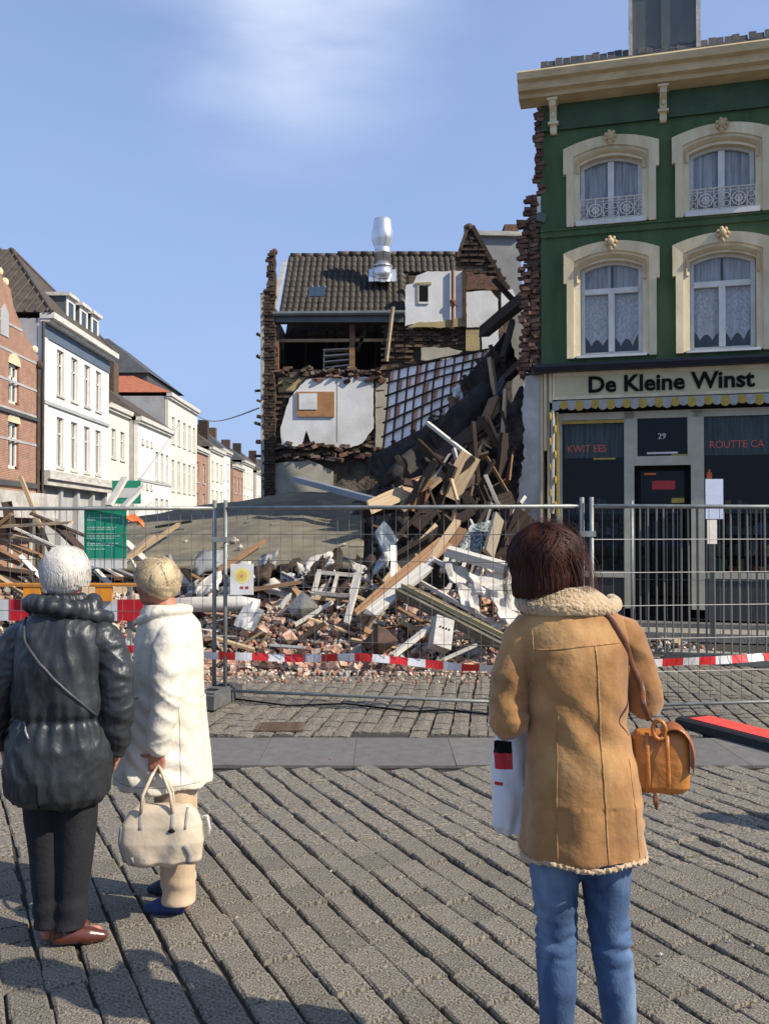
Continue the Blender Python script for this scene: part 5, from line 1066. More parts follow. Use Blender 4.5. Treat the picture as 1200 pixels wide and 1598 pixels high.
pn = MB(); pn.bb(-.11, .11, -.004, .004, -.24, .26); pn = pn.build('paper_notice', mat('bluish_paper', (.55, .60, .72), (.48, .53, .65), 8, .8)); pn.location = P(1114, 780, 11.55); tag(pn, 'pale blue paper notice fixed on top of the grey pole', 'notice'); mb = MB(); mb.bb(-.09, .03, -.004, .004, -.55, -.25); mb.build('lower_sheet', M_pan, pn)
def foot(x, y, rz, label):
    f = MB(); f.bb(-.36, .36, -.11, -.055, 0, .13); f.bb(-.36, .36, .055, .11, 0, .13); f.bb(-.36, -.22, -.055, .055, 0, .13); f.bb(.22, .36, -.055, .055, 0, .13); f.bb(-.06, .06, -.055, .055, 0, .13)
    f.bb(-.3, .3, -.09, .09, .13, .15); o = f.build('concrete_block', M_foot); o.location = (x, y, .01); o.rotation_euler = (0, 0, rz); tag(o, label, 'fence foot', 'concrete fence feet')
    for q in (-.14, .14): mb = MB(); mb.bb(q - .05, q + .05, -.05, .05, .135, .155); mb.build('hole', M_black, o)
foot((fA.x + fB.x) / 2, 9.0, 1.35, 'dark concrete foot under the left pair of fence posts'); foot((fC.x + fD.x) / 2, 8.2, 1.5, 'concrete foot under the posts behind the tan coated woman'); foot(fA.x - 3.45, 9.35, 1.4, 'concrete foot beyond the left picture edge') if 0 else None
cl = MB(); cl.box(((fA.x + fB.x) / 2, 9.04, P(340, 842, 9.05).z), (.15, .05, .05)); tag(cl.build('fence_clamp', M_galv), 'steel clamp joining the left pair of fence posts', 'clamp')
cl = MB(); cl.box(((fC.x + fD.x) / 2, 8.22, P(915, 833, 8.2).z), (.14, .05, .05)); tag(cl.build('fence_clamp', M_galv), 'steel clamp joining the right pair of fence posts', 'clamp')
# green notice
def fpt(px, py, Y, dy=-.035): q = P(px, py, Y + dy); return q
gn = empty('green_notice', P(165, 838, 9.22), 'green notice board with white lines of text on the left fence panel', 'notice board')
k_ = 9.2 / F; mb = MB(); mb.bb(-33 * k_, 33 * k_, -.006, .006, -34 * k_, 48 * k_); mb.build('board', mat('notice_green', (.012, .26, .15), (.010, .23, .13), 5, .5, 0), gn)
mb = MB(); mb.bb(-31 * k_, 33.5 * k_, -.006, .006, -49 * k_, -34.2 * k_); mb.build('white_foot_strip', M_white, gn)
r_ = random.Random(4)
M_txt = mat('white_print', (.40, .62, .52), None, 5, .6, 0)
for row, (dz, w_) in enumerate([(30, .9), (26.5, .25), (15, .85), (12, .8), (5, .8), (1.5, .88), (-2, .8), (-10, .85), (-13, .7), (-19, .45)]):
    x = -28; mb = MB()
    while x < -28 + 54 * w_: l_ = r_.uniform(2, 7); mb.bb(x * k_, (x + l_) * k_, -.008, -.0065, (dz - .8) * k_, (dz + .8) * k_); x += l_ + 1.2
    tag(mb.build('text_line', M_txt, gn), kind='stuff')
# sun poster
sp_ = empty('sun_poster', P(378, 904, 8.98), 'white poster with a yellow sun hanging on the middle fence panel', 'poster')
k_ = 8.98 / F; mb = MB(); mb.bb(-18 * k_, 18 * k_, -.004, .004, -24 * k_, 24 * k_); o = mb.build('paper', mat('poster_paper', (.78, .77, .74), None, 5, .7, 0), sp_)
for rr, m_ in ((12.5, mat('sun_pale', (.80, .72, .30), (.74, .62, .2), 30, .7, 0)), (8, mat('sun_yellow', (.82, .62, .12), None, 5, .7, 0)), (3, mat('sun_pink', (.70, .38, .25), None, 5, .7, 0))):
    mb = MB(); mb.prism([(rr * k_ * math.cos(a * math.pi / 10), 6 * k_ + rr * k_ * math.sin(a * math.pi / 10)) for a in range(20)], -.005 - (12.5 - rr) * .0004, -.0045); mb.build('sun_disc', m_, sp_)
for x, w_ in ((-3, 5), (5, 5.5)): mb = MB(); mb.bb(x * k_, (x + w_) * k_, -.006, -.0045, -15 * k_, -11 * k_); mb.build('red_logo_block', mat('poster_red', (.45, .05, .05), None, 5, .7, 0), sp_)
# barrier tape
M_tr = mat('tape_red', (.68, .03, .03), None, 5, .45, 0); M_tw = mat('tape_white', (.78, .77, .75), None, 5, .45, 0)
def tape(pts, label, w=.075, seg=.17):
    P_ = [Vector(p) for p in pts]; dense = []
    for i in range(len(P_) - 1):
        n_ = max(1, int((P_[i + 1] - P_[i]).length / .04)); dense += [P_[i].lerp(P_[i + 1], q / n_) for q in range(n_)]
    dense.append(P_[-1]); mb = MB(); s_ = 0
    for i in range(len(dense) - 1):
        a, b = dense[i], dense[i + 1]; tw = lambda s: .9 * nz3(s * .9, 1, 2) + .25 * math.sin(s * 5)
        def off(s): return Vector((0, math.sin(tw(s)), math.cos(tw(s)))) * w / 2
        l_ = (b - a).length; sag = Vector((0, 0, .012 * math.sin(s_ * 3)))
        mb.add([a - off(s_) + sag, b - off(s_ + l_) + sag, b + off(s_ + l_) + sag, a + off(s_) + sag], [(0, 1, 2, 3)], int(s_ / seg) % 2); s_ += l_
    return tag(mb.build('barrier_tape', [M_tr, M_tw]), label, 'barrier tape')
tape([P(185, 1012, 9.2), P(335, 1024, 9.05), P(400, 1023, 8.98), P(470, 1026, 8.9), P(560, 1027, 8.75), P(650, 1035, 8.62), P(720, 1040, 8.52), P(790, 1041, 8.4), P(908, 1044, 8.25)], 'red and white tape sagging along the left and middle fence panels')
tape([P(923, 1046, 8.18), P(1020, 1037, 8.3), P(1110, 1030, 8.45), P(1215, 1021, 8.6)], 'red and white tape tied along the right fence panel')
# striped barrier boards
M_bor = mat('barrier_orange', (.80, .30, .02), None, 5, .5, .05); M_bred = mat('barrier_red', (.52, .012, .02), None, 5, .45, .05); M_bwh = mat('barrier_white', (.62, .64, .64), None, 5, .45, .05)
Yb = 9.9; br_ = empty('striped_barrier', (P(100, 900, Yb).x, Yb, 0), 'barrier with orange rail and red and white board behind the two elderly women', 'barrier', .0)
def bxp(nm, x0, x1, y0, y1, m_, d=.05, off=0): 
    a, b = P(x0, y0, Yb), P(x1, y1, Yb); mb = MB(); mb.bb(a.x - br_.location.x, b.x - br_.location.x, off - d / 2, off + d / 2, b.z, a.z); return mb.build(nm, m_, br_)
bxp('orange_rail', -90, 216, 910, 915, M_bor, .06)
for x in (-60, 38, 150): bxp('orange_hanger', x, x + 26, 915.2, 938, M_bor, .04)
x = -100; i = 0
while x < 216: w_ = 57 if i % 2 else 28; bxp('board_stripe', x, min(x + w_, 222), 936, 969, M_bred if i % 2 else M_bwh, .035, -.003 * (i % 2) + .05); x += w_; i += 1
x = -100; i = 0
while x < 200: w_ = 57 if i % 2 else 28; bxp('lower_stripe', x, min(x + w_, 200), 1001, 1030, M_bred if i % 2 == 0 else M_bwh, .035, -.003 * (i % 2) + .05); x += w_; i += 1
for x in (-80, 60, 196): bxp('upright', x, x + 6, 912, 1075, M_galv, .05, .10)
# red topped rubber strip on the ground at the right
a, b = G(1052, 1133), G(1255, 1188); d_ = (b - a); rs_ = empty('rubber_edge_strip', (a.x, a.y, 0), 'long black rubber strip with a bright red top lying on the paving at right', 'edge strip', math.atan2(d_.y, d_.x))
mb = MB(); sweep(mb, [(0, .0), (.01, .06), (.04, .075), (.30, .075), (.33, .06), (.34, 0)], 0, d_.length); mb.build('rubber_base', mat('black_rubber', (.02, .02, .02), (.012, .012, .012), 20, .7, .4), rs_)
mb = MB(); mb.bb(.10, d_.length, .07, .31, .076, .082); mb.build('red_top', mat('red_tread', (.75, .09, .06), (.62, .06, .05), 12, .6, .2), rs_)
# cable lying along the fence
mb = MB(); mb.tube([G(352, 1092) + Vector((0, 0, .02)), G(450, 1103) + Vector((0, 0, .012)), G(540, 1100) + Vector((0, 0, .012)), G(640, 1112) + Vector((0, 0, .012)), G(700, 1110) + Vector((0, 0, .012)), G(790, 1120) + Vector((0, 0, .012))], .009, 6); tag(mb.build('ground_cable', M_black), 'thin black cable lying on the setts below the middle fence panel', 'cable')
# litter
for i in range(26):
    p = G(rnd.uniform(20, 1180), rnd.uniform(1150, 1590)); m2 = MB(); chunk(m2, (0, 0, 0), rnd.uniform(.006, .013)); o = m2.build('pebble', rnd.choice([M_mort2, M_conc, M_redbit])); o.location = p + Vector((0, 0, .006)); tag(o, 'tiny pale pebble lying on the setts', 'pebble', 'pebbles on the setts')
# ---------------------------------------------------------------- people
M_skin = mat('skin', (.52, .30, .21), (.42, .22, .15), 12, .55, .15, 60); M_skinR = mat('sunned_skin', (.46, .20, .13), (.36, .14, .09), 12, .55, .15, 60)
M_suede = mat('tan_suede', (.40, .205, .068), (.22, .100, .030), 5.5, .95, .6, 60, sheen=.3, col3=(.54, .31, .125), s3=3.4, dist=.004, detail=8)
M_shear = mat('shearling', (.62, .46, .27), (.44, .30, .15), 38, .98, 1.0, 90, sheen=.5, dist=.012)
M_seam = mat('seam_edge', (.44, .26, .11), (.24, .125, .045), 30, .9, .5, 60)
M_denim = mat('blue_denim', (.085, .150, .27), (.024, .050, .115), 4.2, .9, .6, 160, stretch=(1, 1, .55), col3=(.19, .27, .38), s3=5.5, dist=.003, detail=9)
M_jacket = mat('black_quilted_nylon', (.034, .038, .042), (.013, .015, .017), 5, .42, .8, 13, spec=.5, dist=.014, detail=7, stretch=(1, 1, .5))
M_trous = mat('black_trousers', (.014, .014, .017), (.008, .008, .010), 6, .85, .3, 60)
M_coatw = mat('ivory_coat', (.72, .67, .56), (.58, .53, .43), 5, .75, .8, 20, dist=.010, detail=8)
M_ivt = mat('beige_trousers', (.56, .42, .28), (.46, .34, .22), 4, .8, .4, 30, dist=.005)
M_hairD = mat('dark_brown_hair', (.070, .020, .010), (.016, .005, .003), 30, .55, .2, 60, stretch=(1, 1, .15), rndv=0, spec=.22)
M_hairW = mat('silver_hair', (.70, .66, .59), (.52, .48, .42), 12, .5, .3, 60); M_hairB = mat('grey_blond_hair', (.70, .55, .34), (.42, .32, .19), 12, .5, .3, 60)
M_brown = mat('red_brown_leather', (.12, .032, .02), (.05, .016, .012), 8, .25, .2, 30, coat=.4); M_blueS = mat('blue_suede_shoe', (.022, .05, .17), (.014, .03, .11), 9, .7, .3, 60); M_sole = mat('dark_sole', (.02, .018, .016), None, 8, .7)
M_orbag = mat('orange_leather', (.55, .22, .045), (.42, .15, .03), 7, .42, .3, 40, coat=.2); M_strap = mat('brown_strap', (.20, .075, .035), (.12, .045, .02), 7, .5, .3, 40)
M_crbag = mat('cream_leather', (.60, .50, .37), (.48, .39, .28), 6, .5, .35, 26, coat=.1); M_grytrim = mat('grey_trim', (.32, .30, .27), None, 8, .6)
M_eye = mat('eye_white', (.7, .68, .65), None, 5, .3, 0)

def finger_chain(mb, base, d0, bend_axis, lens, r, curl):
    p = Vector(base); d = Vector(d0).normalized(); pts = [p - d * .015, p]; rs = [r, r]
    for i, l in enumerate(lens):
        d = (Matrix.Rotation(curl[i], 3, bend_axis) @ d).normalized(); p = p + d * l; pts.append(p); rs.append(r * (1 - .1 * (i + 1)))
    mb.capsule(pts, rs, 9)
def hand(mb, wrist, dirv, palmn, side=1, curl=.5, s=1.0):
    """wrist -> fingers along dirv; palmn points out of the palm; fingers curl towards palmn"""
    d = Vector(dirv).normalized(); n = Vector(palmn); n = (n - d * n.dot(d)).normalized(); w = d.cross(n) * side; ax = d.cross(n)
    W_ = Vector(wrist); 
    for k in range(4):
        o = W_ + w * (-.027 + .018 * k) * s; mb.capsule([W_ + w * (-.012 + .008 * k) * s, o + d * .045 * s, o + d * (.088 - abs(k - 1.3) * .004) * s], [.016 * s, .0125 * s, .0105 * s], 9)
        L_ = [(.034, .024, .018), (.040, .027, .020), (.038, .026, .020), (.030, .020, .017)][k]
        finger_chain(mb, o + d * .088 * s, d, ax, [q * s for q in L_], .0085 * s, [curl, curl * 1.1, curl * .8])
    b = W_ + w * -.03 * s + d * .02 * s; finger_chain(mb, b, (d * .6 - w * .8 + n * .3), ax, [.034 * s, .026 * s, .020 * s], .0105 * s, [curl * .4, curl * .5, curl * .4])
def head(mb, c, f, up=(0, 0, 1), s=1.0):
    """c centre of the skull, f facing direction"""
    f = Vector(f).normalized(); u = Vector(up); u = (u - f * u.dot(f)).normalized(); r = f.cross(u); Rm = Matrix((r, f, u)).transposed(); C = Vector(c)
    def E(p, rad, n=14): 
        rot = Rm; mb.ell(C + Rm @ (Vector(p) * s), [q * s for q in rad], n, 10, rot)
    E((0, -.012, .02), (.076, .095, .088)); E((0, .030, -.035), (.060, .058, .080)); E((0, .052, -.088), (.030, .028, .026)); E((.03, .02, -.075), (.028, .05, .03)); E((-.03, .02, -.075), (.028, .05, .03))
    mb.capsule([C + Rm @ (Vector((0, .082, .012)) * s), C + Rm @ (Vector((0, .098, -.022)) * s)], [.010 * s, .0155 * s], 9); E((.0, .092, -.034), (.020, .014, .010), 10)
    E((0, .083, -.058), (.024, .012, .007), 10); E((0, .080, -.069), (.021, .012, .008), 10); E((.033, .068, .018), (.022, .014, .008), 10); E((-.033, .068, .018), (.022, .014, .008), 10)
    E((.038, .058, -.025), (.022, .022, .020), 10); E((-.038, .058, -.025), (.022, .022, .020), 10)
    for q in (-1, 1): E((q * .078, -.006, -.02), (.010, .018, .032), 10); E((q * .084, -.012, -.008), (.008, .014, .018), 8)
    return Rm
def eyes(parent, c, Rm, s=1.0):
    for q in (-1, 1): mb = MB(); mb.ell(Vector(c) + Rm @ (Vector((q * .031, .078, .004)) * s), (.011 * s, .011 * s, .009 * s), 10, 8); mb.build('eye', M_eye, parent, True)
def hair_strands(name, c, rad, n, mt, parent, phis, thmax, drop, w=.0030, lift=.004, wave=.0, seed=0, tilt=(0, 0, 0), curlr=0, flare=0, crown=(0, 0)):
    """ribbons running from the crown over an ellipsoid; thmax(phi) in radians; drop(phi) metres hanging straight below"""
    r_ = random.Random(seed); mb = MB(); C = Vector(c); T = Euler(tilt).to_matrix()
    for _ in range(n):
        ph = r_.uniform(*phis); t0 = abs(r_.gauss(0, .5)) * .6 + .02; tm = thmax(ph) * r_.uniform(.86, 1.02); dr = drop(ph) * r_.uniform(.75, 1.08)
        lf = lift * r_.uniform(.1, 1.3) + lift * 1.6 * nz3(math.cos(ph) * 2.4, math.sin(ph) * 2.4, seed + t0 * 1.5); ph += .10 * nz3(ph * 5, t0 * 2, seed); pts = []; K = 7; nrs = []; pw = 5 * nz3(math.cos(ph) * 1.8, math.sin(ph) * 1.8, seed * 3.1 + t0) + r_.uniform(-.5, .5)
        if t0 >= tm - .15: t0 = max(.02, tm - r_.uniform(.3, 1.0))
        for k in range(K + 1):
            th = t0 + (tm - t0) * k / K; p2 = ph + wave * math.sin(th * 3 + pw) + .06 * math.sin(k + pw)
            nrm = Vector((math.sin(th) * math.cos(p2), math.sin(th) * math.sin(p2), math.cos(th)))
            rr = 1 + curlr * math.sin(k * 1.7 + pw) ; p = Vector((rad[0] * nrm.x, rad[1] * nrm.y, rad[2] * nrm.z)) * rr + nrm * lf; pts.append(p); nrs.append(nrm)
        if dr > .01:
            last = pts[-1]
            for k in range(1, 5): q = k / 4; pts.append(last + Vector((nrs[-1].x * flare * math.sin(q * 2.2), nrs[-1].y * flare * math.sin(q * 2.2), -dr * q))); nrs.append(nrs[-1])
        b0 = len(mb.v); vs = []
        for k, p in enumerate(pts):
            t_ = (pts[min(k + 1, len(pts) - 1)] - pts[max(k - 1, 0)]).normalized(); sd_ = t_.cross(nrs[k]).normalized() * w * (1 - .75 * (k / (len(pts) - 1)) ** 3) * .5 * r_.uniform(.9, 1.1); vs += [C + T @ (p - sd_), C + T @ (p + nrs[k] * w * .18), C + T @ (p + sd_)]
        mb.add(vs, [(3 * k + j, 3 * k + j + 1, 3 * k + j + 4, 3 * k + j + 3) for k in range(len(pts) - 1) for j in (0, 1)])
    me = bpy.data.meshes.new(name); me.from_pydata(mb.v, [], mb.f); me.materials.append(mt); me.polygons.foreach_set('use_smooth', [True] * len(me.polygons)); me.update()
    return tag(link(name, me, parent), kind='stuff')
def bvh_of(o):
    me = o.data; return BVHTree.FromPolygons([v.co.copy() for v in me.vertices], [tuple(p.vertices) for p in me.polygons])
def surf_pt(bv, x, z, off=.002, d=Vector((0, 1, 0)), y0=-1.5):
    h = bv.ray_cast(Vector((x, y0, z)), d)
    return (h[0] + h[1] * off, h[1]) if h[0] is not None else (None, None)
def surf_line(name, bv, pts, r, mt, parent, off=.001, n=5, step=.015, noise_=0, flat=1.0):
    P_ = []
    for i in range(len(pts) - 1):
        a = Vector(pts[i]); b = Vector(pts[i + 1]); k = max(1, int((b - a).length / step))
        for q in range(k): P_.append(a.lerp(b, q / k))
    P_.append(Vector(pts[-1])); out = []
    for p in P_:
        h, _ = surf_pt(bv, p.x, p.y, off)
        if h is not None: out.append(h + Vector((nz3(p.x * 60, p.y * 60, 1), 0, nz3(p.x * 60, p.y * 60, 7))) * noise_)
    if len(out) > 1: mb = MB(); mb.tube(out, r, n, flat=flat); return mb.build(name, mt, parent, True)
def legs_mb(hip_l, knee_l, ank_l, hip_r, knee_r, ank_r, rs):
    mb = MB(); 
    for a, b, c in ((hip_l, knee_l, ank_l), (hip_r, knee_r, ank_r)):
        a, b, c = Vector(a), Vector(b), Vector(c); calf = b.lerp(c, .35) + Vector((0, -.012, 0))
        mb.capsule([a, a.lerp(b, .5), b, calf, c], rs, 18)
    mb.ell((Vector(hip_l) + Vector(hip_r)) / 2 + Vector((0, -.02, .0)), (.16, .125, .14), 18, 12)
    return mb
def shoe(mb, heel, toe, w=.045, h=.07):
    H_ = Vector(heel); T_ = Vector(toe); d = T_ - H_; mb.capsule([H_ + Vector((0, 0, .038)), H_.lerp(T_, .35) + Vector((0, 0, .040)), H_.lerp(T_, .7) + Vector((0, 0, .030)), T_ + Vector((0, 0, .022))], [.034, .038, .036, .022], 12); mb.ell(H_ + Vector((0, 0, .07)), (.036, .04, .035), 12, 8)

# ---- woman in the tan coat -------------------------------------------------
def wrC(v, n_):
    x, y, z = v; w = 0
    w += .007 * nz3(x * 6, y * 6, z * 5) + .004 * nz3(x * 14, y * 14, z * 11) + .0016 * nz3(x * 30, y * 30, z * 26) + .005 * (1 - 3 * abs(nz3(x * 4 + z * 3, y * 4, z * 5 - x * 5))) * math.exp(-((z - 1.15) / .16) ** 2)
    arm = sm((abs(x + .0) - .15) / .04)
    w += arm * .006 * math.sin(z * 95 + 5 * nz3(x * 6, y * 6, z * 4)) * sm((1.32 - z) / .1) * (.4 + .8 * abs(nz3(x * 5, y * 5, z * 9)))
    w += (1 - arm) * .004 * math.sin(z * 50 + x * 22 + 6 * nz3(x * 4, 1, z * 3)) * math.exp(-((z - 1.12) / .10) ** 2)
    if z < .9: w += .004 * math.sin(math.atan2(y, x) * 7 + 2 * nz3(x * 3, y * 3, z * 2))
    return w
pc = empty('person', (.585, 2.80, 0), 'woman with dark bob seen from behind in tan shearling coat and jeans', 'person', 0, None)
hc = (-.088, .045, 1.605)
body = MB(); Rm = head(body, hc, (-.18, 1, -.22), s=1.0); body.capsule([(-.06, .02, 1.52), (-.03, -.01, 1.40)], [.052, .058], 14)
body.loft([(-.02, 0, 1.42, .10, .07), (-.01, 0, 1.34, .16, .09), (0, 0, 1.15, .12, .09), (0, 0, .95, .13, .10), (0, 0, .80, .14, .11)], 20)
for q, e, h_ in ((-.17, (-.215, -.02, 1.12), (-.10, .24, 1.26)), (.155, (.205, 0, 1.16), (.03, .25, 1.28))):
    body.capsule([(q, 0, 1.37), e, h_], [.045, .038, .026], 12); dd = (Vector(h_) - Vector(e)).normalized(); hand(body, Vector(h_), dd + Vector((0, 0, .3)), (-1 if q > 0 else 1, 0, .4), 1 if q < 0 else -1, .5)
for k, (hx, kx, kz, ax) in enumerate(((-.078, -.070, .49, -.075), (.085, .090, .49, .115))):
    body.capsule([(hx, 0, .85), (kx, .01, kz), (ax, 0, .08)], [.065, .045, .032], 12); body.capsule([(ax, 0, .05), (ax, .14, .03)], [.03, .022], 10)
bo = organic(body, 'body', M_skin, .007, 3, None, pc); eyes(bo, hc, Rm)
j = MB(); j.ell((0, -.01, .86), (.145, .125, .14), 18, 12)
j.loft([(-.074, 0, .88, .088, .10), (-.077, 0, .72, .079, .094), (-.072, .004, .60, .068, .080), (-.068, .008, .51, .060, .068), (-.069, .002, .43, .058, .067), (-.071, -.012, .34, .057, .066), (-.072, -.008, .22, .050, .056), (-.072, 0, .10, .044, .048), (-.072, 0, .05, .046, .052)], 22)
j.loft([(.076, 0, .88, .088, .10), (.079, 0, .72, .079, .094), (.083, .004, .60, .069, .080), (.088, .008, .51, .061, .068), (.096, .002, .43, .059, .067), (.106, -.012, .34, .058, .066), (.116, -.008, .22, .050, .056), (.124, 0, .10, .044, .048), (.125, 0, .05, .046, .052)], 22)
def wrJ(v, n_):
    x, y, z = v; sgn = -1 if x < .01 else 1; c = -.073 if sgn < 0 else .094
    k = math.exp(-((z - .50) / .085) ** 2) + .35 * math.exp(-((z - .68) / .05) ** 2) + .6 * math.exp(-((z - .12) / .06) ** 2)
    rg = 1 - 2 * abs(nz3(x * 5 + sgn * 3, y * 5, z * 26 + x * 6 * sgn)) * 2; r2 = 1 - 4 * abs(nz3(x * 7, y * 7 + sgn, z * 44 + 3 - x * 9 * sgn)); f = max(0, min(1, nz3(x * 5, y * 5, z * 5 + 8) * 1.5 + .8))
    return .0065 * k * f * (rg + .5 * r2) + .0045 * nz3(x * 7, y * 7, z * 6) + .002 * nz3(x * 20, y * 20, z * 26)
organic(j, 'jeans', M_denim, .006, 4, wrJ, pc)
sh = MB(); shoe(sh, (-.075, -.04, 0), (-.085, .14, 0)); shoe(sh, (.125, -.04, 0), (.15, .14, 0))
for q in range(2):
    sh = MB(); shoe(sh, *(((-.075, -.04, 0), (-.085, .14, 0)), ((.125, -.04, 0), (.15, .14, 0)))[q]); organic(sh, 'shoe', M_sole, .006, 2, None, pc)
ct = MB()
ct.loft([(-.035, .0, 1.50, .075, .065), (-.03, -.005, 1.465, .115, .082), (-.022, -.005, 1.435, .155, .10), (-.02, -.005, 1.40, .18, .112), (-.02, -.01, 1.34, .178, .125), (-.018, -.012, 1.25, .160, .132), (-.006, -.01, 1.12, .143, .124), (0, -.01, 1.02, .160, .134), (.008, -.008, .90, .176, .150), (.010, 0, .80, .180, .158), (.010, 0, .735, .187, .164)], 40, 2.15)
coat = organic(ct, 'coat', M_suede, .0065, 5, wrC, pc)
def wrS(v, n_):
    x, y, z = v; return .006 * nz3(x * 7, y * 7, z * 6) + .0045 * (1 - 3.2 * abs(nz3(x * 5 + z * 4, y * 5, z * 13 + x * 8))) + .0025 * (1 - 3 * abs(nz3(x * 11, y * 11, z * 24 - x * 14))) + .001 * nz3(x * 30, y * 30, z * 30)
ct = MB(); ct.ell((-.150, -.002, 1.375), (.066, .070, .066), 18, 12); ct.capsule([(-.165, -.005, 1.370), (-.203, -.02, 1.25), (-.216, -.035, 1.13)], [.062, .061, .059], 18); ct.capsule([(-.216, -.035, 1.13), (-.18, .12, 1.17), (-.13, .22, 1.25)], [.060, .053, .047], 16); organic(ct, 'sleeve', M_suede, .006, 4, wrS, coat)
ct = MB(); ct.ell((.118, -.002, 1.385), (.064, .068, .060), 18, 12); ct.capsule([(.135, -.005, 1.378), (.174, -.01, 1.27), (.196, -.012, 1.185)], [.059, .058, .055], 18); ct.capsule([(.196, -.012, 1.19), (.15, .14, 1.21), (.07, .23, 1.26)], [.055, .050, .046], 16); slR = organic(ct, 'sleeve', M_suede, .006, 4, wrS, coat); bvC = bvh_of(coat)
col = MB(); rr = random.Random(2)
ring = [(-.03 + .142 * math.cos(a), .008 + .10 * math.sin(a), 1.487 - .022 * math.sin(a) * -1 - .012 * abs(math.cos(a))) for a in [math.pi * (.92 + 1.16 * k / 16) for k in range(17)]]
col.capsule([(x, y, z) for x, y, z in ring], [.021] * 17, 14); col.loft([(-.033, -.002, 1.448, .140, .108), (-.033, -.005, 1.475, .140, .108), (-.035, 0, 1.505, .105, .085), (-.037, .002, 1.525, .075, .065)], 36)
def fuzz(a, f=55): return lambda v, n_: a * (nz3(v.x * f, v.y * f, v.z * f) + .6 * nz3(v.x * f * 2.3, v.y * f * 2.3, v.z * f * 2.3))
organic(col, 'shearling_collar', M_shear, .0040, 3, fuzz(.0022, 85), coat)
hm = MB()
pts = [(.010 + .184 * math.copysign(abs(math.cos(a)) ** .93, math.cos(a)), .163 * math.copysign(abs(math.sin(a)) ** .93, math.sin(a)), .733 + .006 * math.sin(a * 5)) for a in [2 * math.pi * k / 48 for k in range(49)]]
hm.tube(pts, .0075, 8); organic(hm, 'shearling_hem', M_shear, .0035, 1, fuzz(.006, 110), coat)
surf_line('yoke_seam', bvC, [(-.150, 1.345), (-.08, 1.352), (0, 1.362), (.10, 1.368)], .0028, M_seam, coat, .0, noise_=.001)
surf_line('back_seam', bvC, [(.022, 1.360), (.030, 1.2), (.036, 1.05), (.045, .9), (.052, .745)], .0030, M_seam, coat, .0, noise_=.001)
surf_line('side_seam', bvC, [(-.085, 1.16), (-.09, 1.0), (-.092, .86), (-.090, .745)], .0024, M_seam, coat, .0, noise_=.001)
surf_line('side_seam', bvC, [(.126, 1.03), (.130, .98), (.140, .86), (.150, .75)], .0022, M_seam, coat, .0, noise_=.001)
surf_line('armhole_seam', bvC, [(-.152, 1.40), (-.150, 1.33), (-.158, 1.25)], .0024, M_seam, coat, .0); pass
hb = MB(); ha = math.radians(8)
hb.ell((hc[0], hc[1] - .018, 1.604), (.097, .099, .094), 22, 16); hb.loft([(-.094, .030, 1.605, .096, .097), (-.095, .022, 1.56, .101, .097), (-.099, .018, 1.52, .098, .090), (-.104, .016, 1.495, .088, .076), (-.108, .02, 1.48, .06, .05)], 28)
def hairw(v, n_):
    a = math.atan2(v.y - .03, v.x + .09); return .0030 * math.sin(a * 34 + 3 * nz3(v.x * 5, v.y * 5, v.z * 3)) + .0015 * math.sin(a * 81) + .002 * nz3(v.x * 20, v.y * 20, v.z * 5)
# trim the face side by pushing it back
hh = organic(hb, 'hair', M_hairD, .005, 3, hairw, pc)
for v in hh.data.vertices:
    if v.co.y > .085 and v.co.z < 1.66: v.co.y = .085 - (v.co.y - .085) * .3
hair_strands('hair_strands', (-.092, .026, 1.604), (.103, .102, .100), 7000, M_hairD, hh, (-3.7, .55), lambda p: 1.50 + .35 * nz3(math.cos(p) * 3, math.sin(p) * 3, 4), lambda p: .10 + .03 * nz3(p * 3, 1, 1) + (.045 if p < -2.5 else 0), w=.0034, lift=.009, seed=1, flare=-.016, wave=.10, tilt=(.10, -.12, 0))
hair_strands('flyaway_hairs', (-.092, .026, 1.604), (.108, .107, .104), 260, M_hairD, hh, (-3.7, .55), lambda p: 1.6, lambda p: .13, w=.0016, lift=.016, seed=11, flare=.02, wave=.35, tilt=(.10, -.12, 0))
# orange satchel on the right hip
sb = empty('satchel', (.585 + .255, 2.80 - .03, .90), 'orange leather satchel with tassel hanging at the right hip of the tan coated woman', 'bag', R(-12))
mb = MB(); mb.loft([(0, 0, 0, .080, .040), (0, 0, .02, .098, .052), (0, 0, .10, .100, .055), (0, 0, .18, .095, .048), (0, 0, .20, .08, .035)], 28, 4); sbody = organic(mb, 'bag_body', M_orbag, .005, 3, lambda v, n_: .002 * nz3(v.x * 18, v.y * 18, v.z * 18), sb)
fl_ = MB(); ks = 14; vs = []
for i in range(ks + 1):
    a = -1.1 + 3.0 * i / ks
    for y in (-.058, -.03, 0, .03, .058): vs.append((.045 + .072 * math.sin(a) * (1 - .1 * abs(y) / .058), y, .115 + .105 * math.cos(a)))
for v in list(vs): vs.append((v[0] * .96, v[1], v[2] - .006))
K = (ks + 1) * 5; fs = [(i * 5 + q, i * 5 + 5 + q, i * 5 + 6 + q, i * 5 + 1 + q) for i in range(ks) for q in range(4)]; fs += [tuple(K + t for t in reversed(f)) for f in fs]; fs += [(i * 5, i * 5 + 5, K + i * 5 + 5, K + i * 5) for i in range(ks)] + [(i * 5 + 4, K + i * 5 + 4, K + i * 5 + 9, i * 5 + 9) for i in range(ks)]
fl_.add(vs, fs); fl_.build('flap', mat('dark_orange_leather', (.42, .14, .035), (.30, .09, .022), 7, .4, .3, 40, coat=.2), sb, True)
for x, y in ((-.045, -.058), (.02, -.060)): mb = MB(); mb.tube([(x, y + .01, .20), (x, y - .004, .15), (x + .004, y - .004, .06), (x, y + .004, .005)], .007, 8, flat=.35, up=(0, 1, 0)); mb.build('pleat_strap', M_orbag, sb, True)
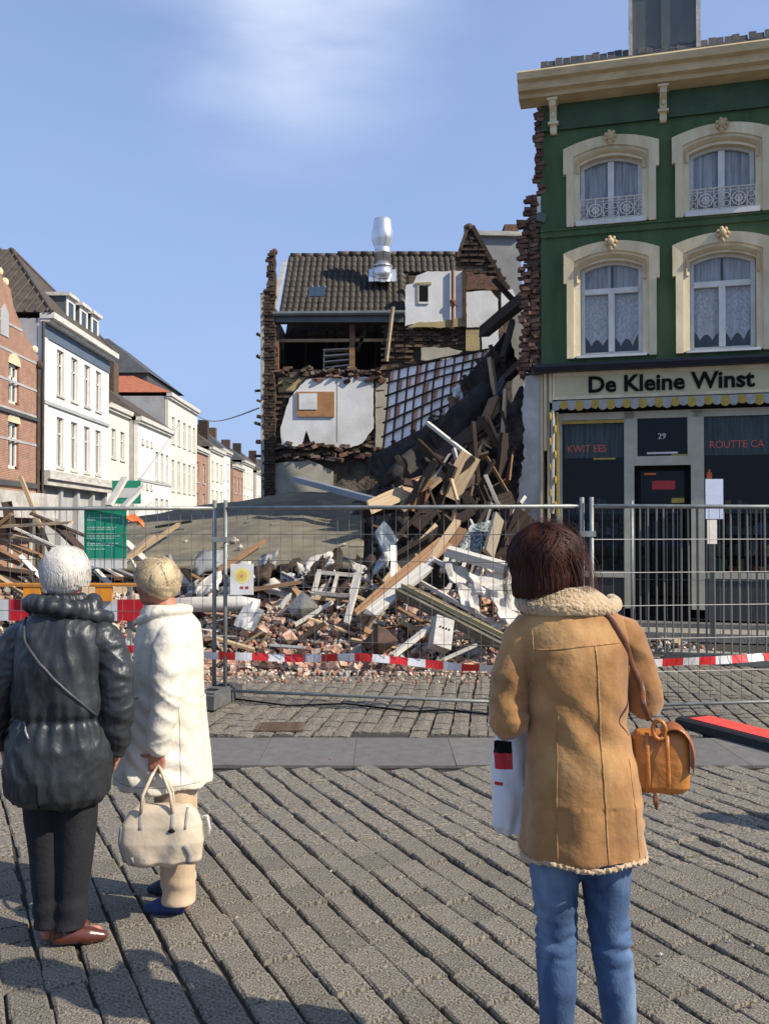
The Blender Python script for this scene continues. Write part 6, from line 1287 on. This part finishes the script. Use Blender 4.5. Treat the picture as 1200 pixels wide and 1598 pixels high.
mb = MB(); mb.tube([(-.006 + .020 * math.cos(a * .5), -.055 - .004 * math.sin(a), .212 + .030 * math.sin(a * .5)) for a in range(-2, 12)], .008, 8); mb.build('knot', M_orbag, sb, True)
mb = MB(); mb.tube([(-.02, -.06, .01), (-.018, -.065, -.02), (-.015, -.062, -.045)], [.006, .010, .004], 6); mb.build('tassel', M_strap, sb)
st = []
for px, py, dy in ((926, 952, 0), (938, 958, 0), (950, 978, 0), (962, 1000, 0), (974, 1024, 0), (984, 1048, 0), (993, 1070, 0)):
    q = P(px, py, 2.80) - Vector((.585, 2.80, 0)); hs2 = [h for h in (surf_pt(b_, q.x, q.z, .008)[0] for b_ in (bvC, bvh_of(slR))) if h is not None]; st.append(min(hs2, key=lambda h: h.y) if hs2 else Vector((q.x, -.10, q.z)))
st = [s_ + Vector((.585, 2.80, 0)) for s_ in st] + [P(1002, 1096, 2.66), P(1012, 1124, 2.70)]
for _ in range(2):
    st = [st[0]] + [q for i in range(len(st) - 1) for q in (st[i].lerp(st[i + 1], .25), st[i].lerp(st[i + 1], .75))] + [st[-1]]
mb = MB(); mb.tube([tuple(Vector(p) - sb.location) for p in st], .0085, 8, flat=.35, up=(0, 1, 0)); o = mb.build('shoulder_strap', M_strap, sb, True); o.rotation_euler = (0, 0, R(12))
for ch in sb.children:
    if 'strap' not in ch.name or 'pleat' in ch.name: ch.scale = (.87, .9, .9); ch.location = (-.02, .0, .018)
# white carrier bag
cb = MB(); bx, by = P(800, 1200, 2.9).x, 2.93
cb.loft([(0, 0, 0, .050, .03), (0, 0, .03, .062, .045), (0, 0, .14, .070, .055), (.005, 0, .26, .066, .05), (.01, 0, .34, .045, .032), (.02, .0, .40, .015, .012)], 26, 2.6)
def crk(v, n_): return .007 * nz3(v.x * 16, v.y * 16, v.z * 11) + .0035 * math.sin(v.x * 120 + 6 * nz3(v.x * 8, v.y * 8, v.z * 6))
cbo = empty('carrier_bag', (bx, by, .74), 'white plastic carrier bag with black and red print beside the tan coat', 'bag', .15)
bagb = organic(cb, 'bag_body', mat('white_plastic', (.74, .76, .78), (.66, .68, .71), 8, .35, .4, 30), .005, 2, crk, cbo); bvB = bvh_of(bagb)
for nm, z0, z1, mt in (('black_print', .262, .298, M_black), ('red_print', .215, .262, mat('print_red', (.62, .02, .02), None, 5, .5, 0)), ('red_print', .165, .175, MC['print_red'])):
    vs = []; nn_ = 8
    for i in range(nn_ + 1):
        for q in range(4):
            x = -.062 + (.05 if z0 > .2 else .02) * i / nn_; z = z0 + (z1 - z0) * q / 3; h, _ = surf_pt(bvB, x, z, .002); vs.append(h if h is not None else Vector((x, -.02, z)))
    mb = MB(); mb.add(vs, [(i * 4 + q, i * 4 + 4 + q, i * 4 + 5 + q, i * 4 + 1 + q) for i in range(nn_) for q in range(3)]); mb.build(nm, mt, bagb)

# ---- woman in the black jacket --------------------------------------------
AX, AY = -1.327, 3.83
pa_ = empty('person', (AX, AY, 0), 'white haired woman in shiny black padded jacket and black trousers, seen from behind', 'person')
hA = (.005, .02, 1.515)
MBX = 0
body = MB(); Rm = head(body, hA, (.30, 1, -.1), s=.93); body.capsule([(0, 0, 1.44), (0, -.01, 1.33)], [.05, .06], 12)
body.loft([(0, 0, 1.34, .10, .07), (0, 0, 1.25, .17, .10), (0, 0, 1.0, .15, .12), (0, 0, .8, .16, .13), (0, 0, .7, .15, .12)], 20)
body.capsule([(.19, 0, 1.23), (.235, -.01, .99), (.20, .05, .80)], [.045, .038, .026], 12); hand(body, (.198, .055, .80), (.10, .22, -1), (-1, 0, 0), 1, .45, .9)
body.capsule([(-.19, 0, 1.23), (-.26, -.02, .99), (-.265, .06, .81)], [.045, .038, .026], 12); hand(body, (-.265, .065, .80), (.05, .25, -1), (1, 0, 0), -1, .45, .9)
for hx, kx, ax in ((-.075, -.06, -.055), (.07, .055, .045)): body.capsule([(hx, 0, .66), (kx, .01, .38), (ax, 0, .06)], [.06, .045, .03], 12); body.capsule([(ax, 0, .04), (ax + .09, .05, .03)], [.03, .02], 10)
bo = organic(body, 'body', M_skinR, .007, 3, None, pa_); eyes(bo, hA, Rm, .93)
j = MB(); j.loft([(-.080, 0, .70, .085, .10), (-.072, 0, .5, .080, .088), (-.060, 0, .35, .070, .078), (-.05, 0, .2, .064, .072), (-.042, 0, .075, .066, .076)], 20); j.loft([(.066, 0, .70, .085, .10), (.064, 0, .5, .078, .088), (.056, 0, .35, .070, .078), (.045, 0, .2, .066, .074), (.034, -.005, .07, .070, .08)], 20)
organic(j, 'trousers', M_trous, .007, 4, lambda v, n_: .005 * nz3(v.x * 9, v.y * 9, v.z * 4) + .003 * math.sin(v.z * 60 + 5 * nz3(v.x * 6, v.y * 6, v.z * 3)) * sm((.25 - v.z) / .1), pa_)
for (hl, tt) in (((.0, -.03, 0), (.165, .015, 0)), ((-.06, .06, 0), (.06, .12, 0))): sh = MB(); shoe(sh, hl, tt); organic(sh, 'shoe', M_brown, .006, 2, None, pa_)
def wrA(v, n_):
    x, y, z = v; arm = sm((abs(x) - .185) / .03); a = math.atan2(y, x)
    q = 5 * nz3(x * 3.3, y * 3.3, z * 2.5)
    w = .008 * nz3(x * 7, y * 7, z * 5) + .0050 * (1 - 3 * abs(nz3(x * 11 + z * 4, y * 11, z * 3.4 - x * 4))) + .0022 * (1 - 3 * abs(nz3(x * 22 - z * 8, y * 22, z * 9 + x * 6))) + .0008 * nz3(x * 50, y * 50, z * 30)
    w += .0025 * math.sin(x * 60 + z * 34 + 2.2 * q) * sm(nz3(x * 4, y * 4, z * 4 + 5) * 2 + .3)
    w += arm * .004 * (1 - 3 * abs(nz3(x * 4, y * 4, z * 15 + x * 9))) + (1 - arm) * (-.009 * math.exp(-((z - .93) / .018) ** 2) + .006 * math.sin(a * 22 + q) * math.exp(-((z - .92) / .07) ** 2))
    return w
ct = MB(); ct.loft([(0, 0, 1.40, .08, .075), (0, -.005, 1.36, .115, .09), (0, -.01, 1.33, .15, .11), (0, -.01, 1.27, .188, .135), (0, -.015, 1.15, .190, .152), (-.002, -.012, 1.0, .198, .152), (-.003, -.01, .93, .190, .150), (-.008, -.01, .82, .210, .170), (-.012, -.01, .70, .216, .180), (-.012, -.008, .62, .205, .172), (-.012, 0, .585, .18, .15)], 40, 2.15)
coat = organic(ct, 'jacket', M_jacket, .0065, 3, wrA, pa_); bvA = bvh_of(coat)
def wrAS(v, n_):
    x, y, z = v; return .007 * nz3(x * 7, y * 7, z * 5) + .006 * (1 - 3 * abs(nz3(x * 5 + z * 3, y * 5, z * 12 + x * 7))) + .0035 * (1 - 3 * abs(nz3(x * 12, y * 12, z * 24 - x * 10))) + .0014 * nz3(x * 45, y * 45, z * 45)
ct = MB(); ct.ell((.155, -.002, 1.235), (.085, .085, .085), 18, 12); ct.capsule([(.185, -.005, 1.225), (.225, -.02, 1.10), (.232, -.022, .98)], [.068, .069, .064], 18); ct.capsule([(.232, -.022, .98), (.225, .005, .88), (.207, .042, .80)], [.067, .060, .050], 18); organic(ct, 'sleeve', M_jacket, .006, 3, wrAS, coat)
ct = MB(); ct.ell((-.155, -.002, 1.235), (.085, .085, .085), 18, 12); ct.capsule([(-.185, -.005, 1.225), (-.24, -.02, 1.10), (-.262, -.022, .98)], [.074, .074, .068], 18); ct.capsule([(-.262, -.022, .98), (-.27, .02, .88), (-.268, .05, .82)], [.067, .060, .050], 18); organic(ct, 'sleeve', M_jacket, .006, 3, wrAS, coat)
cl_ = MB(); cl_.capsule([(.0 + .125 * math.cos(a), -.005 + .10 * math.sin(a), 1.385 + .012 * math.sin(a * 2)) for a in [math.pi * (.85 + 1.3 * k / 14) for k in range(15)]], [.036] * 15, 12); cl_.capsule([(.06, -.09, 1.37), (.13, -.05, 1.35), (.175, .02, 1.33)], [.03, .036, .03], 12); cl_.loft([(0, -.003, 1.34, .135, .11), (0, 0, 1.385, .115, .10), (0, 0, 1.43, .085, .08)], 30)
organic(cl_, 'padded_collar', M_jacket, .006, 3, lambda v, n_: .004 * math.sin(math.atan2(v.y, v.x) * 18 + 4 * nz3(v.x * 9, v.y * 9, v.z * 9)) + .004 * nz3(v.x * 22, v.y * 22, v.z * 22), coat)
surf_line('hem_slit', bvA, [(-.03, .70), (-.032, .60)], .004, M_black, coat, .0); surf_line('waist_cord', bvA, [(-.11, .93), (-.09, .90), (-.075, .87)], .005, M_galv, coat, .003); surf_line('waist_cord', bvA, [(-.12, .925), (-.13, .90)], .005, M_galv, coat, .003)
surf_line('shoulder_bag_strap', bvA, [(-.135, 1.350), (-.10, 1.25), (-.03, 1.165), (.05, 1.08), (.12, 1.01), (.17, .95)], .006, mat('grey_strap', (.05, .05, .055), None, 8, .45), pa_, .004, 6, flat=.5)
hb = MB(); hb.ell((.005, .012, 1.526), (.083, .092, .082), 22, 16); hb.loft([(.003, -.005, 1.52, .090, .088), (.003, -.012, 1.48, .082, .078), (.0, -.01, 1.45, .068, .062), (0, -.01, 1.435, .05, .045)], 24)
hw = organic(hb, 'hair', M_hairW, .005, 3, lambda v, n_: .003 * math.sin(math.atan2(v.y, v.x) * 30 + 5 * nz3(v.x * 7, v.y * 7, v.z * 7)) + .003 * nz3(v.x * 25, v.y * 25, v.z * 15), pa_)
for v in hw.data.vertices:
    d_ = Vector((v.co.x - .005, v.co.y - .02, 0)); ff = d_.dot(Vector((.29, .957, 0)))
    if ff > .045 and v.co.z < 1.56: v.co -= Vector((.29, .957, 0)) * (ff - .045)
hair_strands('hair_strands', (.005, .010, 1.528), (.091, .098, .090), 6500, M_hairW, hw, (-3.5, .2), lambda p: 2.0 + .2 * nz3(p * 4, 0, 0), lambda p: .022, w=.0024, lift=.006, seed=2, wave=.22, curlr=.016)

# ---- woman in the ivory coat ----------------------------------------------
BX, BY = -.935, 4.17
pb_ = empty('person', (BX, BY, 0), 'woman with short blond hair in ivory coat and beige trousers, looking left', 'person')
fB_ = Vector((-.86, .50, -.12)); hB = (-.098, .0, 1.458)
body = MB(); Rm = head(body, hB, fB_, s=.95); body.capsule([(-.07, 0, 1.40), (-.03, 0, 1.28)], [.052, .062], 12)
body.loft([(-.02, 0, 1.28, .09, .09), (-.03, 0, 1.18, .12, .14), (-.04, 0, 1.0, .13, .14), (-.03, 0, .75, .14, .15), (-.02, 0, .62, .12, .13)], 20)
body.capsule([(-.0, -.15, 1.17), (.0, -.19, .95), (-.030, -.20, .75)], [.045, .038, .026], 12); hand(body, (-.030, -.20, .75), (-.12, .0, -1), (0, 1, 0), 1, .95, .95)
body.capsule([(-.04, .15, 1.17), (-.06, .18, .95), (-.16, .13, .85)], [.045, .038, .026], 12); hand(body, (-.16, .13, .85), (-1, -.2, -.2), (0, -1, 0), -1, .5, .9)
for hy, ax, ay in ((-.07, .05, -.06), (.07, -.02, .14)): body.capsule([(.0, hy, .60), (.01, hy, .36), (ax, ay, .06)], [.06, .045, .03], 12); body.capsule([(ax, ay, .04), (ax - .09, ay + .02, .03)], [.03, .02], 10)
bo = organic(body, 'body', M_skinR, .006, 3, None, pb_); eyes(bo, hB, Rm, .95)
j = MB(); j.loft([(.0, -.07, .64, .09, .09), (.015, -.07, .4, .078, .08), (.022, -.065, .25, .078, .078), (.026, -.06, .12, .074, .074), (.030, -.06, .07, .077, .076), (.032, -.06, .055, .076, .075)], 20, 2.2); j.loft([(.0, .07, .64, .09, .09), (.0, .10, .36, .076, .08), (-.01, .14, .12, .07, .07), (-.01, .14, .07, .07, .07)], 20)
organic(j, 'trousers', M_ivt, .007, 4, lambda v, n_: .006 * nz3(v.x * 9, v.y * 9, v.z * 5) + .004 * math.sin(v.z * 70 + 5 * nz3(v.x * 6, v.y * 6, v.z * 3)) * sm((.2 - v.z) / .08), pb_)
for hl, tt, m_ in (((.04, -.06, 0), (-.11, -.05, 0), M_blueS), ((-.02, .14, 0), (-.15, .17, 0), mat('navy_shoe', (.015, .022, .05), None, 8, .6))): sh = MB(); shoe(sh, hl, tt); organic(sh, 'shoe', m_, .006, 2, None, pb_)
def wrB(v, n_):
    x, y, z = v; q = 4 * nz3(x * 3, y * 3, z * 2.2); arm = sm((-.13 - y) / .03)
    w = .006 * nz3(x * 6, y * 6, z * 4) + .003 * nz3(x * 16, y * 16, z * 12)
    w += .0045 * math.sin(z * 42 - x * 20 + 2 * q) * sm(nz3(x * 4, y * 4, z * 3 + 5) * 2 + .3) + arm * .006 * math.sin(z * 60 + x * 40 + 2.5 * q)
    if z < .95: w += .006 * math.sin(math.atan2(y, x + .04) * 8 + q)
    return w
ct = MB(); ct.loft([(-.045, 0, 1.345, .085, .085), (-.04, 0, 1.31, .115, .11), (-.03, 0, 1.27, .135, .14), (-.035, 0, 1.20, .148, .165), (-.04, 0, 1.05, .162, .165), (-.045, 0, .90, .172, .17), (-.05, 0, .75, .192, .185), (-.055, 0, .62, .208, .20), (-.055, 0, .565, .212, .205)], 40, 2.1)
ct.capsule([(-.05, .13, 1.215), (-.06, .17, 1.05), (-.07, .18, .96)], [.07, .068, .06], 18); ct.capsule([(-.07, .18, .96), (-.12, .15, .88), (-.15, .135, .86)], [.06, .054, .048], 18)
coat = organic(ct, 'coat', M_coatw, .0065, 4, wrB, pb_)
def wrBS(v, n_):
    x, y, z = v; return .006 * nz3(x * 7, y * 7, z * 5) + .006 * (1 - 3 * abs(nz3(x * 5 + z * 3, y * 5, z * 12 + x * 10))) + .003 * (1 - 3 * abs(nz3(x * 11, y * 11, z * 24 - x * 10)))
ct = MB(); ct.ell((.0, -.105, 1.205), (.075, .07, .08), 18, 12); ct.capsule([(.0, -.125, 1.195), (.008, -.178, 1.08), (.0, -.195, .95)], [.069, .068, .063], 18); ct.capsule([(.0, -.195, .95), (-.02, -.20, .84), (-.030, -.20, .765)], [.062, .055, .046], 18); sl_b = ct; bvB2 = bvh_of(coat)
organic(sl_b, 'sleeve', M_coatw, .006, 4, wrBS, coat)
cl_ = MB(); cl_.capsule([(-.055 + .108 * math.cos(a), .105 * math.sin(a), 1.335 - .045 * sm((-math.cos(a) + .1))) for a in [math.pi * (-.85 + 1.7 * k / 16) for k in range(17)]], [.022] * 17, 12); cl_.loft([(-.045, 0, 1.30, .12, .12), (-.05, 0, 1.335, .108, .105), (-.055, 0, 1.36, .085, .085)], 30)
organic(cl_, 'coat_collar', M_coatw, .0055, 3, lambda v, n_: .002 * nz3(v.x * 22, v.y * 22, v.z * 22), coat)
surf_line('hem_stitch', bvB2, [(-.25, .60), (-.1, .592), (.13, .595)], .0018, M_grytrim, coat, .0); surf_line('pocket_welt', bvB2, [(-.215, .955), (-.13, .965)], .004, M_grytrim, coat, .001); surf_line('side_seam', bvB2, [(.04, 1.0), (.05, .8), (.06, .6)], .0018, M_grytrim, coat, .0)
hb = MB(); hb.ell((-.084, -.012, 1.476), (.092, .094, .084), 22, 16); hb.ell((-.050, -.022, 1.435), (.062, .070, .055), 16, 12)
hw = organic(hb, 'hair', M_hairB, .005, 3, lambda v, n_: .006 * nz3(v.x * 24, v.y * 24, v.z * 24) + .004 * math.sin(v.z * 120 + v.x * 60 + 6 * nz3(v.x * 9, v.y * 9, v.z * 9)), pb_)
fh = Vector((-.86, .50, 0)).normalized()
for v in hw.data.vertices:
    d_ = Vector((v.co.x - hB[0], v.co.y - hB[1], 0)); ff = d_.dot(fh)
    lim = -.012 + 1.3 * max(0, v.co.z - 1.480)
    if ff > lim and v.co.z < 1.53: v.co -= fh * (ff - lim)
def thB(p):
    d = abs((p - math.atan2(.50, -.86) + math.pi) % (2 * math.pi) - math.pi); return .95 if d < 1.15 else (.95 + (d - 1.15) / .75 * 1.0 if d < 1.9 else 1.98)
hair_strands('hair_strands', (-.086, -.010, 1.472), (.092, .094, .086), 7500, M_hairB, hw, (-3.14, 3.14), thB, lambda p: .018, w=.0024, lift=.010, seed=3, wave=.50, curlr=.045)
# cream handbag hanging from her hand
hbg = empty('handbag', (BX + .0, BY - .235, .285), 'cream leather handbag with grey trim hanging from the hand of the ivory coated woman', 'bag', R(4))
mb = MB(); mb.loft([(0, 0, 0, .145, .045), (0, 0, .02, .165, .062), (0, 0, .10, .178, .072), (0, 0, .17, .168, .062), (0, 0, .225, .140, .042), (0, 0, .25, .105, .020)], 36, 3.0)
bgb = organic(mb, 'bag_body', M_crbag, .005, 3, lambda v, n_: .005 * math.sin(v.x * 38 + 4 * nz3(v.x * 6, v.y * 6, v.z * 5)) * sm((.24 - v.z) / .1) + .003 * nz3(v.x * 15, v.y * 15, v.z * 15), hbg); bvG = bvh_of(bgb)
for x in (-.085, .045):
    surf_line('handle_tab', bvG, [(x, .225), (x, .16)], .013, M_grytrim, hbg, -.004, 6, flat=.5)
surf_line('corner_trim', bvG, [(-.165, .20), (-.172, .10), (-.15, .02)], .012, M_grytrim, hbg, -.004, 6); surf_line('corner_trim', bvG, [(.10, .10), (.12, .05), (.11, .01)], .016, M_grytrim, hbg, -.008, 6); surf_line('corner_trim', bvG, [(.105, .24), (.10, .16)], .007, M_grytrim, hbg, -.003, 6)
surf_line('corner_trim', bvG, [(-.12, .05), (-.115, .01)], .012, M_grytrim, hbg, -.006, 6)
mb = MB(); h_, _ = surf_pt(bvG, .045, .155, .002); mb.ell(h_, (.016, .004, .008), 12, 6); mb.build('clasp', M_black, hbg)
for y in (-.025, .03): mb = MB(); mb.tube([(-.085, y - .02, .225), (-.078, y * 1.4 - .01, .30), (-.045, y * .5, .375), (-.025, .03, .405), (.0, y * .5, .375), (.035, y - .01, .30), (.045, y - .02, .225)], .0075, 8); mb.build('handle', M_crbag, hbg, True)
mb = MB(); mb.tube([(.155, 0, .19), (.185, -.01, .20), (.195, -.01, .15), (.185, 0, .10)], .006, 6); mb.build('side_loop', M_white, hbg, True)

# a bystander standing outside the picture on the right, whose shadow falls across the setts
byst = copy_tree(pa_); byst['label'] = 'onlooker in dark padded jacket standing beyond the right picture edge'
byst.location = (3.75, 4.75, 0); byst.rotation_euler = (0, 0, R(-50))
